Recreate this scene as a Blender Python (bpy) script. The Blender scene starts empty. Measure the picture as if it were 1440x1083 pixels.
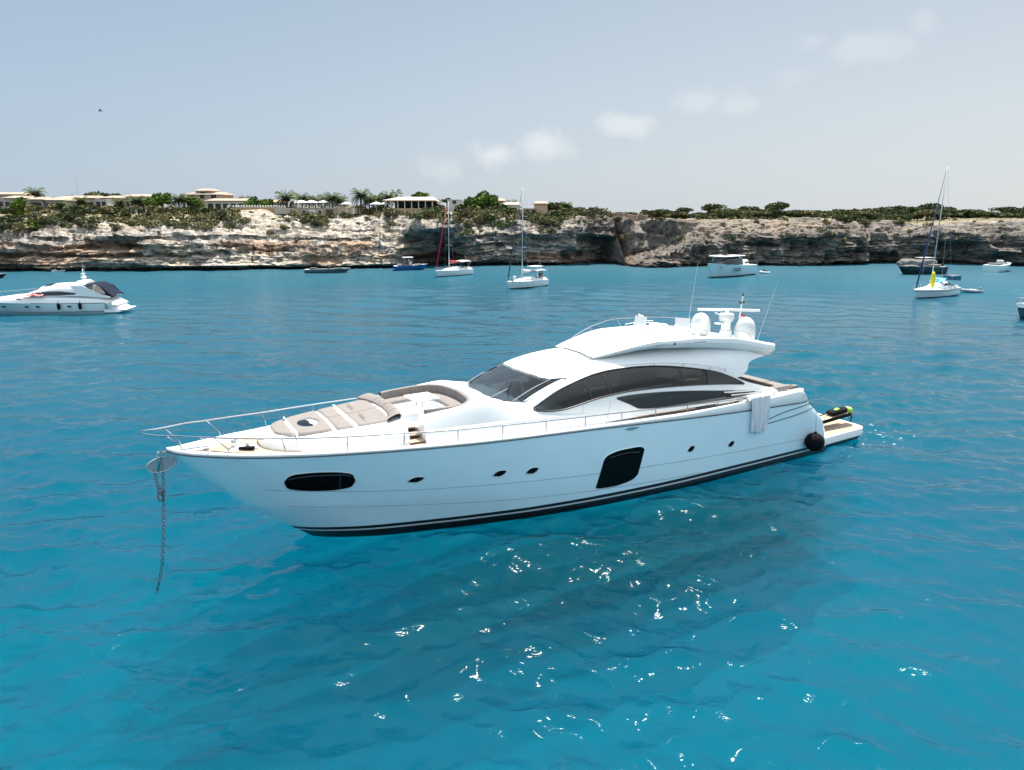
import bpy, math, random
import numpy as np
from mathutils import Vector, Matrix
from math import radians as R, sin, cos, pi

random.seed(7); RNG = np.random.default_rng(11)
SC = bpy.context.scene
COL = SC.collection

# ------------------------------------------------------------------ camera
cd = bpy.data.cameras.new('camera'); cam = bpy.data.objects.new('camera', cd); COL.objects.link(cam)
cd.sensor_width = 36.0; cd.lens = 24.95; cd.clip_start = 0.2; cd.clip_end = 20000
cam.location = (0, 0, 12.0); cam.rotation_euler = (R(90 - 13.6), 0, 0)
SC.camera = cam

# ------------------------------------------------------------------ light
SUN_AZ, SUN_EL = 17.0, 65.0            # azimuth clockwise from +Y
W = bpy.data.worlds.new('World'); SC.world = W; W.use_nodes = True
nt = W.node_tree; nt.nodes.clear()
def N(t, **k):
    n = nt.nodes.new(t)
    for a, b in k.items(): setattr(n, a, b)
    return n
def LK(a, b): nt.links.new(a, b)
out = N('ShaderNodeOutputWorld'); bg = N('ShaderNodeBackground'); bg.inputs['Strength'].default_value = 0.10
sky = N('ShaderNodeTexSky', sky_type='NISHITA'); sky.sun_disc = False
sky.sun_elevation = R(SUN_EL); sky.sun_rotation = R(SUN_AZ)
sky.altitude = 0; sky.air_density = 1.0; sky.dust_density = 2.0; sky.ozone_density = 1.0
# thin high haze evens the blue out, and a row of faint small clouds stands over the coast
tc = N('ShaderNodeTexCoord')
hz = N('ShaderNodeMixRGB', blend_type='MIX'); hz.inputs['Fac'].default_value = 0.92
hz.inputs['Color2'].default_value = (6.1, 6.85, 7.35, 1)
LK(sky.outputs['Color'], hz.inputs['Color1'])
sepd = N('ShaderNodeSeparateXYZ'); LK(tc.outputs['Generated'], sepd.inputs[0])
rp = N('ShaderNodeValToRGB'); rp.color_ramp.elements[0].position = 0.0; rp.color_ramp.elements[0].color = (3.25, 3.65, 3.98, 1)
rp.color_ramp.elements[1].position = 0.75; rp.color_ramp.elements[1].color = (6.4, 7.4, 8.3, 1)
e = rp.color_ramp.elements.new(0.13); e.color = (2.93, 3.45, 3.93, 1)
e = rp.color_ramp.elements.new(0.30); e.color = (2.30, 2.88, 3.52, 1); e = rp.color_ramp.elements.new(0.45); e.color = (4.6, 5.6, 6.5, 1)  # sky overhead boosted as added fill for the yacht's shaded sides
LK(sepd.outputs['Z'], rp.inputs[0]); LK(rp.outputs[0], hz.inputs['Color2'])
cnoise = N('ShaderNodeTexNoise'); cnoise.inputs['Scale'].default_value = 22; cnoise.inputs['Detail'].default_value = 6; cnoise.inputs['Roughness'].default_value = 0.55
LK(tc.outputs['Generated'], cnoise.inputs['Vector'])
CLOUDS = [(-.030, .088, .045, .016, .55), (.075, .103, .032, .020, .45), (.030, .086, .030, .018, .95), (-.025, .082, .026, .016, 1.0), (.155, .125, .050, .014, .75), (.270, .152, .060, .017, .55),
          (.465, .240, .060, .015, .45), (.53, .262, .030, .012, .35), (-.095, .062, .036, .020, .45), (.40, .238, .03, .01, .3)]
CLOUDS = [(693, 218, 28, 18, 1.0), (768, 199, 34, 22, .95), (622, 236, 30, 20, .45), (878, 173, 46, 15, .85), (985, 140, 46, 16, .5), (1030, 148, 30, 12, .4), (1225, 66, 58, 20, .45), (1302, 32, 22, 18, .35), (1143, 58, 22, 12, .28), (1120, 108, 30, 12, .18)]
acc = None
cp_, sp_ = cos(R(13.6)), sin(R(13.6))
for (u, v, a, b, k) in CLOUDS:
    x = u - 720; d = v - 541.5; q = Vector((x, 998 * cp_ - d * sp_, -(998 * sp_ + d * cp_))).normalized()
    right = Vector((q.y, -q.x, 0)).normalized(); upv = right.cross(q)
    L_ = math.sqrt(x * x + 998 ** 2 + d * d)
    sx, sy = a * 1.25 / L_, b * 1.25 / L_
    dx = N('ShaderNodeVectorMath', operation='DOT_PRODUCT'); dx.inputs[1].default_value = right / sx
    dy = N('ShaderNodeVectorMath', operation='DOT_PRODUCT'); dy.inputs[1].default_value = upv / sy
    sub = N('ShaderNodeVectorMath', operation='SUBTRACT'); sub.inputs[1].default_value = q
    LK(tc.outputs['Generated'], sub.inputs[0]); LK(sub.outputs[0], dx.inputs[0]); LK(sub.outputs[0], dy.inputs[0])
    cmb = N('ShaderNodeCombineXYZ'); LK(dx.outputs['Value'], cmb.inputs[0]); LK(dy.outputs['Value'], cmb.inputs[1])
    ln = N('ShaderNodeVectorMath', operation='LENGTH'); LK(cmb.outputs[0], ln.inputs[0])
    ns = N('ShaderNodeMath', operation='MULTIPLY_ADD'); LK(cnoise.outputs['Fac'], ns.inputs[0]); ns.inputs[1].default_value = 2.2; LK(ln.outputs['Value'], ns.inputs[2])
    mr = N('ShaderNodeMapRange', interpolation_type='SMOOTHSTEP'); mr.inputs['From Min'].default_value = 2.25; mr.inputs['From Max'].default_value = 1.15
    mr.inputs['To Min'].default_value = 0; mr.inputs['To Max'].default_value = k * .75
    LK(ns.outputs[0], mr.inputs['Value'])
    if acc is None: acc = mr.outputs[0]
    else:
        m = N('ShaderNodeMath', operation='MAXIMUM'); LK(acc, m.inputs[0]); LK(mr.outputs[0], m.inputs[1]); acc = m.outputs[0]
cm = N('ShaderNodeMixRGB'); cm.inputs['Color2'].default_value = (4.6, 4.75, 4.85, 1)
gx = N('ShaderNodeMapRange'); gx.inputs['From Min'].default_value = -.62; gx.inputs['From Max'].default_value = .62; LK(sepd.outputs['X'], gx.inputs['Value'])
gr_ = N('ShaderNodeMixRGB'); gr_.inputs['Color1'].default_value = (.80, .865, .94, 1); gr_.inputs['Color2'].default_value = (1.17, 1.10, 1.03, 1); LK(gx.outputs[0], gr_.inputs['Fac'])
gm = N('ShaderNodeMixRGB', blend_type='MULTIPLY'); gm.inputs['Fac'].default_value = 1; LK(hz.outputs[0], gm.inputs['Color1']); LK(gr_.outputs[0], gm.inputs['Color2'])
LK(acc, cm.inputs['Fac']); LK(gm.outputs[0], cm.inputs['Color1']); LK(cm.outputs[0], bg.inputs['Color']); LK(bg.outputs[0], out.inputs[0])

sl = bpy.data.lights.new('sun', 'SUN'); sun = bpy.data.objects.new('sun', sl); COL.objects.link(sun)
sl.energy = 5.0; sl.angle = R(0.53); sl.color = (1, .955, .88)
sdir = Vector((sin(R(SUN_AZ)) * cos(R(SUN_EL)), cos(R(SUN_AZ)) * cos(R(SUN_EL)), sin(R(SUN_EL))))
sun.rotation_euler = sdir.to_track_quat('Z', 'Y').to_euler(); sun.location = sdir * 100
SC.view_settings.view_transform = 'Standard'; SC.view_settings.look = 'None'
SC.view_settings.exposure = 0.9; SC.view_settings.gamma = 1
SC.cycles.max_bounces = 8; SC.cycles.transparent_max_bounces = 12; SC.cycles.caustics_reflective = False; SC.cycles.caustics_refractive = False; SC.cycles.sample_clamp_direct = 1.6; SC.cycles.sample_clamp_indirect = 4.0

# ------------------------------------------------------------------ numpy noise
def _h(i, j, k, seed):
    n = (i.astype(np.int64) * 374761393 + j.astype(np.int64) * 668265263 + k.astype(np.int64) * 2147483647 + seed * 1274126177) & 0xFFFFFFFF
    n = ((n ^ (n >> 13)) * 1274126177) & 0xFFFFFFFF
    n = ((n ^ (n >> 16)) * 2246822519) & 0xFFFFFFFF
    return ((n ^ (n >> 15)) & 0xFFFFFF) / float(0xFFFFFF)
def vnoise(x, y, z, seed=0):
    x, y, z = np.broadcast_arrays(x, y, z)
    i, j, k = np.floor(x), np.floor(y), np.floor(z)
    f = [x - i, y - j, z - k]; f = [a * a * a * (a * (a * 6 - 15) + 10) for a in f]
    i, j, k = i.astype(int), j.astype(int), k.astype(int)
    r = 0
    for a in (0, 1):
        wa = f[0] if a else 1 - f[0]
        for b in (0, 1):
            wb = f[1] if b else 1 - f[1]
            for c in (0, 1):
                wc = f[2] if c else 1 - f[2]
                r = r + wa * wb * wc * _h(i + a, j + b, k + c, seed)
    return r * 2 - 1
def fbm(x, y, z, oct=4, seed=0, gain=.5, ridge=False):
    r = 0; a = 1; tot = 0
    for o in range(oct):
        v = vnoise(x, y, z, seed + o * 17)
        if ridge: v = 1 - 2 * np.abs(v)
        r = r + a * v; tot += a; a *= gain
        x, y, z = x * 2.03 + 5.1, y * 2.03 + 1.7, z * 2.03 + 9.2
    return r / tot
def lerp(x, P):
    P = np.array(P, float); return np.interp(x, P[:, 0], P[:, 1])
def pch(x, P):                         # smooth monotone-ish interpolation
    P = np.array(P, float); xs, ys = P[:, 0], P[:, 1]
    d = np.diff(ys) / np.diff(xs); m = np.zeros(len(xs)); m[0] = d[0]; m[-1] = d[-1]
    for i in range(1, len(xs) - 1):
        m[i] = 0 if d[i - 1] * d[i] <= 0 else 2 * d[i - 1] * d[i] / (d[i - 1] + d[i])
    x = np.clip(np.asarray(x, float), xs[0], xs[-1]); i = np.clip(np.searchsorted(xs, x) - 1, 0, len(xs) - 2)
    h = xs[i + 1] - xs[i]; t = (x - xs[i]) / h
    return (2*t**3 - 3*t*t + 1) * ys[i] + (t**3 - 2*t*t + t) * h * m[i] + (-2*t**3 + 3*t*t) * ys[i + 1] + (t**3 - t*t) * h * m[i + 1]

# ------------------------------------------------------------------ materials
MATS = {}
def mat(name, col, rough=.5, metal=0, coat=0, spec=.5, bump=None, var=0, varscale=3, bscale=20, trans=None, emis=None):
    if name in MATS: return MATS[name]
    m = bpy.data.materials.new(name); m.use_nodes = True; t = m.node_tree; b = t.nodes['Principled BSDF']
    b.inputs['Base Color'].default_value = (*col, 1); b.inputs['Roughness'].default_value = rough
    b.inputs['Metallic'].default_value = metal; b.inputs['Coat Weight'].default_value = coat; b.inputs['Coat Roughness'].default_value = .04
    b.inputs['Specular IOR Level'].default_value = spec if rough < .75 else min(spec, .12)
    tcn = t.nodes.new('ShaderNodeTexCoord')
    if var:
        n = t.nodes.new('ShaderNodeTexNoise'); n.inputs['Scale'].default_value = varscale; n.inputs['Detail'].default_value = 5
        t.links.new(tcn.outputs['Object'], n.inputs['Vector'])
        r = t.nodes.new('ShaderNodeValToRGB'); r.color_ramp.elements[0].position = .3; r.color_ramp.elements[1].position = .7
        r.color_ramp.elements[0].color = (*[c * (1 - var) for c in col], 1); r.color_ramp.elements[1].color = (*[min(1, c * (1 + var)) for c in col], 1)
        t.links.new(n.outputs['Fac'], r.inputs[0]); t.links.new(r.outputs[0], b.inputs['Base Color'])
    if bump:
        n = t.nodes.new('ShaderNodeTexNoise'); n.inputs['Scale'].default_value = bscale; n.inputs['Detail'].default_value = 4
        t.links.new(tcn.outputs['Object'], n.inputs['Vector'])
        bp = t.nodes.new('ShaderNodeBump'); bp.inputs['Strength'].default_value = bump; bp.inputs['Distance'].default_value = .02
        t.links.new(n.outputs['Fac'], bp.inputs['Height']); t.links.new(bp.outputs[0], b.inputs['Normal'])
    MATS[name] = m; return m
GEL = mat('gelcoat', (.82, .82, .81), .3, coat=.15, spec=.35, var=.015, varscale=1.2)
HULLW = mat('hull_gelcoat', (.76, .92, .98), .12, coat=1.0, var=.02, varscale=.8)  # bluish bounce from sea and sky is put into this base colour
GELM = mat('gelcoat_matt', (.78, .78, .77), .45, var=.02)
GROOVE = mat('groove_dark', (.03, .05, .06), .4)
BLACKP = mat('antifoul_black', (.012, .013, .016), .35, var=.3)
NAVYB = mat('navy_paint', (.012, .035, .10), .2, coat=.6)
STRIPE = mat('stripe_white', (.6, .62, .63), .3)
STEEL = mat('stainless', (.62, .63, .65), .22, metal=1)
STEELR = mat('stainless_rail', (.36, .37, .39), .22, metal=1)
GALV = mat('chain_galvanised', (.16, .16, .165), .5, metal=.7, var=.3)
BLACK = mat('black_rubber', (.005, .005, .006), .8, var=.2)
DOME = mat('dome_white', (.60, .61, .61), .3, coat=.3)
BLKGL = mat('black_glass', (.003, .003, .004), .12, spec=.12)
CUSH = mat('taupe_upholstery', (.225, .20, .185), .75, bump=.25, bscale=120, var=.05)
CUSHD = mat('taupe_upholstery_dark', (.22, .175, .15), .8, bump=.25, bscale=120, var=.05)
SEAM = mat('seam', (.13, .10, .085), .8)
CLOTH = mat('white_towel', (.80, .79, .82), .9, bump=.4, bscale=60)
CLOTHC = mat('white_canvas', (.74, .73, .71), .85, bump=.2, bscale=60, var=.03)
FLOORD = mat('floor_dark', (.06, .055, .05), .6)
LEATH = mat('cream_leather', (.60, .57, .52), .5)
GREEN = mat('neon_green', (.26, .52, .07), .5)
RED = mat('red_fabric', (.60, .03, .05), .7)
PINK = mat('pink_towel', (.70, .22, .22), .85)
NAVY = mat('navy_canvas', (.006, .010, .026), .8, var=.2)
YEL = mat('yellow_plastic', (.85, .68, .01), .5)
CYAN = mat('cyan_canvas', (.05, .30, .42), .7)
BLUEC = mat('blue_sail_cover', (.008, .028, .12), .7)
DKGRN = mat('dark_green_cover', (.015, .05, .05), .7)
ALU = mat('mast_alloy', (.50, .50, .50), .4, metal=.6)
RUBG = mat('grey_hypalon', (.25, .27, .29), .6, var=.08)
SKIN = mat('skin', (.45, .24, .16), .6)
DARKGREY = mat('dark_grey', (.05, .052, .056), .5)
TAN = mat('wood_trim', (.42, .27, .19), .5, var=.1)

def teak_mat():
    m = bpy.data.materials.new('teak_planks'); m.use_nodes = True; t = m.node_tree; b = t.nodes['Principled BSDF']; b.inputs['Roughness'].default_value = .6
    c = t.nodes.new('ShaderNodeTexCoord'); s = t.nodes.new('ShaderNodeSeparateXYZ'); t.links.new(c.outputs['Object'], s.inputs[0])
    w = t.nodes.new('ShaderNodeMath'); w.operation = 'MULTIPLY'; w.inputs[1].default_value = 1 / .075; t.links.new(s.outputs['Y'], w.inputs[0])
    f = t.nodes.new('ShaderNodeMath'); f.operation = 'FRACT'; t.links.new(w.outputs[0], f.inputs[0])
    g = t.nodes.new('ShaderNodeMath'); g.operation = 'LESS_THAN'; g.inputs[1].default_value = .09; t.links.new(f.outputs[0], g.inputs[0])
    fl = t.nodes.new('ShaderNodeMath'); fl.operation = 'FLOOR'; t.links.new(w.outputs[0], fl.inputs[0])
    wn = t.nodes.new('ShaderNodeTexWhiteNoise'); wn.noise_dimensions = '1D'; t.links.new(fl.outputs[0], wn.inputs['W'])
    r = t.nodes.new('ShaderNodeValToRGB'); r.color_ramp.elements[0].color = (.36, .26, .17, 1); r.color_ramp.elements[1].color = (.49, .375, .265, 1); t.links.new(wn.outputs['Value'], r.inputs[0])
    mx = t.nodes.new('ShaderNodeMixRGB'); mx.inputs['Color2'].default_value = (.10, .07, .05, 1); t.links.new(g.outputs[0], mx.inputs['Fac']); t.links.new(r.outputs[0], mx.inputs['Color1'])
    t.links.new(mx.outputs[0], b.inputs['Base Color']); return m
TEAK = teak_mat()
def glass_mat(name, tint, spec=1.0, refl=(1, 1, 1)):
    m = bpy.data.materials.new(name); m.use_nodes = True; t = m.node_tree; t.nodes.clear()
    o = t.nodes.new('ShaderNodeOutputMaterial'); a = t.nodes.new('ShaderNodeBsdfTransparent'); a.inputs[0].default_value = (*tint, 1)
    g = t.nodes.new('ShaderNodeBsdfGlossy'); g.inputs['Roughness'].default_value = .03; g.inputs[0].default_value = (*refl, 1)
    f = t.nodes.new('ShaderNodeLayerWeight'); f.inputs[0].default_value = .5; pw = t.nodes.new('ShaderNodeMath'); pw.operation = 'POWER'; pw.inputs[1].default_value = 4.5; ad = t.nodes.new('ShaderNodeMath'); ad.operation = 'MULTIPLY_ADD'; ad.inputs[1].default_value = .9; ad.inputs[2].default_value = .05; x = t.nodes.new('ShaderNodeMixShader')
    t.links.new(f.outputs['Facing'], pw.inputs[0]); t.links.new(pw.outputs[0], ad.inputs[0]); t.links.new(ad.outputs[0], x.inputs[0]); t.links.new(a.outputs[0], x.inputs[1]); t.links.new(g.outputs[0], x.inputs[2]); t.links.new(x.outputs[0], o.inputs[0]); return m
TINT = glass_mat('tinted_glass', (.26, .28, .285), refl=(1, 1, 1))
TINTW = glass_mat('windscreen_glass', (.22, .27, .30), refl=(1, 1, 1))
CLEARG = glass_mat('clear_glass', (.75, .8, .8))

# ------------------------------------------------------------------ mesh building
def grid_arr(P, closeu=False, closev=False):
    P = np.asarray(P, float); nu, nv = P.shape[:2]; V = P.reshape(-1, 3)
    iu = np.arange(nu if closeu else nu - 1); iv = np.arange(nv if closev else nv - 1)
    a, b = np.meshgrid(iu, iv, indexing='ij'); a2, b2 = (a + 1) % nu, (b + 1) % nv
    F = np.stack([a * nv + b, a2 * nv + b, a2 * nv + b2, a * nv + b2], -1).reshape(-1, 4)
    return V, F
def np_mesh(name, V, F):               # fast all-quad / all-tri mesh
    V = np.asarray(V, np.float32); F = np.asarray(F, np.int32); k = F.shape[1]
    me = bpy.data.meshes.new(name); me.vertices.add(len(V)); me.vertices.foreach_set('co', V.ravel())
    me.loops.add(F.size); me.loops.foreach_set('vertex_index', F.ravel())
    me.polygons.add(len(F)); me.polygons.foreach_set('loop_start', np.arange(0, F.size, k, dtype=np.int32)); me.polygons.foreach_set('loop_total', np.full(len(F), k, np.int32))
    me.update(calc_edges=True); me.validate(); return me
def link(name, me, m=None, parent=None, smooth=False):
    o = bpy.data.objects.new(name, me); COL.objects.link(o)
    if m is not None:
        me.materials.clear(); me.materials.append(m)
    if smooth: me.shade_smooth()
    if parent is not None: o.parent = parent
    return o
class MB:
    def __init__(s): s.v = []; s.f = []
    def add(s, V, F):
        n = len(s.v); s.v.extend([tuple(map(float, p)) for p in V]); s.f.extend([tuple(int(i) + n for i in f) for f in F]); return s
    def grid(s, P, cu=False, cv=False): return s.add(*grid_arr(P, cu, cv))
    def box(s, c, d, rz=0, ry=0, rx=0):
        M = Matrix.Rotation(rz, 3, 'Z') @ Matrix.Rotation(ry, 3, 'Y') @ Matrix.Rotation(rx, 3, 'X'); c = Vector(c)
        V = [c + M @ Vector((x * d[0] / 2, y * d[1] / 2, z * d[2] / 2)) for x in (-1, 1) for y in (-1, 1) for z in (-1, 1)]
        return s.add(V, [(0, 1, 3, 2), (4, 6, 7, 5), (0, 4, 5, 1), (2, 3, 7, 6), (0, 2, 6, 4), (1, 5, 7, 3)])
    def rbox(s, c, d, r=.03, rz=0, ry=0, rx=0, seg=3):       # soft-edged box
        bm_v = []; F = []; c = Vector(c); M = Matrix.Rotation(rz, 3, 'Z') @ Matrix.Rotation(ry, 3, 'Y') @ Matrix.Rotation(rx, 3, 'X')
        r = min(r, min(d) / 2 * .95); hx, hy, hz = d[0] / 2 - r, d[1] / 2 - r, d[2] / 2
        ring = []
        for q, (sx, sy) in enumerate([(1, 1), (-1, 1), (-1, -1), (1, -1)]):
            for k in range(seg + 1):
                a = (q + k / seg) * pi / 2; ring.append((sx * hx + r * cos(a), sy * hy + r * sin(a), cos(a), sin(a)))
        levels = []
        for k in range(seg + 1):
            a = k / seg * pi / 2; levels.append((-hz + r * (1 - sin(a)) if False else -hz + r * (1 - cos(pi / 2 - a)) * 0 + r * (1 - sin(a)), r * (1 - cos(a))))
        lv = [(-hz + r * (1 - sin(k / seg * pi / 2)), r * (1 - cos(k / seg * pi / 2))) for k in range(seg, -1, -1)] + [(hz - r * (1 - sin(k / seg * pi / 2)), r * (1 - cos(k / seg * pi / 2))) for k in range(0, seg + 1)]
        P = [[c + M @ Vector((x - nx * ins, y - ny * ins, z)) for (x, y, nx, ny) in ring] for (z, ins) in lv]
        V = [p for row in P for p in row]; n = len(ring)
        for i in range(len(P) - 1):
            for j in range(n): F.append((i * n + j, i * n + (j + 1) % n, (i + 1) * n + (j + 1) % n, (i + 1) * n + j))
        F.append(tuple(range(n - 1, -1, -1))); F.append(tuple((len(P) - 1) * n + j for j in range(n)))
        return s.add(V, F)
    def tube(s, path, r, seg=8, closed=False, cap=True):
        P = [Vector(p) for p in path]; n = len(P); rr = r if hasattr(r, '__len__') else [r] * n
        rings = []; up = None
        for i in range(n):
            if closed: t = P[(i + 1) % n] - P[i - 1]
            else: t = (P[min(i + 1, n - 1)] - P[max(i - 1, 0)])
            if t.length < 1e-9: t = Vector((0, 0, 1))
            t.normalize()
            if up is None:
                up = Vector((0, 0, 1)) if abs(t.z) < .9 else Vector((1, 0, 0))
            a = t.cross(up)
            if a.length < 1e-5: a = t.orthogonal()
            a.normalize(); b = a.cross(t).normalized(); up = b
            rings.append([P[i] + (a * cos(2 * pi * k / seg) + b * sin(2 * pi * k / seg)) * rr[i] for k in range(seg)])
        V = [p for q in rings for p in q]; F = []
        for i in range(n if closed else n - 1):
            j = (i + 1) % n
            for k in range(seg): F.append((i * seg + k, i * seg + (k + 1) % seg, j * seg + (k + 1) % seg, j * seg + k))
        if cap and not closed: F.append(tuple(range(seg - 1, -1, -1))); F.append(tuple((n - 1) * seg + k for k in range(seg)))
        return s.add(V, F)
    def lathe(s, c, prof, seg=24, axis='Z', sx=1, sy=1, M=None):
        V = []; F = []; c = Vector(c)
        for (r, z) in prof:
            for k in range(seg):
                a = 2 * pi * k / seg; p = Vector((r * cos(a) * sx, r * sin(a) * sy, z))
                if axis == 'X': p = Vector((p.z, p.x, p.y))
                if axis == 'Y': p = Vector((p.x, p.z, p.y))
                if M is not None: p = M @ p
                V.append(c + p)
        for i in range(len(prof) - 1):
            for k in range(seg): F.append((i * seg + k, i * seg + (k + 1) % seg, (i + 1) * seg + (k + 1) % seg, (i + 1) * seg + k))
        F.append(tuple(range(seg - 1, -1, -1))); F.append(tuple((len(prof) - 1) * seg + k for k in range(seg)))
        return s.add(V, F)
    def ball(s, c, r, seg=16, rings=10, sc=(1, 1, 1)):
        pr = [(max(.001, sin(pi * i / rings)) * r, -cos(pi * i / rings) * r * sc[2]) for i in range(rings + 1)]
        return s.lathe(c, pr, seg, sx=sc[0], sy=sc[1])
    def prism(s, poly, z0, z1):        # polygon in xy extruded in z
        n = len(poly); V = [(x, y, z0) for x, y in poly] + [(x, y, z1) for x, y in poly]
        F = [tuple(range(n - 1, -1, -1)), tuple(range(n, 2 * n))] + [(i, (i + 1) % n, n + (i + 1) % n, n + i) for i in range(n)]
        return s.add(V, F)
    def prism_y(s, poly, y0, y1):      # polygon in xz extruded in y
        n = len(poly); V = [(x, y0, z) for x, z in poly] + [(x, y1, z) for x, z in poly]
        F = [tuple(range(n)), tuple(range(2 * n - 1, n - 1, -1))] + [(i, n + i, n + (i + 1) % n, (i + 1) % n) for i in range(n)]
        return s.add(V, F)
    def build(s, name, m, parent=None, smooth=False, label=None):
        groups = pieces_of(s.v, s.f)
        first = None
        for vi in groups:
            if len(groups) == 1: V, F = s.v, s.f
            else:
                ids = {v: i for i, v in enumerate(vi)}; V = [s.v[v] for v in vi]; F = [tuple(ids[q] for q in f) for f in s.f if f[0] in ids]
            me = bpy.data.meshes.new(name); me.from_pydata(V, [], F); me.validate(); o = link(name, me, m, parent)
            if smooth:
                me.shade_smooth()
                if smooth != 'all': me.set_sharp_from_angle(angle=R(38))
            if label: o['label'] = label
            first = first or o
        return first
def pieces_of(V, F):
    """vertex lists of the far-apart pieces of a mesh, so that each becomes a part of its own"""
    n = len(V); par = list(range(n))
    def fd(a):
        while par[a] != a: par[a] = par[par[a]]; a = par[a]
        return a
    for f in F:
        a = fd(f[0])
        for q in f[1:]: par[fd(q)] = a
    comp = {}
    for f in F:
        for q in f: comp.setdefault(fd(q), set()).add(q)
    if len(comp) < 2: return [list(range(n))]
    cs = [sorted(c) for c in comp.values()]
    if len(cs) > 400: return [list(range(n))]
    A = np.array(V); lo = np.array([A[c].min(0) for c in cs]); hi = np.array([A[c].max(0) for c in cs]); size = (hi - lo).max(1)
    gap = np.maximum(0, np.maximum(lo[:, None] - hi[None], lo[None] - hi[:, None])); near = np.sqrt((gap ** 2).sum(2)) <= np.maximum(.02, .5 * np.maximum(size[:, None], size[None]))
    k = len(cs); lab = [-1] * k; out_ = []
    for i in range(k):
        if lab[i] >= 0: continue
        st = [i]; lab[i] = len(out_); mem = []
        while st:
            j = st.pop(); mem.append(j)
            for q in np.nonzero(near[j])[0]:
                if lab[q] < 0: lab[q] = len(out_); st.append(int(q))
        out_.append(sorted(v for j in mem for v in cs[j]))
    return out_
def thing(name, label, cat, loc=(0, 0, 0), rz=0, group=None):
    o = bpy.data.objects.new(name, None); o.empty_display_size = .3; COL.objects.link(o); o.location = loc; o.rotation_euler = (0, 0, rz)
    return tag(o, label, cat, group)
def tag(o, label, cat, group=None, kind=None):
    if label: o['label'] = label
    if cat: o['category'] = cat
    if group: o['group'] = group
    if kind: o['kind'] = kind
    return o
def boolean(o, cutters):
    for c in cutters:
        md = o.modifiers.new('b', 'BOOLEAN'); md.operation = 'DIFFERENCE'; md.solver = 'EXACT'; md.object = c
    dg = bpy.context.evaluated_depsgraph_get(); dg.update()
    me = bpy.data.meshes.new_from_object(o.evaluated_get(dg)); m = o.data.materials[0]
    o.modifiers.clear(); o.data = me; me.materials.clear(); me.materials.append(m)
    for c in cutters: bpy.data.objects.remove(c)
    return o
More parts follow.
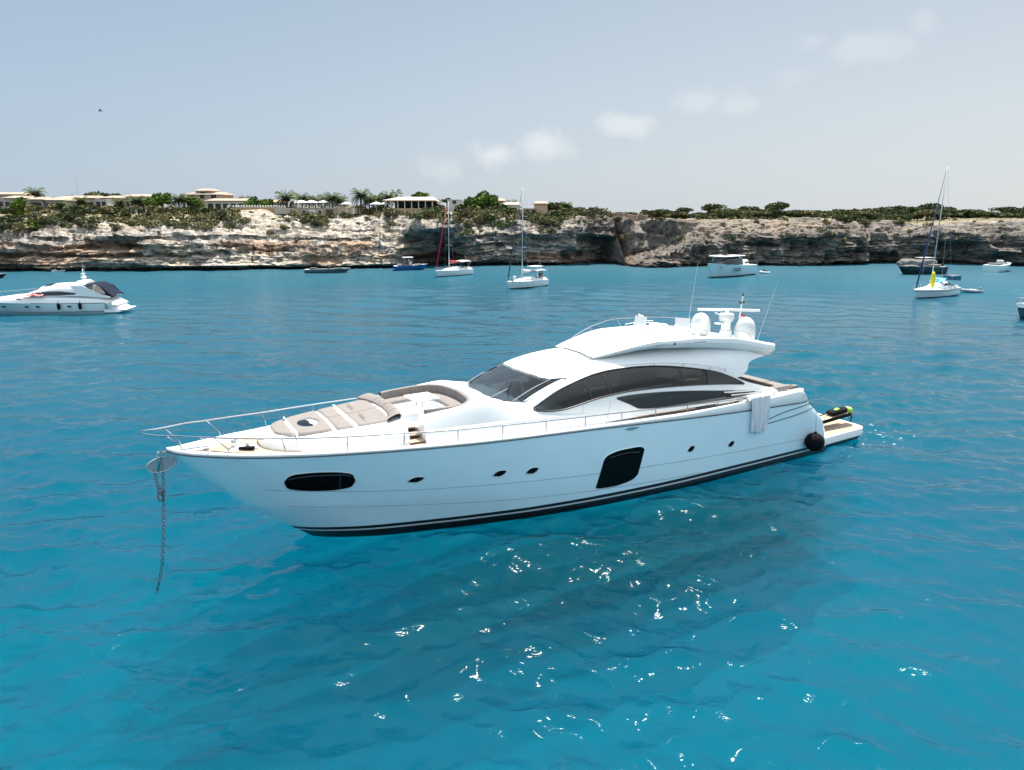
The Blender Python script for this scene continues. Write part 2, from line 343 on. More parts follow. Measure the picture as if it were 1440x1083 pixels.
# ================================================================== SEA
def make_sea():
    H = 12.0
    # radial rows: even steps in depression angle where the water is close, so near waves get real relief
    dep = np.linspace(math.atan(H / 11.0), math.atan(H / 210.0), 620); r1 = H / np.tan(dep)
    r = np.concatenate([[0.4, 3, 6, 9], r1, np.geomspace(225, 9000, 24)])
    az = np.concatenate([np.linspace(-180, -50, 40)[:-1], np.linspace(-50, 50, 1150), np.linspace(50, 180, 40)[1:]]) * pi / 180
    rr, aa = np.meshgrid(r, az, indexing='ij'); X = rr * np.sin(aa); Y = rr * np.cos(aa)
    dr = np.gradient(r)[:, None] * np.ones_like(X)
    Z = np.zeros_like(X); DX = np.zeros_like(X); DY = np.zeros_like(X)
    g = np.random.default_rng(5)
    patch = .78 + .42 * vnoise(X / 17, Y / 26, 0, 3) + .2 * vnoise(X / 6, Y / 9, 0, 8)
    for i in range(96):
        L = .42 * (6.5 / .42) ** (g.random() ** .9)
        spread = .40 if L > 1.4 else .62
        d = math.radians(-98) + g.normal() * spread
        kx, ky = cos(d), sin(d); k = 2 * pi / L
        a = .0056 * L * (.5 + 1.0 * g.random())
        a *= .55 if L < .75 else (1.3 if L < 2.6 else .85)
        foot = dr * abs(ky) + rr * .0016 * abs(kx)
        fade = np.clip((L / np.maximum(foot, 1e-3) - 1.5) / 2.0, 0, 1)
        ph = k * (kx * X + ky * Y) + g.random() * 2 * pi
        amp = a * fade * patch
        Z += amp * np.cos(ph); DX -= amp * kx * np.sin(ph) * 1.0; DY -= amp * ky * np.sin(ph) * 1.0
    ok = (rr > 6) & (rr < 220) & (np.abs(aa) < 49.5 * pi / 180)
    Z *= ok; DX *= ok; DY *= ok
    V, F = grid_arr(np.stack([X + DX, Y + DY, Z], -1))
    me = np_mesh('sea', V, F[:, ::-1])
    m = bpy.data.materials.new('sea_water'); m.use_nodes = True; t = m.node_tree; t.nodes.clear()
    def n(ty, **k):
        q = t.nodes.new(ty)
        for a_, b_ in k.items(): setattr(q, a_, b_)
        return q
    l = t.links.new
    o = n('ShaderNodeOutputMaterial'); geo = n('ShaderNodeNewGeometry')
    mp = n('ShaderNodeMapping'); mp.inputs['Scale'].default_value = (.75, 1.25, 1); mp.inputs['Rotation'].default_value = (0, 0, R(-12)); l(geo.outputs['Position'], mp.inputs['Vector'])
    n1 = n('ShaderNodeTexNoise'); n1.inputs['Scale'].default_value = 3.4; n1.inputs['Detail'].default_value = 2; n1.inputs['Roughness'].default_value = .55; n1.inputs['Distortion'].default_value = .6; l(mp.outputs[0], n1.inputs['Vector'])
    n2 = n('ShaderNodeTexNoise'); n2.inputs['Scale'].default_value = .40; n2.inputs['Detail'].default_value = 4; n2.inputs['Roughness'].default_value = .5; n2.inputs['Distortion'].default_value = .8; l(mp.outputs[0], n2.inputs['Vector'])
    b1 = n('ShaderNodeBump'); b1.inputs['Strength'].default_value = 1; b1.inputs['Distance'].default_value = .014; l(n1.outputs['Fac'], b1.inputs['Height'])
    b2 = n('ShaderNodeBump'); b2.inputs['Strength'].default_value = 1; b2.inputs['Distance'].default_value = .14; l(n2.outputs['Fac'], b2.inputs['Height']); l(b1.outputs[0], b2.inputs['Normal'])
    fr = n('ShaderNodeFresnel'); fr.inputs['IOR'].default_value = 1.34; l(b2.outputs[0], fr.inputs['Normal'])
    gl = n('ShaderNodeBsdfGlossy'); ds = n('ShaderNodeVectorMath', operation='DISTANCE'); ds.inputs[1].default_value = (4, 24, 0); l(geo.outputs['Position'], ds.inputs[0]); rg = n('ShaderNodeMapRange'); rg.inputs['From Min'].default_value = 22; rg.inputs['From Max'].default_value = 140; rg.inputs['To Min'].default_value = .05; rg.inputs['To Max'].default_value = .24; l(ds.outputs['Value'], rg.inputs['Value']); l(rg.outputs[0], gl.inputs['Roughness']); l(b2.outputs[0], gl.inputs['Normal'])
    df = n('ShaderNodeBsdfDiffuse'); df.inputs['Color'].default_value = (.01, .15, .225, 1); l(b2.outputs[0], df.inputs['Normal'])
    tr = n('ShaderNodeBsdfTransparent')
    # the longer slant path through a wave face seen edge-on soaks up more light
    lw = n('ShaderNodeLayerWeight'); l(b2.outputs[0], lw.inputs['Normal']); pr = n('ShaderNodeMapRange'); pr.inputs['From Min'].default_value = .22; pr.inputs['From Max'].default_value = .72; l(lw.outputs['Facing'], pr.inputs['Value'])
    tm = n('ShaderNodeMixRGB'); tm.inputs['Color1'].default_value = (.34, .92, .95, 1); tm.inputs['Color2'].default_value = (.16, .70, .82, 1); l(pr.outputs[0], tm.inputs['Fac']); l(tm.outputs[0], tr.inputs['Color'])
    mx = n('ShaderNodeMixShader'); ds2 = n('ShaderNodeVectorMath', operation='DISTANCE'); ds2.inputs[1].default_value = (4, 24, 0); l(geo.outputs['Position'], ds2.inputs[0]); mk = n('ShaderNodeMapRange'); mk.inputs['From Min'].default_value = 20; mk.inputs['From Max'].default_value = 115; mk.inputs['To Min'].default_value = .94; mk.inputs['To Max'].default_value = .52; l(ds2.outputs['Value'], mk.inputs['Value']); l(mk.outputs[0], mx.inputs[0]); l(df.outputs[0], mx.inputs[1]); l(tr.outputs[0], mx.inputs[2])
    pw = n('ShaderNodeMath', operation='POWER'); pw.inputs[1].default_value = 1.35; l(fr.outputs[0], pw.inputs[0]); pm = n('ShaderNodeMath', operation='MULTIPLY'); pm.use_clamp = True; pm.inputs[1].default_value = 1.5; l(pw.outputs[0], pm.inputs[0]); pn = n('ShaderNodeMath', operation='MINIMUM'); cp2 = n('ShaderNodeMapRange'); cp2.inputs['From Min'].default_value = 25; cp2.inputs['From Max'].default_value = 110; cp2.inputs['To Min'].default_value = .75; cp2.inputs['To Max'].default_value = .23; dst = n('ShaderNodeVectorMath', operation='DISTANCE'); dst.inputs[1].default_value = (4, 24, 0); l(geo.outputs['Position'], dst.inputs[0]); l(dst.outputs['Value'], cp2.inputs['Value']); l(cp2.outputs[0], pn.inputs[1]); l(pm.outputs[0], pn.inputs[0]); pm = pn; 
    # churned foam where the swell breaks round the swim platform
    fm = n('ShaderNodeVectorMath', operation='DISTANCE'); fm.inputs[1].default_value = (19.2, 38.0, 0); l(geo.outputs['Position'], fm.inputs[0])
    fr2 = n('ShaderNodeMapRange'); fr2.inputs['From Min'].default_value = 5.5; fr2.inputs['From Max'].default_value = 1.5; fr2.inputs['To Min'].default_value = .0; fr2.inputs['To Max'].default_value = .10; l(fm.outputs['Value'], fr2.inputs['Value'])
    fn = n('ShaderNodeTexNoise'); fn.inputs['Scale'].default_value = 2.6; fn.inputs['Detail'].default_value = 8; fn.inputs['Roughness'].default_value = .7; fn.inputs['Distortion'].default_value = .4; l(mp.outputs[0], fn.inputs['Vector'])
    fa = n('ShaderNodeMath', operation='ADD'); l(fn.outputs['Fac'], fa.inputs[0]); l(fr2.outputs[0], fa.inputs[1]); fs = n('ShaderNodeMapRange'); fs.inputs['From Min'].default_value = .69; fs.inputs['From Max'].default_value = .78; l(fa.outputs[0], fs.inputs['Value'])
    fdf = n('ShaderNodeBsdfDiffuse'); fdf.inputs['Color'].default_value = (.6, .7, .7, 1); fmx = n('ShaderNodeMixShader'); l(fs.outputs[0], fmx.inputs[0]); l(mx.outputs[0], fmx.inputs[1]); l(fdf.outputs[0], fmx.inputs[2])
    m2 = n('ShaderNodeMixShader'); l(pm.outputs[0], m2.inputs[0]); l(fmx.outputs[0], m2.inputs[1]); l(gl.outputs[0], m2.inputs[2]); l(m2.outputs[0], o.inputs[0])
    s = link('sea', me, m, smooth=True); s['kind'] = 'structure'
    # the body of the water: light scattered back from successive depths, so shade falls through it softly
    lx = np.concatenate([np.linspace(-9000, -130, 4), np.linspace(-120, 120, 200), np.linspace(130, 9000, 4)]); ly = np.concatenate([np.linspace(-9000, -30, 4), np.linspace(-25, 170, 170), np.linspace(180, 9000, 4)])
    for k, (dz, keep) in enumerate(((.9, .945), (1.9, .92), (3.0, .87), (4.1, .80), (5.2, .70))):
        m = bpy.data.materials.new('water_body'); m.use_nodes = True; t = m.node_tree; t.nodes.clear(); l = t.links.new
        o = n('ShaderNodeOutputMaterial'); df = n('ShaderNodeBsdfDiffuse'); df.inputs['Color'].default_value = (.0, .205, .285, 1); tr = n('ShaderNodeBsdfTransparent'); tr.inputs['Color'].default_value = (.62, .96, .975, 1)
        mx = n('ShaderNodeMixShader'); mx.inputs[0].default_value = keep; l(df.outputs[0], mx.inputs[1]); l(tr.outputs[0], mx.inputs[2]); l(mx.outputs[0], o.inputs[0])
        XX, YY = np.meshgrid(lx, ly, indexing='ij'); ZZ = -dz + .3 * vnoise(XX / 3.2, YY / 3.2, 0, 51 + k); V, F = grid_arr(np.stack([XX, YY, ZZ], -1)); s = link('water_depth', np_mesh('water_depth', V, F), m, smooth=True); s['kind'] = 'structure'
    # sandy bottom with weed meadows, seen through the water
    bx = np.concatenate([np.linspace(-9000, -200, 6), np.linspace(-190, 190, 420), np.linspace(200, 9000, 6)]); by = np.concatenate([np.linspace(-9000, -60, 6), np.linspace(-50, 190, 280), np.linspace(200, 9000, 6)])
    XX, YY = np.meshgrid(bx, by, indexing='ij'); ZZ = -6.6 + .5 * vnoise(XX / 25, YY / 25, 0, 31) + .35 * vnoise(XX / 2.4, YY / 2.4, 0, 37)
    V, F = grid_arr(np.stack([XX, YY, ZZ], -1)); me = np_mesh('seabed', V, F)
    m = bpy.data.materials.new('sand_and_weed'); m.use_nodes = True; t = m.node_tree; b = t.nodes['Principled BSDF']; b.inputs['Roughness'].default_value = 1; b.inputs['Specular IOR Level'].default_value = 0
    geo = n('ShaderNodeNewGeometry'); l = t.links.new
    q1 = n('ShaderNodeTexNoise'); q1.inputs['Scale'].default_value = .035; q1.inputs['Detail'].default_value = 1.5; q1.inputs['Roughness'].default_value = .5; l(geo.outputs['Position'], q1.inputs['Vector'])
    r1_ = n('ShaderNodeValToRGB'); r1_.color_ramp.elements[0].position = .32; r1_.color_ramp.elements[0].color = (.08, .13, .17, 1); r1_.color_ramp.elements[1].position = .68; r1_.color_ramp.elements[1].color = (.30, .30, .27, 1)
    l(q1.outputs['Fac'], r1_.inputs[0]); l(r1_.outputs[0], b.inputs['Base Color'])
    s = link('seabed', me, m, smooth=True); s['kind'] = 'structure'
make_sea()
# ================================================================== BIG YACHT  (local: x aft from bow waterline, y = starboard, z up)
TH = R(28.9)
YR = thing('motor_yacht', 'large white sport motor yacht with taupe foredeck cushions lying at anchor in the foreground', 'yacht', (-7.9, 25.3, 0), TH)
YM = Matrix.Translation((-7.9, 25.3, 0)) @ Matrix.Rotation(TH, 4, 'Z')
def L(s, t, z): return (s, -t, z)      # t = towards port
BWL = [(0, .03), (.5, .42), (1.3, .88), (2.6, 1.42), (4.7, 1.98), (6.5, 2.4), (9.15, 2.9), (12.7, 3.25), (16, 3.36), (20, 3.27), (25, 3.12), (27, 3.05)]
BSH = [(0, .04), (.25, .34), (1.15, .95), (2.1, 1.43), (3.5, 1.97), (4.7, 2.37), (6.4, 2.79), (8.2, 3.11), (10.5, 3.38), (12.4, 3.5), (15, 3.57), (20, 3.57), (24, 3.5), (28, 3.38), (31, 3.32)]
ZSH = [(-4.6, 4.1), (-4.2, 3.99), (-3.36, 3.92), (-1, 3.80), (1.9, 3.74), (6, 3.62), (10, 3.52), (13.2, 3.38), (16.4, 3.22), (19.7, 3.08), (23.6, 2.94), (27, 2.8)]
STEM = [(-1.5, 2.4), (-.6, .75), (0, 0), (.24, -.34), (.4, -.55), (1.58, -2.07), (2.76, -3.27), (4.09, -4.55)]
def zs(s): return pch(s, ZSH)
def sstem(z): return lerp(z, STEM)
FIN = [(-1.2, 25.6), (0, 26.05), (.8, 26.15), (1.1, 26.02), (1.82, 25.55), (2.43, 24.82), (3.0, 24.15), (3.4, 23.7)]
def send(z): return pch(z, FIN)
def HT_(s, z):                         # half breadth of the hull at station s, height z
    s, z = np.asarray(s, float), np.asarray(z, float); w = np.clip(z / zs(s), 0, 1.2); d = np.maximum(s - sstem(z), 0)
    g = w ** .95; t = (1 - g) * pch(d, BWL) + g * pch(d, BSH)
    t = t + .05 * np.sin(np.clip(w, 0, 1) * pi) * np.clip((s - 3) / 6, 0, 1)
    dq = np.clip(1 - (send(z) - s) / 1.15, 0, 1); t = t - .42 * (1 - np.sqrt(1 - np.minimum(dq, .999) ** 2)) * np.clip(z / .8, 0, 1)
    return np.where(z < 0, t * (1 - .30 * np.clip(-z, 0, 1.2)), t)
def hullband(z0, z1, rows, nu=150, to=0.0):
    """both sides of the hull between two height functions of s"""
    u = np.linspace(0, 1, nu) ** 1.35; G = []
    for q in np.linspace(0, 1, rows):
        s = -2 * np.ones(nu)
        for it in range(14):
            z = (1 - q) * z0(s) + q * z1(s); zz0 = (1 - q) * z0(np.array([s[0]])) + q * z1(np.array([s[0]])); zz1 = (1 - q) * z0(np.array([s[-1]])) + q * z1(np.array([s[-1]]))
            s = sstem(zz0[0]) + (send(zz1[0]) - sstem(zz0[0])) * u
        z = (1 - q) * z0(s) + q * z1(s); t = HT_(s, z) + to
        G.append(np.stack([s, t, z], -1))
    return np.array(G)
def both(mb, G):
    A = G.copy(); A[..., 1] = -G[..., 1]; B = G.copy(); mb.grid(A); mb.grid(B[::-1]); return mb
cst = lambda v: (lambda s: v + 0 * s)
# hull side, split where the paint changes
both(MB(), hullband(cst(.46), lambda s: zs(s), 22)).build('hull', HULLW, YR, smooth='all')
mb = MB(); both(mb, hullband(cst(-.16), cst(.24), 5)); both(mb, hullband(cst(.315), cst(.46), 2)); mb.build('antifouling', BLACKP, YR, smooth='all')
both(MB(), hullband(cst(.24), cst(.315), 2, to=.004)).build('waterline_stripe', STRIPE, YR, smooth='all')
# knuckles pressed into the topside
for nm, K, s0, s1 in (('hull_crease', [(-1.5, 2.45), (0, 2.3), (3, 2.03), (7.5, 1.75), (11.5, 1.52), (18.6, 1.18), (24.6, .98), (26, .95)], -1.6, 25.6), ('hull_crease', [(-1.2, 1.68), (3, 1.33), (7.5, .97), (11.5, .74), (16, .55), (19, .47)], -.9, 17.0)):
    ss = np.linspace(s0, s1, 120); z = pch(ss, K); mb = MB()
    for sg in (1, -1): mb.tube([L(a, sg * (HT_(a, b) + .002), b) for a, b in zip(ss, z)], .012, 5)
    mb.build(nm, mat('crease_grey', (.28, .33, .36), .5), YR)
# gunwale / bulwark
ZB = [(-4.6, 4.24), (-4.2, 4.13), (-3.36, 4.06), (-1, 3.95), (1.9, 3.88), (6, 3.76), (10, 3.66), (13.2, 3.56), (16.4, 3.50), (19.7, 3.52), (22, 3.56), (23.2, 3.60), (23.6, 3.46), (24.0, 3.12), (24.15, 3.0)]
ss = np.concatenate([np.linspace(-4.5, -3.2, 26)[:-1], np.linspace(-3.2, 22, 100), np.linspace(22.1, 24.12, 22)])
zb_ = pch(ss, ZB); z0 = zs(ss) + .03; rows = []
cap = np.minimum(.20, HT_(ss, zs(ss)) * .7)
for k, (dt, zz) in enumerate([(-.03, z0), (-.015, z0 + .04), (-.02, zb_ - .05), (-.05, zb_ - .012), (-.09, zb_), (-cap, zb_ - .01), (-cap - .012, zb_ - .04), (-cap - .03, z0 - .12)]):
    rows.append(np.stack([ss, np.maximum(HT_(ss, np.minimum(zz, zs(ss))) + dt, .004), zz], -1))
both(MB(), np.array(rows)).build('gunwale', GEL, YR, smooth=True)
mb = MB()
for sg in (1, -1): mb.tube([L(a, sg * (HT_(a, zs(a)) - .0), zs(a) + .012) for a in np.concatenate([np.linspace(-4.52, -3, 20)[:-1], np.linspace(-3, 24.0, 90)])], .02, 6)
mb.build('rubbing_strake', GROOVE, YR)
# transom closing the stern between the fins
zz = np.linspace(-.16, 3.0, 30); G = np.array([[(send(z) - .01, w * HT_(send(z), z), z) for w in np.linspace(-1, 1, 21)] for z in zz]); MB().grid(G).build('transom', GEL, YR, smooth='all')
# deck sheet
ss = np.concatenate([np.linspace(-4.35, -2, 14)[:-1], np.linspace(-2, 24.1, 60)])
G = np.array([[(a, w * max(.01, HT_(a, zs(a)) - .1), zs(a) - .03 + .03 * (1 - w * w)) for w in np.linspace(-1, 1, 15)] for a in ss]); MB().grid(G[::-1]).build('deck', GELM, YR, smooth='all')
def teak_poly(name, pts, dz=.012, z=None):
    mb = MB(); V = [L(s, t, (float(zs(s)) + .004 + dz) if z is None else z) for s, t in pts]; mb.add(V, [tuple(range(len(V)))]); return mb.build(name, TEAK, YR)
teak_poly('foredeck_teak', [(-3.35, .12), (-2.9, .42), (-2.0, .95), (-.9, 1.55), (-.3, 1.78), (-.3, 1.5), (-1.0, 1.0), (-1.3, .5), (-1.45, 0), (-1.3, -.5), (-1.0, -1.0), (-.3, -1.5), (-.3, -1.78), (-.9, -1.55), (-2.0, -.95), (-2.9, -.42), (-3.35, -.12)], .03)
# portside hull glazing: fore window, big midship window, eye-shaped portholes
def hull_patch(name, poly_top, poly_bot, s0, s1, m, off, n=26, rows=7, sh=None):
    o = []
    for sg in (1, -1):
        A = []
        for q in np.linspace(0, 1, rows):
            s = np.linspace(s0, s1, n); zt, zb = pch(s, poly_top), pch(s, poly_bot); z = zb + (zt - zb) * q
            s2 = s + (sh[0] * (q - .5) if sh else 0)
            A.append([L(a, sg * (float(HT_(a, b)) + off), b) for a, b in zip(s2, z)])
        A = np.array(A); o.append(MB().grid(A if sg > 0 else A[::-1]).build(name, m, YR, smooth='all'))
    return o
def rim(name, poly_top, poly_bot, s0, s1, m, off, r, sh=None):
    n = 24; mb = MB()
    for sg in (1, -1):
        s = np.linspace(s0, s1, n); top = [(a + (sh[0] * .5 if sh else 0), b) for a, b in zip(s, pch(s, poly_top))]; bot = [(a - (sh[0] * .5 if sh else 0), b) for a, b in zip(s, pch(s, poly_bot))]
        P = top + bot[::-1]; mb.tube([L(a, sg * (float(HT_(a, b)) + off), b) for a, b in P], r, 6, closed=True)
    return mb.build(name, m, YR, smooth='all')
FW = ([(-.97, 2.82), (-.88, 2.98), (-.6, 3.1), (0, 3.13), (.6, 3.10), (1.15, 2.99), (1.30, 2.88), (1.36, 2.68)], [(-.97, 2.70), (-.88, 2.5), (-.6, 2.40), (0, 2.31), (.6, 2.29), (1.15, 2.36), (1.3, 2.45), (1.36, 2.6)])
hull_patch('hull_window', *FW, -.97, 1.36, BLKGL, .022); rim('window_rim', *FW, -.97, 1.36, STRIPE, .0, .022)
BW_ = ([(11.26, 2.06), (11.34, 2.20), (11.6, 2.33), (12.2, 2.42), (12.9, 2.42), (13.22, 2.38), (13.36, 2.26)], [(11.26, .92), (11.32, .84), (11.6, .79), (12.2, .77), (12.8, .84), (13.2, .96), (13.36, 1.12)])
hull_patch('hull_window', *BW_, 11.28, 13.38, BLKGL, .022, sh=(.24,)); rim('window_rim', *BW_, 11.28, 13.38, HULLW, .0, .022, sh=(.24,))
for s, z, ln, h in ((3.5, 2.43, .62, .13), (6.72, 2.26, .56, .14), (8.1, 2.17, .56, .145), (16.2, 1.80, .42, .15), (18.7, 1.62, .40, .15)):
    T1 = [(s - ln / 2, z - .05), (s - ln * .3, z + h * .45), (s, z + h * .95), (s + ln * .3, z + h * .85), (s + ln / 2, z + .06)]; B1 = [(s - ln / 2, z - .05), (s - ln * .3, z - h * .75), (s, z - h * .95), (s + ln * .3, z - h * .5), (s + ln / 2, z + .06)]
    hull_patch('porthole', T1, B1, s - ln / 2, s + ln / 2, BLKGL, .010, 14, 5); rim('porthole_rim', T1, B1, s - ln / 2, s + ln / 2, STEEL, .004, .014)
# fairlead slot under the gunwale amidships and the three styling lines on the quarter
hull_patch('fairlead', [(12.4, 3.30), (12.7, 3.34), (13.15, 3.29)], [(12.4, 3.28), (12.75, 3.2), (13.15, 3.26)], 12.4, 13.15, STEEL, .012, 10, 3)
for pts in ([(20.9, 2.45), (22.2, 2.68), (24.1, 2.83)], [(20.9, 2.26), (22.6, 2.36), (24.55, 2.58)], [(24.1, 2.83), (24.35, 2.72), (24.55, 2.58)]):
    s = np.linspace(pts[0][0], pts[-1][0], 20); z = pch(s, pts); mb = MB()
    for sg in (1, -1): mb.tube([L(a, sg * (float(HT_(a, b)) + .004), b) for a, b in zip(s, z)], .022, 6)
    mb.build('styling_line', GROOVE, YR)
for sg in (1, -1):
    ss = np.linspace(-.85, 1.2, 16); MB().tube([L(a, sg * float(HT_(a, b) + .026), b) for a, b in zip(ss, 2.98 - .10 * np.abs((ss - .18) / 1.0) ** 3)], .012, 5).build('glazing_bar_and_glint', DARKGREY, YR)  # curved line drawn in for the faint highlight inside the window
    MB().tube([L(.85, sg * float(HT_(.85, b) + .026), b) for b in np.linspace(2.36, 2.98, 6)], .012, 5).build('glazing_bar_and_glint', DARKGREY, YR)
    ss = np.linspace(11.7, 13.25, 12); MB().tube([L(a, sg * float(HT_(a, b) + .026), b) for a, b in zip(ss, 2.16 + .07 * np.sin((ss - 11.7) * 2))], .012, 5).build('glazing_bar_and_glint', DARKGREY, YR)  # midship window gets the same drawn-in highlight line
# swim platform
PW = [(25.7, 3.05), (26.6, 2.98), (28, 2.88), (29.2, 2.80), (29.55, 2.62), (29.66, 2.2)]
pl = [(s, float(pch(s, PW))) for s in (25.7, 26.1, 26.6, 27.3, 28, 28.7, 29.2, 29.4, 29.55, 29.64, 29.66)]
outl = pl + [(s, -t) for s, t in pl[::-1]]
def slab(mb, outl, levels):
    n = len(outl); V = []; F = []; cx = sum(p[0] for p in outl) / n
    for z, k in levels: V += [(cx + (s - cx) * (1 - k * .3) if s > cx else s, -t * (1 - k), z + .012 * 0) for s, t in outl]
    for i in range(len(levels) - 1):
        for j in range(n): F.append((i * n + j, (i + 1) * n + j, (i + 1) * n + (j + 1) % n, i * n + (j + 1) % n))
    F.append(tuple(range(n))); F.append(tuple((len(levels) - 1) * n + j for j in range(n - 1, -1, -1))); return mb.add(V, F)
slab(MB(), outl, [(.20, .03), (.26, .0), (.60, .0), (.64, .008)]).build('swim_platform', GEL, YR, smooth=True)
slab(MB(), outl, [(-.30, .22), (.0, .06), (.20, .035)]).build('platform_underside', BLACKP, YR)
ins = [(s, t * .95) for s, t in pl if s > 26.0 and s < 29.5] + [(29.5, 2.2)]
MB().add([(s, -t, .652) for s, t in ins + [(s, -t) for s, t in ins[::-1]]], [tuple(range(2 * len(ins)))]).build('platform_teak', TEAK, YR)
mb = MB()
for y in (1.2, 1.75): mb.tube([(29.45, y, .65), (29.45, y, .83), (29.2, y, .92), (28.9, y, .83), (28.9, y, .65)], .018, 6)
mb.build('boarding_rail', STEEL, YR)
# ---------------------------------------------------------------- coachroof with sunpad and sunken lounge
WBs = [(-1.5, .02), (-1.46, .35), (-1.35, .66), (-1.0, 1.08), (-.5, 1.40), (0, 1.60), (1, 1.90), (2, 2.13), (3, 2.32), (5, 2.58), (7, 2.74), (9, 2.80), (12, 2.80)]
ZWs = [(-1.5, 4.02), (0, 4.02), (3, 4.10), (6, 4.12), (9, 4.06), (12, 3.9)]
ZTs = [(-1.5, 4.06), (-1.3, 4.18), (-1.0, 4.27), (0, 4.33), (3.4, 4.56), (5, 4.74), (6.6, 4.84), (7.4, 4.70), (8.4, 4.52), (9.4, 4.26), (10.4, 4.06), (12, 3.94)]
def trunk_pt(s, k):
    Wb, Zw, Zt = float(pch(s, WBs)), float(pch(s, ZWs)), float(pch(s, ZTs)); Zd = float(zs(s)) - .1; ww = min(1, Wb / 1.3)
    sh = .40 * ww
    prof = [(Wb, Zd), (Wb, Zw - .06), (Wb - .015, Zw), (Wb - .05 * ww, Zw + .035), (Wb - .09 * ww, Zw + .05), (Wb - sh * .55, Zw + (Zt - Zw) * .62), (Wb - sh * .85, Zt - .045), (Wb - sh * 1.1, Zt - .008), (Wb - sh * 1.35, Zt), ((Wb - sh * 1.35) * .5, Zt + .03), (0, Zt + .04)]
    return prof[k]
ss = np.concatenate([[-1.5, -1.49, -1.46, -1.41, -1.35, -1.25, -1.12], np.linspace(-1.0, 12.0, 54)])
V = []; npf = 11; F = []
for s in ss:
    pr = [trunk_pt(s, k) for k in range(npf)]
    ring = [(s, -max(t, .004), z) for t, z in pr[:-1]] + [(s, 0, pr[-1][1])] + [(s, max(t, .004), z) for t, z in pr[:-1][::-1]]
    V += ring
m_ = 2 * npf - 1
for i in range(len(ss) - 1):
    for j in range(m_ - 1): F.append((i * m_ + j, i * m_ + j + 1, (i + 1) * m_ + j + 1, (i + 1) * m_ + j))
    F.append((i * m_ + m_ - 1, i * m_, (i + 1) * m_, (i + 1) * m_ + m_ - 1))
F.append(tuple(range(m_ - 1, -1, -1))); F.append(tuple((len(ss) - 1) * m_ + j for j in range(m_)))
tr = MB().add(V, F).build('coachroof', GEL, YR)
pit = [(3.62, -1.62), (3.62, 1.62), (4.2, 1.78), (5.2, 1.90), (6.0, 1.86), (6.35, 1.5), (6.52, .9), (6.60, 0), (6.52, -.9), (6.35, -1.5), (6.0, -1.86), (5.2, -1.90), (4.2, -1.78)]
c1 = MB().prism([(s, -t) for s, t in pit], 4.16, 6).build('cut', GEL, YR)
c2 = MB().prism([(3.42, -3), (4.02, -3), (4.02, -1.2), (3.42, -1.2)], 3.66, 6).build('cut', GEL, YR)
boolean(tr, [c1, c2]); tr.data.shade_smooth(); tr.data.set_sharp_from_angle(angle=R(30))
# stairs: teak treads with a white riser, the bottom one spreading forward
mb = MB()
mb.box((3.72, -1.46, 4.14), (.58, .42, .05)); mb.box((3.72, -1.86, 3.96), (.58, .40, .05)); mb.box((3.72, -2.26, 3.79), (.58, .42, .05))
mb.build('stair_tread', TEAK, YR)
mb = MB(); mb.box((3.72, -1.3, 3.9), (.58, .1, .42)); mb.box((3.72, -1.675, 3.8), (.58, .03, .28)); mb.box((3.72, -2.065, 3.73), (.58, .03, .12)); mb.build('stair_riser', TEAK, YR)
MB().add([L(2.3, 2.42, 3.752), L(4.05, 2.66, 3.732), L(4.05, 2.50, 3.732), L(3.45, 2.42, 3.735)], [(0, 1, 2, 3)]).build('side_deck_teak', TEAK, YR)
MB().prism([(p[0], -p[1]) for p in [(3.4, 1.3), (3.62, 1.55)] + pit[2:6] + pit[6:] + [(3.6, -1.6)]], 4.10, 4.175).build('lounge_floor', GELM, YR)
# U-shaped seat: cushions and rolled backrest
def seat_band(inner, outer, z0, z1, name, m, crown=.03):
    n = len(inner); G = []
    for k, (f, z) in enumerate([(0, z0), (0, z1 - .03), (.06, z1), (.5, z1 + crown * .3), (.94, z1), (1, z1 - .03), (1, z0)]):
        G.append([L(i[0] + (o[0] - i[0]) * f, i[1] + (o[1] - i[1]) * f, z) for i, o in zip(inner, outer)])
    return MB().grid(np.array(G)).build(name, m, YR, smooth=True)
def dens(P, n):
    P = np.array(P, float); d = np.r_[0, np.cumsum(np.hypot(*np.diff(P, axis=0).T))]; x = np.linspace(0, d[-1], n); return [(float(np.interp(q, d, P[:, 0])), float(np.interp(q, d, P[:, 1]))) for q in x]
oU = dens([(3.68, -1.55), (4.2, -1.72), (5.2, -1.84), (5.9, -1.80), (6.3, -1.4), (6.45, -.8), (6.52, 0), (6.45, .8), (6.3, 1.4), (5.9, 1.80), (5.2, 1.84), (4.3, 1.74)], 44)
iU = dens([(3.68, -.95), (4.2, -1.10), (5.0, -1.22), (5.4, -1.15), (5.7, -.9), (5.78, -.5), (5.8, 0), (5.78, .5), (5.7, .9), (5.4, 1.15), (5.0, 1.22), (4.3, 1.14)], 44)
seat_band(iU, oU, 4.17, 4.36, 'lounge_base', GEL)
mU = [((a[0] * .96 + b[0] * .04), (a[1] * .96 + b[1] * .04)) for a, b in zip(iU, oU)]
seat_band(mU, oU, 4.365, 4.50, 'seat_cushion', CUSH, .06)
bo = dens([(3.64, -1.70), (4.2, -1.86), (5.2, -2.0), (6.0, -1.94), (6.46, -1.5), (6.66, -.88), (6.74, 0), (6.66, .88), (6.46, 1.5), (6.0, 1.94), (5.2, 2.0), (4.25, 1.90)], 44)
bi = [((a[0] * .88 + b[0] * .12), (a[1] * .88 + b[1] * .12)) for a, b in zip(oU, iU)]
n = len(bo); G = []
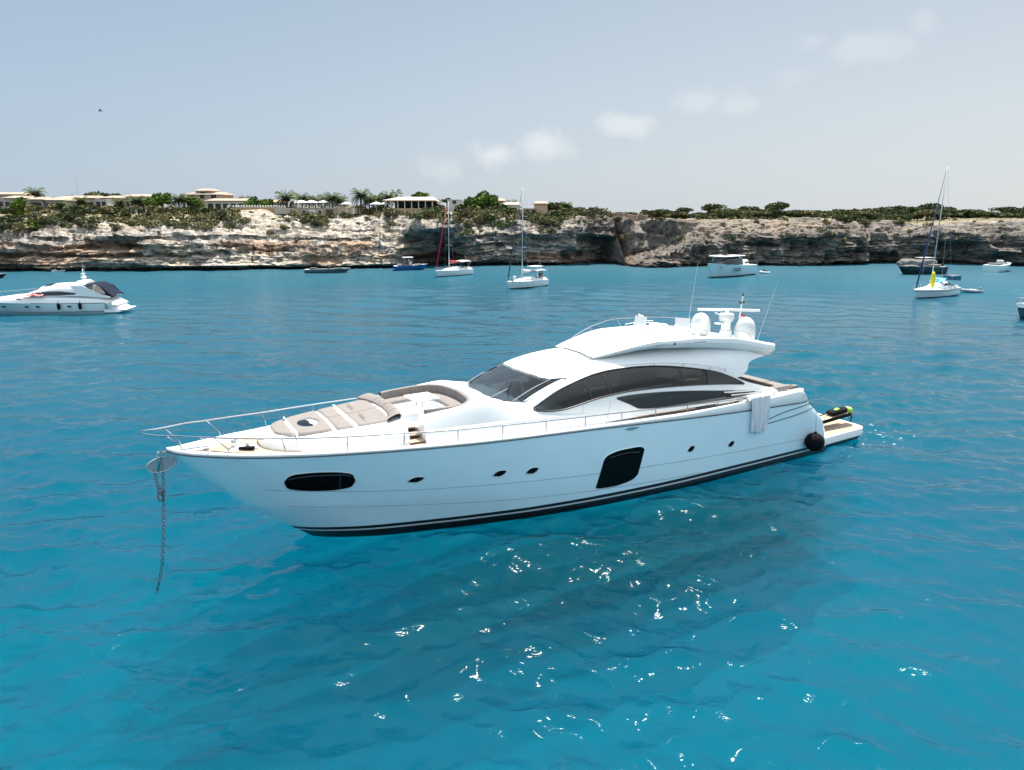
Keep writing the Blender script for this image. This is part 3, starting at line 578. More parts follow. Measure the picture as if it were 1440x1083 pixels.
for f, dz, dn in [(0, -.32, 0), (0.02, -.02, 0), (.15, .06, 0), (.5, .09, 0), (.85, .07, 0), (1, 0, 0), (1, -.12, 0)]:
    G.append([L(i[0] + (o[0] - i[0]) * f, i[1] + (o[1] - i[1]) * f, 4.73 + .05 * math.sin(pi * k / (n - 1)) + dz) for k, (i, o) in enumerate(zip(bi, bo))])
G = np.array(G); MB().grid(G).build('backrest', CUSH, YR, smooth=True)
mb = MB()
for k in (0, 8, 15, 22, 29, 36, 43): mb.tube([tuple(G[q, k] + np.array([0, 0, .003])) for q in range(7)], .008, 4)
mb.build('seat_seam', SEAM, YR)
# table
tb = thing  # (parts of the yacht stay its children)
MB().rbox(L(4.75, .3, 4.90), (1.08, 1.12, .05), .02, rz=R(4)).build('lounge_table', GEL, YR, smooth=True)
mb = MB(); mb.lathe(L(4.75, .3, 4.16), [(.2, 0), (.2, .03), (.09, .05), (.07, .3), (.07, .72)], 16); mb.build('table_leg', GEL, YR, smooth=True)
mb = MB(); mb.box(L(4.35, .75, 4.80), (.03, .03, .16)); mb.box(L(5.15, .78, 4.80), (.03, .03, .16)); mb.build('table_bracket', STEEL, YR)
# sunpad
def padw(s): return float(lerp(s, [(-1.06, .02), (-1.04, .25), (-.98, .5), (-.85, .78), (-.6, 1.02), (-.3, 1.18), (0, 1.27), (.6, 1.42), (1.5, 1.60), (2.5, 1.75), (3.45, 1.86)]))
def pad(s0, s1, name, w0=-1, w1=1, z=0, h=.06, m=CUSH, ins=.012):
    S = np.linspace(s0 + ins, s1 - ins, max(6, int((s1 - s0) / .07))); nw = 18; G = []
    for i, s in enumerate(S):
        e = min(s - S[0], S[-1] - s); row = []
        for w in np.linspace(w0, w1, nw):
            t = w * padw(s); ew = min(w - w0, w1 - w) * padw(s)
            r = .05; q = min(e, ew); lift = h * (1 if q > r else math.sqrt(max(0, 1 - (1 - q / r) ** 2)))
            row.append(L(s, t, float(pch(s, ZTs)) + .03 * (1 - min(1, abs(t) / 1.6)) + lift + z - (.06 if q <= 0 else 0)))
        G.append(row)
    return MB().grid(np.array(G)).build(name, m, YR, smooth='all')
pad(-1.06, -.36, 'sunpad_cushion'); sk = (.12, .85)
# middle pad with the oval deck hatch left open in it
def pad_hole(s0, s1, name, c, r, z=.0):
    mb = MB(); G = []; n = 64; h = .06
    for rg in np.linspace(0, 1, 12):
        row = []
        for k in range(n):
            a = 2 * pi * k / n; ca, sa = cos(a), sin(a); ix, iy = c[0] + r[0] * ca, c[1] + r[1] * sa
            sc = 1e9
            for it in np.linspace(.2, 3.5, 200):
                s_, t_ = c[0] + ca * it, c[1] + sa * it
                if s_ < s0 or s_ > s1 or abs(t_) > padw(s_): sc = it; break
            ox, oy = c[0] + ca * (sc - .012), c[1] + sa * (sc - .012); f = rg
            s_, t_ = ix + (ox - ix) * f, iy + (oy - iy) * f; d = min(math.hypot(s_ - ix, t_ - iy), math.hypot(s_ - ox, t_ - oy))
            q = min(1, d / .05); row.append(L(s_, t_, float(pch(s_, ZTs)) + .03 * (1 - min(1, abs(t_) / 1.6)) + h * math.sqrt(max(0, 1 - (1 - q) ** 2)) - (.07 if f in (0, 1) else 0)))
        G.append(row)
    mb.grid(np.array(G), cv=True); return mb.build(name, CUSH, YR, smooth='all')
pad_hole(-.32, .92, 'sunpad_cushion', (.28, 0.05), (.36, .52))
MB().lathe(L(.28, .05, 4.362), [(.02, .03), (.3, .03), (.42, .02), (.44, -.01)], 32, sx=.88, sy=1.25).build('deck_hatch', BLKGL, YR, smooth=True)
mb = MB(); mb.tube([L(.28 + .375 * cos(a), .05 + .53 * sin(a), 4.40) for a in np.linspace(0, 2 * pi, 33)[:-1]], .02, 6, closed=True); mb.build('hatch_rim', STEEL, YR)
pad(.96, 1.68, 'sunpad_cushion', -1, .0); pad(.96, 1.68, 'sunpad_cushion', 0, 1)
pad(1.72, 3.1, 'sunpad_cushion', -1, 0); pad(1.72, 3.1, 'sunpad_cushion', 0, 1)
for sg in (-1, 1):
    for a, b in ((2.2, 2.26),): MB().box(L(2.15, sg * .78, 4.615), (.03, .75, .012)).build('pad_handle', SEAM, YR)
for a in (-.34, 1.70):
    mb = MB(); mb.tube([L(a, w * (padw(a) + .06), float(pch(a, ZTs)) + .10 - (.085 if abs(w) > .97 else 0)) for w in np.linspace(-1, 1, 25)], .028, 6); mb.build('pad_strap', CLOTHC, YR)
# bolster: curved backrest at the aft end of the pad
c0 = dens([(2.75, -1.86), (3.02, -1.3), (3.14, -.7), (3.18, 0), (3.14, .7), (3.02, 1.3), (2.75, 1.86)], 40); c1_ = dens([(3.35, -1.80), (3.48, -1.3), (3.52, -.7), (3.54, 0), (3.52, .7), (3.48, 1.3), (3.35, 1.72)], 40)
G = np.array([[L(a[0] + (b[0] - a[0]) * f, a[1] + (b[1] - a[1]) * f, 4.58 + z * .72) for a, b in zip(c0, c1_)] for f, z in [(0, 0), (.03, .09), (.35, .2), (.7, .27), (.93, .26), (1, .2), (1, -.3)]]); MB().grid(G).build('sunpad_bolster', CUSH, YR, smooth=True)
mb = MB()
for k in (10, 20, 30): mb.tube([tuple(G[q, k] + np.array([0, 0, .004])) for q in range(7)], .007, 4)
mb.build('pad_seam', SEAM, YR)
# foredeck gear: windlass, hatch, cleats, roller
mb = MB(); mb.rbox(L(-2.05, .35, float(zs(-2)) + .06), (.9, .55, .09), .03); mb.build('anchor_locker_hatch', GEL, YR, smooth=True)
mb = MB(); mb.lathe(L(-2.35, .2, 3.9), [(.13, 0), (.13, .08), (.08, .1), (.08, .2), (.13, .24), (.12, .28), (.03, .3)], 16); mb.lathe(L(-1.95, .5, 3.9), [(.1, 0), (.07, .14), (.1, .18), (.03, .2)], 14); mb.build('windlass', STEEL, YR, smooth=True)
mb = MB(); mb.rbox(L(-2.0, .62, 3.96), (.55, .2, .10), .04, rz=R(-20)); mb.build('windlass_cover', BLACK, YR, smooth=True)
mb = MB(); mb.box(L(-3.9, 0, 4.02), (1.5, .16, .05)); mb.box(L(-4.55, .09, 4.0), (.5, .02, .16)); mb.box(L(-4.55, -.09, 4.0), (.5, .02, .16)); mb.build('bow_roller', STEEL, YR)
def cleat(s, t, z, rz=0):
    mb = MB(); c = Vector(L(s, t, z)); d = Vector((cos(rz), sin(rz), 0))
    for k in (-.06, .06): mb.tube([c + d * k, c + d * k + Vector((0, 0, .06))], .014, 6)
    mb.tube([c - d * .16 + Vector((0, 0, .05)), c - d * .08 + Vector((0, 0, .07)), c + d * .08 + Vector((0, 0, .07)), c + d * .16 + Vector((0, 0, .05))], .014, 6); return mb.build('cleat', STEEL, YR, smooth=True)
for s in (-3.2, 11.6):
    for sg in (-1, 1): cleat(s, sg * (float(HT_(s, zs(s))) - .12), float(pch(s, ZB)) + .0)
# ---------------------------------------------------------------- deckhouse
BWB = [(6.9, 2.20), (8, 2.55), (9, 2.70), (11, 2.78), (20, 2.78), (23, 2.78)]
ZC = [(6.5, 4.45), (7.0, 4.62), (7.7, 4.87), (8.5, 5.25), (9.2, 5.55), (10, 5.81), (11, 5.98), (12, 6.06), (15, 6.16), (18, 6.16), (20, 6.05), (22.5, 5.7)]
ZB0 = 3.45
def bz(s, t):
    Wb, zc = float(pch(s, BWB)), float(pch(s, ZC)); q = min(1, abs(t) / Wb); return ZB0 + (zc - ZB0) * (1 - q ** 3) ** (1 / 2.5)
def bt(s, z):
    Wb, zc = float(pch(s, BWB)), float(pch(s, ZC)); q = min(.9999, max(0, (z - ZB0) / (zc - ZB0))); return Wb * (1 - q ** 2.5) ** (1 / 3)
def sect(s, off=0, n=46):
    Wb, zc = float(pch(s, BWB)), float(pch(s, ZC)); out_ = []
    for a in np.linspace(0, pi, n):
        ca, sa = abs(cos(a)), sin(a); t = Wb * ca ** (2 / 3.) * (1 if a < pi / 2 else -1); z = ZB0 + (zc - ZB0) * max(sa, 0) ** (2 / 2.5); out_.append((t, z))
    out_[0] = (Wb, ZB0); out_[-1] = (-Wb, ZB0)
    if off:
        k = (Wb - off) / Wb; out_ = [(t * k, ZB0 + (z - ZB0) * (zc - off - ZB0) / (zc - ZB0)) for t, z in out_]
    return out_
S_ = np.concatenate([np.linspace(6.95, 12, 44)[:-1], np.linspace(12, 19.6, 40)])
O_ = [[L(s, t, z) for t, z in sect(s)] for s in S_]; I_ = [[L(s, t, z) for t, z in sect(s, .09)] for s in S_]
nn = 46; V = [p for r_ in O_ for p in r_] + [p for r_ in I_ for p in r_]; off = len(S_) * nn; F = []
for i in range(len(S_) - 1):
    for j in range(nn - 1):
        F.append((i * nn + j, i * nn + j + 1, (i + 1) * nn + j + 1, (i + 1) * nn + j)); F.append((off + i * nn + j + 1, off + i * nn + j, off + (i + 1) * nn + j, off + (i + 1) * nn + j + 1))
    for j in (0, nn - 1): q = (i * nn + j, (i + 1) * nn + j, off + (i + 1) * nn + j, off + i * nn + j); F.append(q if j == 0 else q[::-1])
for i in (0, len(S_) - 1):
    for j in range(nn - 1): q = (i * nn + j, off + i * nn + j, off + i * nn + j + 1, i * nn + j + 1); F.append(q if i == 0 else q[::-1])
house = MB().add(V, F).build('deckhouse', GEL, YR)
UT = [(8.62, 4.42), (9.11, 4.67), (9.99, 5.04), (10.89, 5.28), (11.8, 5.44), (12.73, 5.51), (13.65, 5.52), (14.55, 5.49), (15.47, 5.41), (16.42, 5.28), (17.36, 5.12), (18.35, 4.90), (19.17, 4.6), (20.05, 4.19)]
UB = [(8.62, 4.38), (8.9, 4.31), (9.41, 4.25), (9.81, 4.25), (10.64, 4.36), (11.93, 4.54), (13.32, 4.61), (14.71, 4.59), (16.2, 4.52), (18.25, 4.37), (20.05, 4.17)]
LT = [(12.54, 4.42), (13.29, 4.44), (14.69, 4.39), (16.47, 4.25), (18.68, 4.0), (20.8, 3.78)]
LB = [(12.54, 4.40), (13.2, 4.10), (13.87, 3.80), (16.48, 3.64), (18.26, 3.59), (19.37, 3.57), (20.8, 3.70)]
def win_poly(T, B, s0, s1, n=40): s = np.linspace(s0, s1, n); return [(a, b) for a, b in zip(s, pch(s, B))] + [(a, b) for a, b in zip(s[::-1], pch(s[::-1], T))]
cu = MB().prism_y(win_poly(UT, UB, 8.72, 18.3), -4, 4).build('cut', GEL, YR); cl = MB().prism_y(win_poly(LT, LB, 12.62, 18.2), -4, 4).build('cut', GEL, YR)
# windscreen opening seen in plan
def ws_edge(w, top):                   # w -1..1 across
    B = [(0, 7.30, 0), (.5, 7.42, 1.05), (.8, 7.72, 1.68), (.9, 7.98, 1.93), (1, 8.38, 2.2)]; Tt = [(0, 9.12, 0), (.5, 9.2, 1.0), (.8, 9.42, 1.62), (.9, 9.75, 1.93), (1, 10.42, 2.10)]
    P = Tt if top else B; a = abs(w); return float(np.interp(a, [p[0] for p in P], [p[1] for p in P])), math.copysign(float(np.interp(a, [p[0] for p in P], [p[2] for p in P])), w)
ww = np.linspace(-.985, .985, 41)
poly = [ws_edge(w, False) for w in ww] + [ws_edge(w, True) for w in ww[::-1]]; poly = [(s + (.03 if i < 41 else -.03), -t) for i, (s, t) in enumerate(poly)]
cw = MB().prism(poly, 4.3, 7).build('cut', GEL, YR)
bpy.data.objects.remove(cl); boolean(house, [cu, cw]); house.data.shade_smooth(); house.data.set_sharp_from_angle(angle=R(28))
def strip(name, T, B, s0, s1, m, off, sides=(1, -1), n=30, rows=8):
    for sg in sides:
        A = []
        for q in np.linspace(0, 1, rows):
            s = np.linspace(s0, s1, n); z = pch(s, B) + (pch(s, T) - pch(s, B)) * q; A.append([L(a, sg * (bt(a, b) + off), b) for a, b in zip(s, z)])
        A = np.array(A); MB().grid(A if sg > 0 else A[::-1]).build(name, m, YR, smooth='all')
strip('side_window', UT, UB, 8.66, 18.4, TINT, -.02, n=60); strip('lower_side_window', LT, LB, 12.6, 17.4, mat('tinted_panel', (.02, .022, .024), .08, coat=.4), .010, n=40)
strip('side_window', UT, UB, 17.75, 20.03, mat('tinted_panel', (.02, .022, .024), .08, coat=.4), .012)
strip('lower_side_window', LT, LB, 17.3, 20.75, mat('tinted_panel', (0, 0, 0)), .016)
def edge_tube(name, T, B, s0, s1, r, m):
    mb = MB()
    for sg in (1, -1):
        s = np.concatenate([np.linspace(s0, s0 + .5, 8)[:-1], np.linspace(s0 + .5, s1, 50)]); P = [(a, b) for a, b in zip(s, pch(s, T))] + [(a, b) for a, b in zip(s[::-1], pch(s[::-1], B))]
        mb.tube([L(a, sg * (bt(a, b) - .0), b) for a, b in P], r, 6, closed=True)
    mb.build(name, m, YR, smooth='all')
FRM = mat('window_frame_black', (.015, .016, .018), .35)
edge_tube('window_frame', UT, UB, 8.66, 20.03, .035, FRM); edge_tube('window_frame', LT, LB, 12.6, 19.4, .02, FRM)
for a0, a1, w in ((11.35, 11.15, .13), (12.30, 12.20, .12), (16.35, 16.2, .15)):
    mb = MB()
    for sg in (1, -1):
        A = []
        for q in np.linspace(0, 1, 8):
            s = a0 + (a1 - a0) * q; zb1, zt1 = float(pch(s, UB)), float(pch(s, UT)); z = zb1 + (zt1 - zb1) * q; A.append([L(s - w / 2, sg * (bt(s - w / 2, z) - .008), z), L(s + w / 2, sg * (bt(s + w / 2, z) - .008), z)])
        mb.grid(np.array(A))
    mb.build('window_mullion', FRM, YR)
mb = MB()
for sg in (1, -1): mb.grid(np.array([[L(s, sg * (bt(s, z) - .01), z) for s in (15.35, 15.62)] for z in np.linspace(float(pch(15.5, LB)), float(pch(15.5, LT)), 5)]))
mb.build('window_mullion', FRM, YR)
# windscreen: three panes, mullions, wipers
def ws_pt(w, f, off=-.02):
    b, t = ws_edge(w, False), ws_edge(w, True); s, tt = b[0] + (t[0] - b[0]) * f, b[1] + (t[1] - b[1]) * f; return L(s, tt, bz(s, tt) + off)
for w0, w1 in ((-1, -.905), (-.895, .895), (.905, 1)):
    MB().grid(np.array([[ws_pt(w, f) for w in np.linspace(w0, w1, 24 if w1 - w0 > .5 else 6)] for f in np.linspace(0, 1, 12)])).build('windscreen', TINTW, YR, smooth='all')
mb = MB()
for w in (-.9, .9): mb.tube([ws_pt(w, f, .0) for f in np.linspace(0, 1, 12)], .022, 6)
mb.build('windscreen_mullion', STEEL, YR)
mb = MB(); mb.tube([ws_pt(w, 0, .0) for w in np.linspace(-1, 1, 60)] + [ws_pt(w, 1, .0) for w in np.linspace(1, -1, 60)], .022, 6, closed=True); mb.build('windscreen_frame', FRM, YR)
def wiper(w, piv, mid, e0, e1):
    mb = MB(); a = Vector(ws_pt(w, piv, .06)); m = Vector(ws_pt(*mid, .07)); mb.tube([a, m], .022, 6); mb.ball(a, .05, 8, 6); mb.build('wiper_arm', STEEL, YR)
    MB().tube([Vector(ws_pt(*e0, .03)), m - Vector((0, 0, .03)), Vector(ws_pt(*e1, .03))], .016, 6).build('wiper_blade', BLACK, YR)
wiper(.55, -.12, (.62, .32), (.80, .12), (.52, .55)); wiper(-.8, -.12, (-.82, .45), (-.72, .05), (-.93, .75))
# roof seam and the sunroof slot
mb = MB(); mb.tube([L(10.55 + .05 * cos(w * 1.5), w * 1.9, bz(10.55, w * 1.9) + .002) for w in np.linspace(-1, 1, 30)], .008, 4); mb.build('roof_seam', mat('seam_grey', (.35, .35, .34), .6), YR)
# hood: raised smooth surface from the slot up to the fly coaming
HE = [(12.15, 1.50), (12.6, 1.66), (13.5, 1.86), (14.5, 2.04), (16, 2.18), (18, 2.24), (20, 2.24), (21.3, 2.18), (22.5, 2.04), (23.1, 1.75), (23.35, 1.2)]
HZ = [(12.15, 5.99), (12.6, 6.09), (13.5, 6.27), (14.5, 6.44), (15.5, 6.52), (17, 6.50), (19.5, 6.32), (21.3, 6.0), (22.2, 5.80), (23.35, 5.62)]
S = list(np.linspace(12.15, 15.3, 22))
G = np.array([[L(s, w * float(pch(s, HE)), float(pch(s, HZ)) + float(lerp(s, [(12.15, .04), (13, .10), (15.3, .12)])) * (1 - w * w)) for w in np.linspace(-1, 1, 25)] for s in S]); MB().grid(G[::-1]).build('sunroof', GEL, YR, smooth='all')
mb = MB(); mb.add([L(12.05, -1.58, bz(12.05, 1.58) + .012)] * 0, []); A = np.array([[L(s, w * 1.52, max(bz(s, w * 1.52), 0) + .015) for w in np.linspace(-1, 1, 25)] for s in (11.98, 12.14)]); mb.grid(A); mb.build('sunroof_slot', GROOVE, YR)
# fly coaming and overhang
S = np.concatenate([np.linspace(12.15, 22.5, 60), [22.7, 22.95, 23.15, 23.28, 23.35]]); rows = []
def face_h(s): return float(lerp(s, [(12.15, .02), (13, .06), (15, .12), (18, .2), (21, .24), (23.35, .30)]))
def under(s): return float(lerp(s, [(12.15, .04), (14, .18), (16, .26), (19, .31), (21, .34), (23.35, .32)]))
for k in range(9):
    r_ = []
    for s in S:
        e, z = float(pch(s, HE)), float(pch(s, HZ)); fh = face_h(s); un = under(s); inn = min(.24, .24 * (s - 12.15) / 2.5); rd = min(1, (s - 12.15) / 3)
        q = [(e - .16 * rd, z - .24 * min(1, max(0, (s - 15) / .8))), (e - .15 * rd, z - .02), (e - .12 * rd, z), (e - .03, z - .01 * rd), (e, z - .05 * rd), (e + .01, z - fh), (e - .03 * rd, z - fh - .05 * rd), (e - inn, z - fh - un * .6), (e - inn * 1.3, z - fh - un)][k]
        r_.append((s + (0 if s < 22.2 else 0), q[0], q[1]))
    rows.append(r_)
both(MB(), np.array(rows)[::-1]).build('flybridge_coaming', GEL, YR, smooth=True)
# aft lip across, floor, underside
mb = MB(); z = float(pch(23.35, HZ))
mb.grid(np.array([[L(23.35 - dx, w * 1.2, z + dz) for w in np.linspace(-1, 1, 12)] for dx, dz in [(.16, -.24), (.15, -.02), (.1, 0), (.02, -.02), (0, -.06), (0, -.30), (.3, -.6)]])); mb.build('flybridge_lip', GEL, YR, smooth=True)
S2 = np.linspace(15.2, 23.3, 20); G = np.array([[L(s, w * (float(pch(s, HE)) - .1), float(pch(s, HZ)) - .24) for w in np.linspace(-1, 1, 9)] for s in S2]); MB().grid(G[::-1]).build('flybridge_floor', GELM, YR)
S2 = np.linspace(17.5, 23.3, 20); G = np.array([[L(s, w * (float(pch(s, HE)) - .34), float(pch(s, HZ)) - face_h(s) - under(s) + .01) for w in np.linspace(-1, 1, 9)] for s in S2]); MB().grid(G).build('hardtop_underside', GEL, YR)
# step panel between sunroof and recess
MB().grid(np.array([[L(15.3, w * 2.0, 6.2), L(15.3, w * 2.0, 6.66 - .13 * w * w)] for w in np.linspace(-1, 1, 12)])).build('flybridge_step', GEL, YR)
# side wings: the deckhouse flank sweeping back under the overhang, and the sloping pillar to the side deck
WT_ = [(17.2, 5.95), (19, 5.86), (20.5, 5.62), (21.5, 5.36), (22.1, 5.20)]
WB_ = [(17.2, 5.14), (18.35, 4.93), (19.17, 4.62), (19.75, 4.52), (20.15, 4.62), (20.5, 4.78), (20.62, 4.98), (20.8, 5.08), (21.3, 5.16), (22.1, 5.195)]
def wing_t(s, z): return min(bt(min(s, 19.6), min(z, 5.95)), 2.75) - max(0, s - 19.6) * .16
mbw = MB()
for sg in (1, -1):
    A, Bk = [], []
    for q in np.linspace(0, 1, 12):
        s = np.linspace(18.6, 22.1, 40); z = pch(s, WB_) + (pch(s, WT_) - pch(s, WB_)) * q
        A.append([L(a, sg * (wing_t(a, b) + .006), b) for a, b in zip(s, z)]); Bk.append([L(a, sg * (wing_t(a, b) - .10), b) for a, b in zip(s, z)])
    A, Bk = np.array(A), np.array(Bk); mbw.grid(A); mbw.grid(Bk[::-1])
    mbw.grid(np.array([A[0], Bk[0]])); mbw.grid(np.array([A[-1], Bk[-1]])[::-1]); mbw.grid(np.array([A[:, -1], Bk[:, -1]]))
mbw.build('side_wing', GEL, YR, smooth=True)
PT = [(18.0, 5.02), (19.17, 4.70), (19.8, 4.42), (20.4, 4.20), (21.2, 3.97), (22.0, 3.74), (22.7, 3.60)]
PB = [(18.0, 4.36), (20.05, 4.16), (20.1, 3.80), (20.9, 3.66), (22.0, 3.56), (22.7, 3.54)]
PB = [(18.0, 3.50), (22.7, 3.50)]
mbw = MB()
for sg in (1, -1):
    s = np.linspace(18.3, 22.7, 40); A = np.array([[L(a, sg * (min(bt(min(a, 19.6), b), 2.8) - .012), b) for a, b in zip(s, 3.4 + (pch(s, PT) - 3.4) * q)] for q in np.linspace(0, 1, 10)])
    Bk = A.copy(); Bk[..., 1] += sg * .12; mbw.grid(A); mbw.grid(Bk[::-1]); mbw.grid(np.array([A[-1], Bk[-1]]))
mbw.build('rear_pillar', GEL, YR, smooth=True)
# black vent blades aft of the lower window
for sA, zA, sB, zB_, h0 in ((18.7, 3.965, 21.2, 3.755, .065), (19.15, 3.775, 21.0, 3.685, .06)):
    for sg in (1, -1):
        tt = 2.815; MB().add([L(sA, sg * tt, zA), L(sA + .06, sg * tt, zA - h0), L(sB, sg * tt, zB_ - .03), L(sB, sg * tt, zB_), L(sA, sg * (tt - .04), zA), L(sA + .06, sg * (tt - .04), zA - h0), L(sB, sg * (tt - .04), zB_ - .03), L(sB, sg * (tt - .04), zB_)], [(0, 1, 2, 3), (7, 6, 5, 4), (0, 3, 7, 4), (1, 5, 6, 2), (0, 4, 5, 1), (3, 2, 6, 7)]).build('vent_blade', GEL, YR)
# saloon interior
mb = MB(); mb.box((13.7, 0, 3.52), (11.5, 5.0, .06)); mb.build('saloon_floor', FLOORD, YR)
mb = MB(); mb.rbox((12.3, 1.55, 3.85), (2.6, .9, .6), .08); mb.rbox((12.3, 1.95, 4.25), (2.6, .25, .7), .08); mb.rbox((15.0, -1.6, 3.85), (2.4, .9, .6), .08); mb.rbox((15.0, -2.0, 4.2), (2.4, .22, .6), .08); mb.build('saloon_sofa', LEATH, YR, smooth=True)
mb = MB(); mb.rbox((9.5, -.75, 4.2), (.6, .6, 1.1), .1); mb.rbox((9.5, .75, 4.2), (.6, .6, 1.1), .1); mb.build('helm_seat', LEATH, YR, smooth=True)
mb = MB(); mb.rbox((8.4, 0, 4.15), (.9, 4.2, .65), .12); mb.build('dashboard', DARKGREY, YR, smooth=True)
mb = MB(); mb.rbox((11.0, 0, 3.95), (.9, 3.6, .9), .05); mb.rbox((17.2, 1.6, 3.9), (1.6, 1.0, .8), .05); mb.build('saloon_cabinet', mat('walnut', (.10, .06, .04), .4), YR, smooth=True)
# aft bulkhead, dark glass doors, with the cockpit beyond
G = [[L(19.55, t, z) for t, z in [(2.70 * w, ZB0 + (5.4 - ZB0) * q) for w in np.linspace(-1, 1, 8)]] for q in np.linspace(0, 1, 5)]
G = [[L(19.5, w * bt(19.5, ZB0 + (5.95 - ZB0) * q) * .97, ZB0 + (5.95 - ZB0) * q) for w in np.linspace(-1, 1, 8)] for q in np.linspace(0, 1, 8)]
MB().grid(np.array(G)).build('saloon_door', TINT, YR)
# cockpit
mb = MB(); mb.box((21.2, 0, 3.02), (3.3, 5.4, .06)); mb.build('cockpit_floor', TEAK, YR)
mb = MB()
for sg in (1, -1): mb.box((21.8, sg * 2.93, 3.3), (4.2, .22, .46))
mb.box((24.0, 0, 2.98), (.5, 5.8, .3)); mb.rbox((23.2, 0, 3.15), (1.6, 5.3, .42), .08); mb.build('cockpit_coaming', GEL, YR, smooth=True)
mb = MB()
for y in (-1.8, 0, 1.8): mb.rbox((23.35, y, 3.42), (1.35, 1.75, .14), .05)
mb.build('aft_sunpad', CUSH, YR, smooth=True)
mb = MB(); mb.rbox((22.55, 0, 3.56), (.24, 5.2, .34), .09); mb.build('aft_backrest', CUSHD, YR, smooth=True)
mb = MB(); mb.rbox((22.6, -2.72, 3.68), (1.3, .3, .2), .09); mb.rbox((23.7, -2.5, 3.56), (.6, .24, .16), .07); mb.build('side_bolster', CUSH, YR, smooth=True)
mb = MB(); mb.rbox((20.6, 1.2, 3.35), (1.3, 1.4, .08), .03); mb.lathe((20.6, 1.2, 3.0), [(.12, 0), (.08, .3)], 12); mb.build('cockpit_table', TEAK, YR, smooth=True)
# taupe grab strip along the side deck step
mb = MB(); mb.tube([L(s, 2.98, 3.5 + .03 * sin(s)) for s in np.linspace(13.4, 16.8, 20)], .02, 6); mb.build('side_deck_step', TAN, YR)
# door outline and small fittings on the flank
mb = MB()
for s0 in (10.7, 12.05): mb.tube([L(s0 + .2 * q, bt(s0, 3.6 + .75 * q) + .003, 3.6 + .75 * q) for q in np.linspace(0, 1, 8)], .007, 4)
mb.build('side_hatch_seam', mat('seam_grey', (0, 0, 0)), YR)
# ---------------------------------------------------------------- rails
def rail_line(S, Zr, dt=.12): return [(s, max(float(HT_(s, zs(s))) - dt, 0), z) for s, z in zip(S, Zr)]
RZ = [(-5.2, 4.86), (-4.73, 4.78), (-3.9, 4.74), (-3.08, 4.66), (-.95, 4.50), (1.1, 4.41), (3.08, 4.34), (4.99, 4.26), (6.8, 4.21), (8.64, 4.14), (10.48, 4.08), (12.3, 4.0), (14.1, 3.92), (15.9, 3.84), (17.7, 3.76), (19.5, 3.68)]
def railt(s):
    if s < -3.9: return float(lerp(s, [(-5.2, 0), (-5.18, .12), (-5.08, .26), (-4.73, .42), (-3.9, .80)]))
    return float(HT_(s, zs(s))) - float(lerp(s, [(-3.9, -.28), (-3.08, -.12), (-1, .02), (2, .10), (20, .12)]))
S = np.concatenate([[-5.2, -5.18, -5.14, -5.08, -4.95], np.linspace(-4.73, 19.5, 80)])
port = [L(s, railt(s), float(pch(s, RZ))) for s in S]; star = [L(s, -railt(s), float(pch(s, RZ))) for s in S]
mb = MB(); path = port[::-1] + star[1:]; mb.tube(path, .026, 8)
for sg in (1, -1): s = 19.5; mb.tube([L(s, sg * railt(s), float(pch(s, RZ))), L(19.62, sg * railt(s), 3.62), L(19.62, sg * railt(s), 3.5)], .021, 6)
mb.build('guard_rail', STEELR, YR, smooth='all')
for sg in (1, -1):
    for k, (s0, s1) in enumerate([(-4.5, -4.05), (-3.08, -2.66), (-1.02, -.91), (1.09, 1.08), (3.05, 3.02), (5.02, 5.02), (6.8, 6.8), (8.66, 8.66), (10.48, 10.48), (12.3, 12.3), (14.1, 14.1), (15.9, 15.9), (17.7, 17.7)]):
        bt_ = float(HT_(s1, zs(s1))) - min(.1, float(HT_(s1, zs(s1))) * .4); zb1 = float(pch(s1, ZB)) - .01; zr = float(pch(s0, RZ)); tr_ = railt(s0)
        a = L(s0, sg * tr_, zr); b = L(s1, sg * bt_, zb1 + .16); c = L(s1, sg * bt_, zb1)
        MB().tube([a, b, c] if k < 3 else [a, c], .02, 6).build('stanchion', STEELR, YR, smooth='all')
# low grab rails over the side windows
for sg in (1, -1):
    mb = MB(); S = np.linspace(13.0, 18.9, 24); ZR = [(13.0, 5.66), (15, 5.58), (16.9, 5.38), (18.9, 4.98)]
    P = [L(s, sg * (bt(s, float(pch(s, ZR)) - .1) + .06), float(pch(s, ZR)) + .02) for s in S]; mb.tube(P, .012, 5)
    for s in (13.0, 14.9, 16.5, 18.0, 18.9): z = float(pch(s, ZR)); mb.tube([L(s, sg * (bt(s, z - .1) + .06), z + .02), L(s, sg * (bt(s, z - .14) - .01), z - .13)], .012, 5)
    mb.build('grab_rail', STEELR, YR)
# flybridge rails
for sg in (1, -1):
    mb = MB(); FZ = [(13.0, 6.22), (13.8, 6.52), (14.8, 6.78), (16, 6.94), (18, 6.88), (19.8, 6.72), (20.6, 6.58), (21.3, 6.1)] if sg < 0 else [(16.2, 6.55), (16.9, 6.82), (18, 6.8), (19.9, 6.62), (20.6, 6.5), (21.2, 6.05)]
    S = np.linspace(FZ[0][0], FZ[-1][0], 40); P = [L(s, sg * (float(pch(s, HE)) - .14), float(pch(s, FZ))) for s in S]; mb.tube(P, .018 if sg < 0 else .012, 6)
    for s in ((14.6, 16.4, 18.3) if sg < 0 else (18.3,)): mb.tube([L(s - .35, sg * (float(pch(s, HE)) - .14), float(pch(s - .35, FZ))), L(s, sg * (float(pch(s, HE)) - .14), float(pch(s, HZ)) - .02)], .014, 6)
    mb.build('flybridge_rail', STEELR, YR, smooth='all')
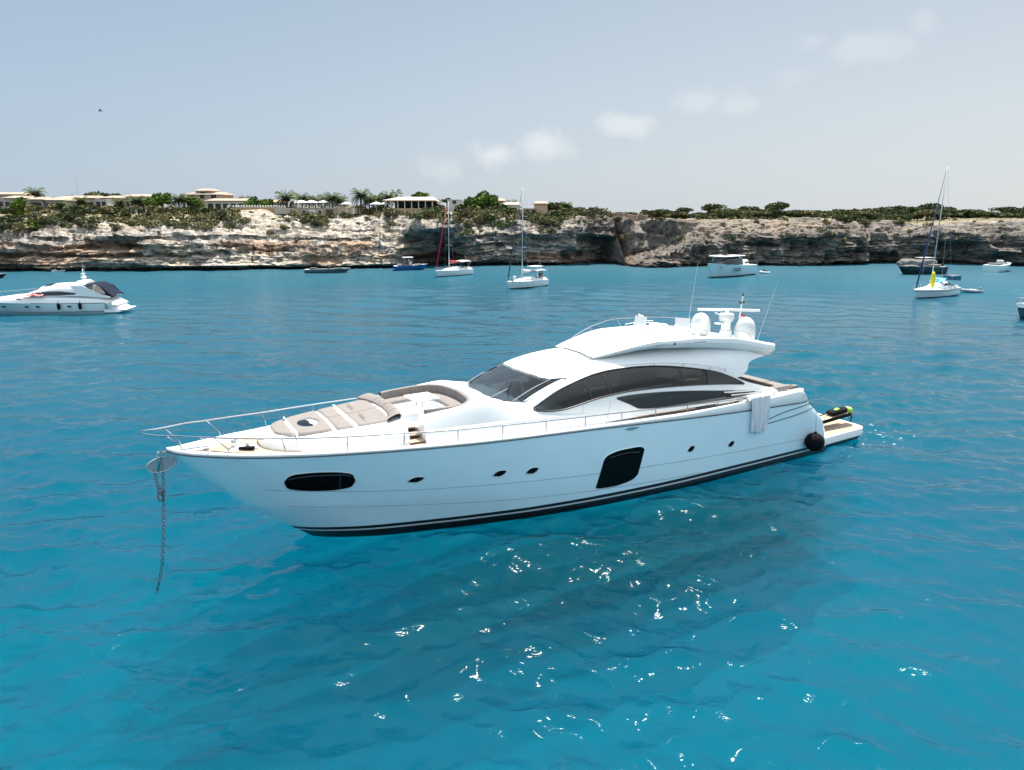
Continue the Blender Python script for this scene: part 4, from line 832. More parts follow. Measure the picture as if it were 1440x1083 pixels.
# small lights and exhaust on the coaming
MB().lathe(L(16.1, 2.17, 6.34), [(.001, -.03), (.05, -.03), (.05, .02), (.001, .02)], 12, axis='Y').build('camera_lens', BLACK, YR)
MB().lathe(L(16.1, 2.14, 6.34), [(.001, -.03), (.10, -.03), (.10, .02), (.001, .02)], 16, axis='Y').build('camera_bezel', GEL, YR)
mb = MB(); mb.tube([L(16.9, 2.2, 6.22), L(17.0, 2.24, 6.32), L(17.3, 2.25, 6.35), L(17.9, 2.25, 6.33)], .025, 6); mb.build('coaming_handle', STEEL, YR)
# radomes, radar, mast, aerials
def radome(s, t, z, r):
    mb = MB(); prof = [(r * .62, 0), (r * .8, .05), (r * .86, .10), (r * .97, .2), (r, .42), (r * .985, .62), (r * .93, .80), (r * .80, .98), (r * .60, 1.12), (r * .35, 1.21), (.02, 1.25)]
    mb.lathe(L(s, t, z), [(a, b * r / .52) for a, b in prof], 32); return mb.build('satellite_dome', DOME, YR, smooth='all')
radome(20.4, -.75, 5.92, .50); radome(22.0, .72, 5.72, .52)
mb = MB(); mb.lathe(L(20.4, -.75, 5.75), [(.25, 0), (.25, .2)], 16); mb.lathe(L(22.0, .72, 5.6), [(.28, 0), (.28, .16)], 16); mb.build('dome_base', GEL, YR)
c = (21.4, 0.0)
mb = MB(); mb.lathe(L(*c, 5.75), [(.34, 0), (.30, .3), (.22, .55), (.20, .85), (.24, .95)], 16, sx=1.2); mb.rbox(L(c[0] - .35, 0, 6.62), (.7, .3, .06), .02); mb.tube([L(c[0] - .05, 0, 6.9), L(c[0] - .8, 0, 7.18)], .03, 6); mb.build('radar_pedestal', GEL, YR, smooth=True)
mb = MB(); mb.lathe(L(*c, 6.66), [(.05, 0), (.33, .06), (.38, .2), (.38, .38), (.33, .45), (.10, .47), (.10, .6)], 24); mb.build('radar_motor', DOME, YR, smooth='all')
MB().rbox(L(c[0] + .1, 0, 7.26), (3.05, .17, .12), .05, rz=R(-38)).build('radar_scanner', GEL, YR, smooth=True)
mb = MB(); mb.tube([L(22.3, -.1, 5.8), L(22.55, -.1, 7.9)], .035, 8); mb.build('signal_mast', GEL, YR)
mb = MB(); mb.lathe(L(22.55, -.1, 7.9), [(.05, 0), (.05, .1), (.03, .14), (.001, .16)], 10); mb.rbox(L(22.5, -.1, 7.55), (.34, .1, .06), .02); mb.ball(L(22.36, -.1, 7.62), .055, 8, 6); mb.ball(L(22.64, -.1, 7.62), .055, 8, 6); mb.build('mast_light', DARKGREY, YR, smooth=True)
for a, b in (((19.9, -1.2, 6.1), (20.45, -1.25, 9.6)), ((23.0 - .3, .9, 5.7), (24.0, .8, 8.7))): MB().tube([L(*a), L(*b)], [.008, .004], 6).build('whip_aerial', GEL, YR)
# bow light pole
mb = MB(); mb.tube([L(-5.2, 0, 4.86), L(-5.2, 0, 5.45)], .008, 5); mb.ball(L(-5.2, 0, 5.47), .02, 6, 5); mb.build('bow_staff', STEEL, YR)
# passerelle on the platform
pr = Matrix.Rotation(R(-14), 3, 'Y')
mb = MB(); mb.rbox(L(27.6, 1.75, 1.22), (3.0, .62, .03), .012, ry=R(-4), rz=R(0)); mb.build('gangway_planks', TEAK, YR)
mb = MB(); mb.rbox(L(27.6, 2.09, 1.17), (3.0, .07, .20), .03, ry=R(-4)); mb.rbox(L(27.6, 1.41, 1.17), (3.0, .07, .20), .03, ry=R(-4)); mb.build('gangway_frame', BLACK, YR, smooth=True)
mb = MB(); mb.rbox(L(26.6, 2.0, .92), (.55, .45, .5), .14, ry=R(25)); mb.build('gangway_hinge', BLACK, YR, smooth=True)

# ---------------------------------------------------------------- things on and around the yacht
def place(o): o.matrix_world = YM @ o.matrix_basis; return o
def ything(name, label, cat, s, t, z, rz=0, group=None):
    o = thing(name, label, cat, (0, 0, 0), 0, group); p = YM @ Vector(L(s, t, z)); o.location = p; o.rotation_euler = (0, 0, TH + rz); return o
# anchor and chain
A = ything('anchor', 'polished steel anchor drawn up against the bow roller of the big yacht', 'anchor', -4.72, 0, 3.62)
mb = MB(); n = 28; P1 = []
for k in range(n):
    a = 2 * pi * k / n; P1.append((.02 + .47 * cos(a) * (1 if cos(a) < 0 else .95), .26 * sin(a) + .05 * cos(a)))
mb.prism_y(P1, -.02, .02); M_ = mb.build('fluke', mat('anchor_steel', (.42, .44, .46), .35, metal=.8), A)
mb = MB(); mb.tube([(p[0], 0, p[1]) for p in P1], .03, 6, closed=True); mb.build('fluke_edge', STEEL, A, smooth='all')
mb = MB(); mb.tube([(-.05, -.03, .42), (-.05, -.05, .2), (-.12, -.05, -.2)], .04, 8); mb.ball((-.05, -.04, .28), .07, 10, 8); mb.ball((.45, -.03, -.05), .04, 8, 6); mb.ball((.3, -.03, .1), .035, 8, 6); mb.ball((-.1, -.04, -.22), .035, 8, 6); mb.build('shank', STEEL, A, smooth='all')
CH = ything('anchor_chain', 'rusty grey anchor chain hanging from the bow of the big yacht into the water', 'chain', -4.85, 0, 0)
def chain(mb, path, link=.125, wire=.013):
    P = [Vector(p) for p in path]; d = [0]
    for i in range(1, len(P)): d.append(d[-1] + (P[i] - P[i - 1]).length)
    n = int(d[-1] / link)
    for k in range(n + 1):
        x = k * link; i = max(j for j in range(len(P)) if d[j] <= x + 1e-6); i = min(i, len(P) - 2); f = (x - d[i]) / (d[i + 1] - d[i]); c = P[i].lerp(P[i + 1], f); t = (P[i + 1] - P[i]).normalized()
        a = t.orthogonal().normalized(); b = t.cross(a); q = (k % 2) * pi / 2 + .4; e = a * cos(q) + b * sin(q)
        mb.tube([c + t * (.082 * cos(w)) + e * (.048 * sin(w)) for w in np.linspace(0, 2 * pi, 13)[:-1]], wire, 5, closed=True)
    return mb
chain(MB(), [(-.1, 0, 3.45), (-.05, 0, 2.7), (0, 0, 2.55)]).build('chain_tail', GALV, CH)
chain(MB(), [(.16, 0, 3.9), (.14, 0, 2.9), (.12, 0, 2.55)], .11, .012).build('snubber_leg', GALV, CH)
chain(MB(), [(.04, 0, 2.85), (.06, 0, 2.3), (-.05, 0, 1.2), (-.22, 0, -.05), (-.5, .1, -1.1)]).build('chain_run', GALV, CH)
mb = MB(); mb.tube([(.0 + .09 * cos(a), 0, 2.5 + .17 * sin(a)) for a in np.linspace(0, 2 * pi, 17)[:-1]], .03, 6, closed=True); mb.build('shackle', GALV, CH, smooth='all')
# ball fender
FD = ything('ball_fender', 'round black ball fender hanging on a rope against the yacht quarter', 'fender', 24.35, 3.62, .86)
mb = MB(); mb.ball((0, 0, 0), .47, 28, 18); mb.lathe((0, 0, .44), [(.09, 0), (.07, .08), (.05, .1)], 12); mb.build('fender_ball', BLACK, FD, smooth='all')
mb = MB(); mb.tube([(0, 0, .52), (-.02, .04, 1.2), (-.08, .1, 2.08)], .014, 6); mb.build('fender_rope', mat('rope_grey', (.30, .30, .32), .9), FD)
# towel over the rail
def towel(name, label, s0, s1, ztop, zbot, m):
    T = ything(name, label, 'towel', 0, 0, 0); G = []; n = 56
    for r in range(34):
        f = r / 33; row = []
        for k in range(n):
            w = k / (n - 1); nar = .10 * f; s = s0 + (s1 - s0) * (w * (1 - nar * 3.2) + nar * 2.2) + .04 * sin(5 * f + 9 * w)
            fold = .085 * sin(w * 24 + 1.2 * sin(3 * f)) * (.35 + .65 * f) + .03 * sin(w * 61 + 4 * f); z = ztop - (ztop - zbot + .22 * sin(w * 2.4 + .5) - .1) * max(0, f - .14) / .86
            tt = float(HT_(s, min(z, 3.0))) + .09 + fold
            if f < .14: q = (f / .14) * pi * .5; z = ztop + .10 * sin(q) * 0 + .07 * math.sin(pi * f / .14); tt = float(HT_(s, 3.0)) - .28 + .37 * (f / .14) + fold * f / .14
            row.append(L(s, tt, z))
        G.append(row)
    o = MB().grid(np.array(G)).build('cloth', m, T, smooth='all'); md = o.modifiers.new('t', 'SOLIDIFY'); md.thickness = .015; return T
towel('bath_towel', 'long white bath towel hanging over the yacht side near the cockpit', 19.5, 21.05, 3.72, 2.05, CLOTH)
def heap(name, label, cat, s, t, z, r, m, hgt, seed, group=None):
    T = ything(name, label, cat, s, t, z, 0, group); G = []
    for i in range(14):
        f = i / 13; row = []
        for k in range(30):
            a = 2 * pi * k / 30; rr = r * math.sin(pi / 2 * f) ** .8 * (1 + .25 * float(vnoise(np.array(cos(a) * 2.), np.array(sin(a) * 2.), np.array(seed + .1), 3))); h = hgt * cos(pi / 2 * f) * (1 + .3 * sin(5 * a + seed)) + .05 * float(vnoise(np.array(cos(a) * 5 * f), np.array(sin(a) * 5 * f), np.array(seed * 1.3), 4))
            row.append((rr * cos(a), rr * sin(a) * .7, max(0, h)))
        G.append(row)
    MB().grid(np.array(G), cv=True).build('folds', m, T, smooth='all'); return T
heap('crumpled_towel', 'crumpled white towel lying on the cockpit coaming beside the hanging towel', 'towel', 21.6, 2.85, 3.55, .5, CLOTHC, .22, 2)
mb = MB()
# flag
FL = ything('ensign_flag', 'small red and white flag on the signal mast behind the radar', 'flag', 22.45, -.1, 6.75)
G = np.array([[(u * .42, .05 * sin(u * 7), .32 * v - .25 * u) for u in np.linspace(0, 1, 10)] for v in np.linspace(0, 1, 6)]); o = MB().grid(G).build('flag_field', RED, FL, smooth='all')
G = np.array([[(u * .42, .05 * sin(u * 7) - .006, .32 * v - .25 * u) for u in np.linspace(0.05, 1, 10)] for v in np.linspace(.36, .62, 4)]); MB().grid(G).build('flag_cross', CLOTHC, FL)
# dive kit on the gangway
DK = ything('dive_gear', 'black dive jacket with neon green fins dropped on the gangway at the stern', 'dive gear', 28.5, 1.75, 1.33)
mb = MB(); mb.rbox((-.15, 0, .12), (1.1, .55, .22), .10, ry=R(-6)); mb.rbox((.55, .05, .1), (.5, .4, .28), .12, rz=R(30)); mb.build('jacket', BLACK, DK, smooth=True)
mb = MB(); mb.rbox((-.2, -.05, .26), (.5, .2, .06), .03, rz=R(20)); mb.rbox((.75, -.2, .1), (.3, .3, .3), .09, rz=R(25), ry=R(30)); mb.rbox((.95, .05, .05), (.22, .4, .34), .08, ry=R(-20)); mb.build('fin', GREEN, DK, smooth=True)
mb = MB(); mb.tube([(.75, -.25, .05), (.8, -.28, -.25), (.78, -.28, -.55)], .06, 8); mb.rbox((1.15, -.05, .18), (.2, .1, .1), .03); mb.build('strap', NAVYB, DK, smooth=True)
for k, (s, t) in enumerate(((29.3, .9), (29.45, -1.2))):
    q = ything('mooring_post', ['short black post on the swim platform beside the dive gear', 'short black post at the far side of the swim platform'][k], 'post', s, t, .65); MB().tube([(0, 0, 0), (0, 0, .34)], .035, 8).build('post_shaft', BLACK, q)
# director chairs on the flybridge
def chair(s, t, rz, label):
    C_ = ything('deck_chair', label, 'chair', s, t, float(pch(s, HZ)) - .235, rz, 'folding chairs on the flybridge'); C_.scale = (1.2, 1.2, .98)
    mb = MB(); mb.grid(np.array([[(x, y, .40 - .05 * cos(y * 5)) for y in np.linspace(-.26, .26, 8)] for x in np.linspace(-.24, .24, 5)])); o = mb.build('seat', CLOTHC, C_, smooth='all')
    mb = MB(); mb.grid(np.array([[(.26 + .12 * f, y, .52 + .44 * f) for y in np.linspace(-.27, .27, 5)] for f in np.linspace(0, 1, 5)])); o = mb.build('backrest', CLOTHC, C_); o.modifiers.new('s', 'SOLIDIFY').thickness = .03
    for sy in (-.27, .27):
        MB().tube([(-.25, sy, 0), (.24, sy, .42), (.38, sy, .98)], .016, 6).build('leg', GEL, C_); MB().tube([(.25, sy, 0), (-.24, sy, .42), (-.24, sy, .60), (.26, sy, .62)], .016, 6).build('leg', GEL, C_)
    return C_
chair(15.95, -.5, R(10), 'foremost white folding chair on the flybridge, beside the sunroof')
chair(17.2, -.9, R(160), 'white folding chair with the tallest backrest, on the far side of the flybridge')
chair(17.6, .9, R(40), 'white folding chair on the near side of the flybridge by the coaming')
chair(18.9, .5, R(-20), 'aftmost white folding chair on the flybridge, in front of the left dome')
T_ = ything('side_table', 'small white round table between the flybridge chairs', 'table', 16.9, .1, float(pch(16.9, HZ)) - .235)
MB().lathe((0, 0, .58), [(.42, 0), (.44, .02), (.42, .04)], 24).build('table_top', GEL, T_, smooth=True); MB().lathe((0, 0, 0), [(.2, 0), (.04, .03), (.04, .58)], 12).build('pedestal', GEL, T_)
# ================================================================== OTHER BOATS (local: x aft from the stem head, y starboard, z up)
def hull_pts(Lo, B, fb, fs, rake, zl, z0, z1, rows=6, n=26, fine=.85, tw=.86, xo=0):
    """one side of a small hull between heights z0 and z1 (z1=None: up to the sheer)"""
    G = []
    for q in np.linspace(0, 1, rows):
        row = []
        for u in np.linspace(0, 1, n) ** 1.3:
            sh = fs + (fb - fs) * (1 - u) ** 1.7; zt = sh if z1 is None else min(z1, sh); z = z0 + (zt - z0) * q; w = np.clip(z / sh, -.4, 1)
            x = rake * (1 - max(w, -.3)) ** 1.15 * (1 - u) + u * Lo; b = B / 2 * (1 - (1 - min(u / .62, 1)) ** 2.1) ** fine
            if u > .62: b *= 1 - (1 - tw) * ((u - .62) / .38) ** 1.6
            b *= (.80 + .20 * max(w, 0) ** .7) if w > 0 else (.80 * (1 + w * .9)); b = b * (1 - .35 * (1 - max(w, 0)) * (1 - u) ** 2)
            row.append((x + xo, max(b, .01), z))
        G.append(row)
    return np.array(G)
def small_hull(root, Lo, B, fb, fs, rake, m, boot=None, boot_z=.22, stripe=None, stripe_z=None, tw=.86, name='hull', deck=GELM, fine=.85):
    k = dict(tw=tw, fine=fine)
    mb = MB(); both(mb, hull_pts(Lo, B, fb, fs, rake, 0, boot_z if boot else -.4, None, 8, **k))
    T = hull_pts(Lo, B, fb, fs, rake, 0, -.4, None, 8, **k)[:, -1]; mb.grid(np.array([[(p[0], -p[1], p[2]), (p[0], p[1], p[2])] for p in T])); mb.build(name, m, root, smooth=True)
    if boot: both(MB(), hull_pts(Lo, B, fb, fs, rake, 0, -.4, boot_z, 4, **k)).build('boot_stripe', boot, root, smooth='all')
    D = hull_pts(Lo, B, fb, fs, rake, 0, 0, None, 2, **k)[-1]; MB().grid(np.array([[(p[0], -p[1] * w, p[2] - .04 + .05 * (1 - w * w)) for w in np.linspace(-1, 1, 7)] for p in D])[::-1]).build('deck', deck, root, smooth='all')
    if stripe: 
        for sg in (1, -1): MB().tube([(p[0], -sg * (p[1] + .01), stripe_z + (p[2] - fs) * .5) for p in hull_pts(Lo, B, fb, fs, rake, 0, 0, None, 2, **k)[-1] * np.array([1, .985, 1])], .035, 5).build('side_stripe', stripe, root)
    return D
def lofted(root, name, st, m, n=16, pw=3.0, smooth='all'):
    """closed body: st = (x, half width, base z, top z[, tumblehome])"""
    R_ = []
    for q in st:
        x, w, zb, zt = q[:4]; th = q[4] if len(q) > 4 else .12; row = []
        for a in np.linspace(0, pi, n):
            c, s = cos(a), sin(a); y = w * abs(c) ** (2 / pw) * (1 if c > 0 else -1); z = zb + (zt - zb) * s ** (2 / pw); y *= 1 - th * (z - zb) / max(zt - zb, .01); row.append((x, y, z))
        R_.append(row)
    mb = MB(); P = np.array(R_); mb.grid(P); c = len(R_)
    mb.add(P[0], [tuple(range(n))]); mb.add(P[-1], [tuple(range(n - 1, -1, -1))]); return mb.build(name, m, root, smooth=smooth)
def lside(st, x, f, off=.02):          # point on the lofted flank at fraction f of its height
    xs = [q[0] for q in st]; w, zb, zt = [float(np.interp(x, xs, [q[k] for q in st])) for k in (1, 2, 3)]; th = st[0][4] if len(st[0]) > 4 else .12
    return w * (1 - f ** 3.0) ** (1 / 3.0) * (1 - th * f) + off, zb + (zt - zb) * f
def lwin(root, st, top, bot, m, name='side_window', sides=(1, -1), pw=3, n=16):
    for sg in sides:
        G = []
        for q in np.linspace(0, 1, 5):
            row = []
            for x in np.linspace(top[0][0], top[-1][0], n):
                f = float(np.interp(x, [p[0] for p in bot], [p[1] for p in bot])); f2 = float(np.interp(x, [p[0] for p in top], [p[1] for p in top])); t, z = lside(st, x, f + (f2 - f) * q); row.append((x, -sg * t, z))
            G.append(row)
        G = np.array(G); MB().grid(G if sg > 0 else G[::-1]).build(name, m, root, smooth='all')
def rail(root, pts, h, m=STEELR, r=.02, n=6, posts=True):
    for sg in (1, -1): MB().tube([(x, -sg * y, z + h) for x, y, z in pts], r, 5).build('guard_rail', m, root)
    if posts:
        for sg in (1, -1):
            for p in pts[::max(1, len(pts) // n)]: MB().tube([(p[0], -sg * p[1], p[2]), (p[0], -sg * p[1], p[2] + h)], r * .8, 5).build('stanchion', m, root)
DKWIN = mat('dark_window', (.02, .024, .03), .1, coat=.4)
def person(name, label, loc, rz, shirt, legs, parent=None, sit=True):
    """small far figure, one skinned body"""
    J = {'pel': (0, 0, .50), 'ch': (0, 0, .92), 'ne': (0, 0, 1.06), 'hd': (0.01, 0, 1.22), 'sl': (0, .19, .98), 'sr': (0, -.19, .98), 'el': (.1, .27, .74), 'er': (.1, -.27, .74), 'hl': (.32, .2, .66), 'hr': (.32, -.2, .66),
         'kl': (.42, .12, .52), 'kr': (.42, -.12, .52), 'fl': (.46, .12, .06), 'fr': (.46, -.12, .06), 'tl': (.6, .12, .04), 'tr': (.6, -.12, .04)}
    if not sit: J.update(pel=(0, 0, .92), ch=(0, 0, 1.32), ne=(0, 0, 1.48), hd=(0.02, 0, 1.64), sl=(0, .19, 1.40), sr=(0, -.19, 1.40), el=(.04, .26, 1.12), er=(.04, -.26, 1.12), hl=(.14, .24, .88), hr=(.14, -.24, .88), kl=(.03, .1, .5), kr=(.03, -.1, .5), fl=(0, .1, .06), fr=(0, -.1, .06), tl=(.16, .1, .04), tr=(.16, -.1, .04))
    K = list(J); E_ = [('pel', 'ch'), ('ch', 'ne'), ('ne', 'hd'), ('ch', 'sl'), ('ch', 'sr'), ('sl', 'el'), ('sr', 'er'), ('el', 'hl'), ('er', 'hr'), ('pel', 'kl'), ('pel', 'kr'), ('kl', 'fl'), ('kr', 'fr'), ('fl', 'tl'), ('fr', 'tr')]
    rad = dict(pel=.15, ch=.15, ne=.055, hd=.105, sl=.065, sr=.065, el=.045, er=.045, hl=.035, hr=.035, kl=.07, kr=.07, fl=.045, fr=.045, tl=.035, tr=.035)
    root = thing(name, label, 'person', loc, rz)
    me = bpy.data.meshes.new('body'); me.from_pydata([J[k] for k in K], [(K.index(a), K.index(b)) for a, b in E_], []); o = link('body', me, SKIN, root)
    md = o.modifiers.new('s', 'SKIN'); me.skin_vertices[0].data[0].use_root = True
    for i, k in enumerate(K): me.skin_vertices[0].data[i].radius = (rad[k], rad[k])
    sb = o.modifiers.new('d', 'SUBSURF'); sb.levels = 1; sb.render_levels = 2
    z1, z2 = (.5, 1.0) if sit else (.9, 1.4)
    MB().lathe((0, 0, 0), [(.19, z1), (.185, z1 + .25), (.20, z2 - .04), (.10, z2 + .04)], 14, sy=1.05, sx=.85).build('shirt', shirt, root, smooth='all')
    MB().lathe((0, 0, 0), [(.17, z1 - .12), (.185, z1 + .04)], 12, sy=1.1).build('shorts', legs, root, smooth='all')
    hz_ = J['hd']; MB().ball((hz_[0] - .015, 0, hz_[2] + .035), .115, 12, 8).build('hair', mat('hair_dark', (.03, .02, .015), .8), root, smooth='all'); return root

# --- white motor yacht on the left
def left_yacht():
    a = R(8); T = thing('motor_cruiser', 'white motor yacht with navy canopy and two black fenders along its side', 'yacht', (-66.0, 86.5, 0), a)
    small_hull(T, 16.9, 4.7, 1.75, 1.3, 3.0, mat('hull_pale', (.84, .91, .89), .2, coat=.5), boot=mat('hull_below_line', (.60, .70, .68), .3), boot_z=.30, stripe=DARKGREY, stripe_z=1.36, tw=.9)
    D = hull_pts(16.9, 4.7, 1.75, 1.3, 3.0, 0, 0, None, 2, tw=.9)[-1]
    for sg in (1, -1): MB().tube([(p[0], -sg * (np.interp(.30, [0, 1.4], [.86, 1]) * p[1] + .02), .34 + .30 * max(0, 1 - p[0] / 9) ** 2) for p in D[4:]], .03, 5).build('waterline_stripe', DARKGREY, T)
    up = [(1.0, .8, 1.55, 1.70), (3, 1.65, 1.6, 2.0), (5, 2.05, 1.5, 2.28), (7, 2.22, 1.45, 2.42), (10, 2.28, 1.4, 2.40), (13, 2.26, 1.35, 2.25), (15.3, 2.15, 1.32, 2.08), (16.4, 2.05, 1.30, 1.80), (17.4, 1.95, 1.0, 1.15)]
    lofted(T, 'topsides', up, GEL, pw=3.6)
    cab = [(6.6, 1.3, 2.2, 2.38), (7.6, 1.75, 2.2, 2.85), (8.8, 1.9, 2.2, 3.38), (10, 1.95, 2.2, 3.62), (11.5, 1.95, 2.2, 3.70), (13.0, 1.9, 2.2, 3.60), (13.6, 1.85, 2.3, 3.50)]
    lofted(T, 'deckhouse', cab, GEL, pw=3.4)
    lwin(T, cab, [(6.9, .60), (9, .45), (11, .42), (13.5, .22)], [(6.9, .22), (9, .10), (11, .08), (13.5, .16)], DKWIN)
    lwin(T, cab, [(8.8, .72), (10.6, .84), (12, .84), (13.2, .60)], [(8.8, .68), (10.6, .56), (12, .52), (13.2, .50)], DKWIN)
    MB().grid(np.array([[(7.3 + 1.3 * f, y, 2.72 + .62 * f - .1 * abs(y)) for y in np.linspace(-1.35, 1.35, 7)] for f in np.linspace(0, 1, 4)])).build('windscreen', DKWIN, T)
    MB().box((9.6, -.75, 3.60), (1.1, .9, .04), ry=R(-8)).build('roof_hatch', DKWIN, T)
    lofted(T, 'radar_arch', [(12.4, 1.6, 3.45, 3.72), (12.9, 1.75, 3.40, 4.02), (13.5, 1.7, 3.35, 4.06), (13.9, 1.6, 3.3, 3.9)], GEL)
    mb = MB(); mb.tube([(13.2, 0, 4.0), (13.2, 0, 5.2)], .06, 6); mb.lathe((13.2, 0, 4.2), [(.3, 0), (.33, .15), (.2, .35), (.05, .4)], 12); mb.rbox((13.2, 0, 4.75), (.3, .8, .08), .03); mb.ball((13.2, 0, 5.2), .1, 8, 6); mb.build('radar_mast', GEL, T, smooth=True)
    for x, y in ((12.9, .6), (13.6, -.6)): MB().tube([(x, y, 3.9), (x + .1, y, 5.9)], .018, 4).build('whip_aerial', GEL, T)
    for sg in (1, -1): MB().prism_y([(12.2, 3.46), (13.7, 3.46), (14.6, 3.0), (15.6, 2.45), (16.8, 2.02), (16.6, 1.9), (14.2, 2.15), (12.6, 2.2), (13.1, 2.8)], sg * 1.92 - .05, sg * 1.92 + .05).build('arch_wing', GEL, T)
    # navy canopy
    G = np.array([[(13.6 + 3.4 * f, w * 1.75, 3.55 + .20 * sin(pi * min(f * 1.3, 1)) - 1.35 * max(0, f - .42) ** 1.2 * 1.9 - .10 * w * w) for w in np.linspace(-1, 1, 9)] for f in np.linspace(0, 1, 14)]); o = MB().grid(G).build('canopy', NAVY, T, smooth='all')
    for sg in (1, -1): MB().add([(15.6, -sg * 1.72, 3.5), (17.0, -sg * 1.72, 2.0), (16.4, -sg * 1.74, 2.05)], [(0, 1, 2)]).build('canopy_side', NAVY, T)
    lofted(T, 'cockpit_cushion', [(14.4, 1.5, 2.1, 2.22), (16.2, 1.5, 1.9, 2.06)], mat('brown_cushion', (.35, .16, .12), .8))
    lofted(T, 'transom', [(15.9, 2.02, .2, 1.85), (16.7, 1.98, .2, 1.45), (17.2, 1.9, .2, 1.0), (17.7, 1.85, .2, .6)], GEL, pw=5)
    MB().rbox((17.75, 0, .42), (1.0, 3.6, .16), .05).build('swim_platform', GEL, T, smooth=True)
    for x in (4.4, 7.2, 8.5, 12.1):
        for sg in (1, -1):
            t = 2.35 * (1 - (1 - min(x / 18.3 / .62, 1)) ** 2.1) ** .85 * .985; MB().lathe((x, -sg * (t + .0), 1.02), [(.001, -.03), (.24, -.03), (.24, .03), (.001, .03)], 14, axis='Y', sy=.45).build('porthole', DKWIN, T)
    MB().rbox((6.5, -2.1, 1.98), (.6, .1, .14), .03).build('side_vent', DKWIN, T)
    rail(T, [(0.2, .1, 1.72), (1.5, 1.0, 1.85), (3, 1.55, 1.95), (4.6, 1.9, 2.05), (6.4, 2.1, 2.2), (8.2, 2.2, 2.3)], .62, r=.025)
    MB().tube([(.15, .12, 2.34), (.15, -.12, 2.34)], .025, 5).build('guard_rail', STEELR, T)
    M_ = Matrix.Translation((-66.0, 86.5, 0)) @ Matrix.Rotation(a, 4, 'Z')
    for k, x in enumerate((11.0, 13.4, 16.4)):
        p = M_ @ Vector((x, -2.52, 1.05)); F_ = thing('boat_fender', ['cylindrical black fender hanging amidships on the left white yacht', 'cylindrical black fender hanging below the radar arch of the left white yacht', 'slim grey fender hanging near the stern of the left white yacht'][k], 'fender', p, a, 'fenders on the left yacht')
        mb = MB(); mb.lathe((0, 0, 0), [(.02, -.42), (.16, -.34), (.18, -.2), (.18, .25), (.14, .38), (.03, .44)], 12); mb.build('fender_body', BLACK if k < 2 else RUBG, F_, smooth='all'); MB().tube([(0, 0, .42), (0, .1, .75)], .015, 4).build('fender_line', BLACK, F_)
    p = M_ @ Vector((8.1, -2.0, 2.36)); H_ = thing('beach_towel', 'red and pink beach towel draped over the side deck of the left yacht', 'towel', p, a)
    G = np.array([[(-1.2 + 2.4 * u, .30 - .55 * v, .24 * math.sin(pi * v) * .6 + .09 * sin(u * 14) * sin(pi * u)) for u in np.linspace(0, 1, 20)] for v in np.linspace(0, 1, 7)]); MB().grid(G).build('cloth', PINK, H_, smooth='all')
    p = M_ @ Vector((.9, -.75, .95)); K_ = thing('bow_anchor', 'black anchor hanging at the bow of the left white yacht', 'anchor', p, a); mb = MB(); mb.tube([(-.5, 0, .5), (.4, -.05, -.1), (.55, -.05, -.25)], .07, 6); mb.rbox((.2, -.05, -.05), (.7, .12, .35), .05, ry=R(35)); mb.build('anchor_body', BLACK, K_, smooth=True)
left_yacht()
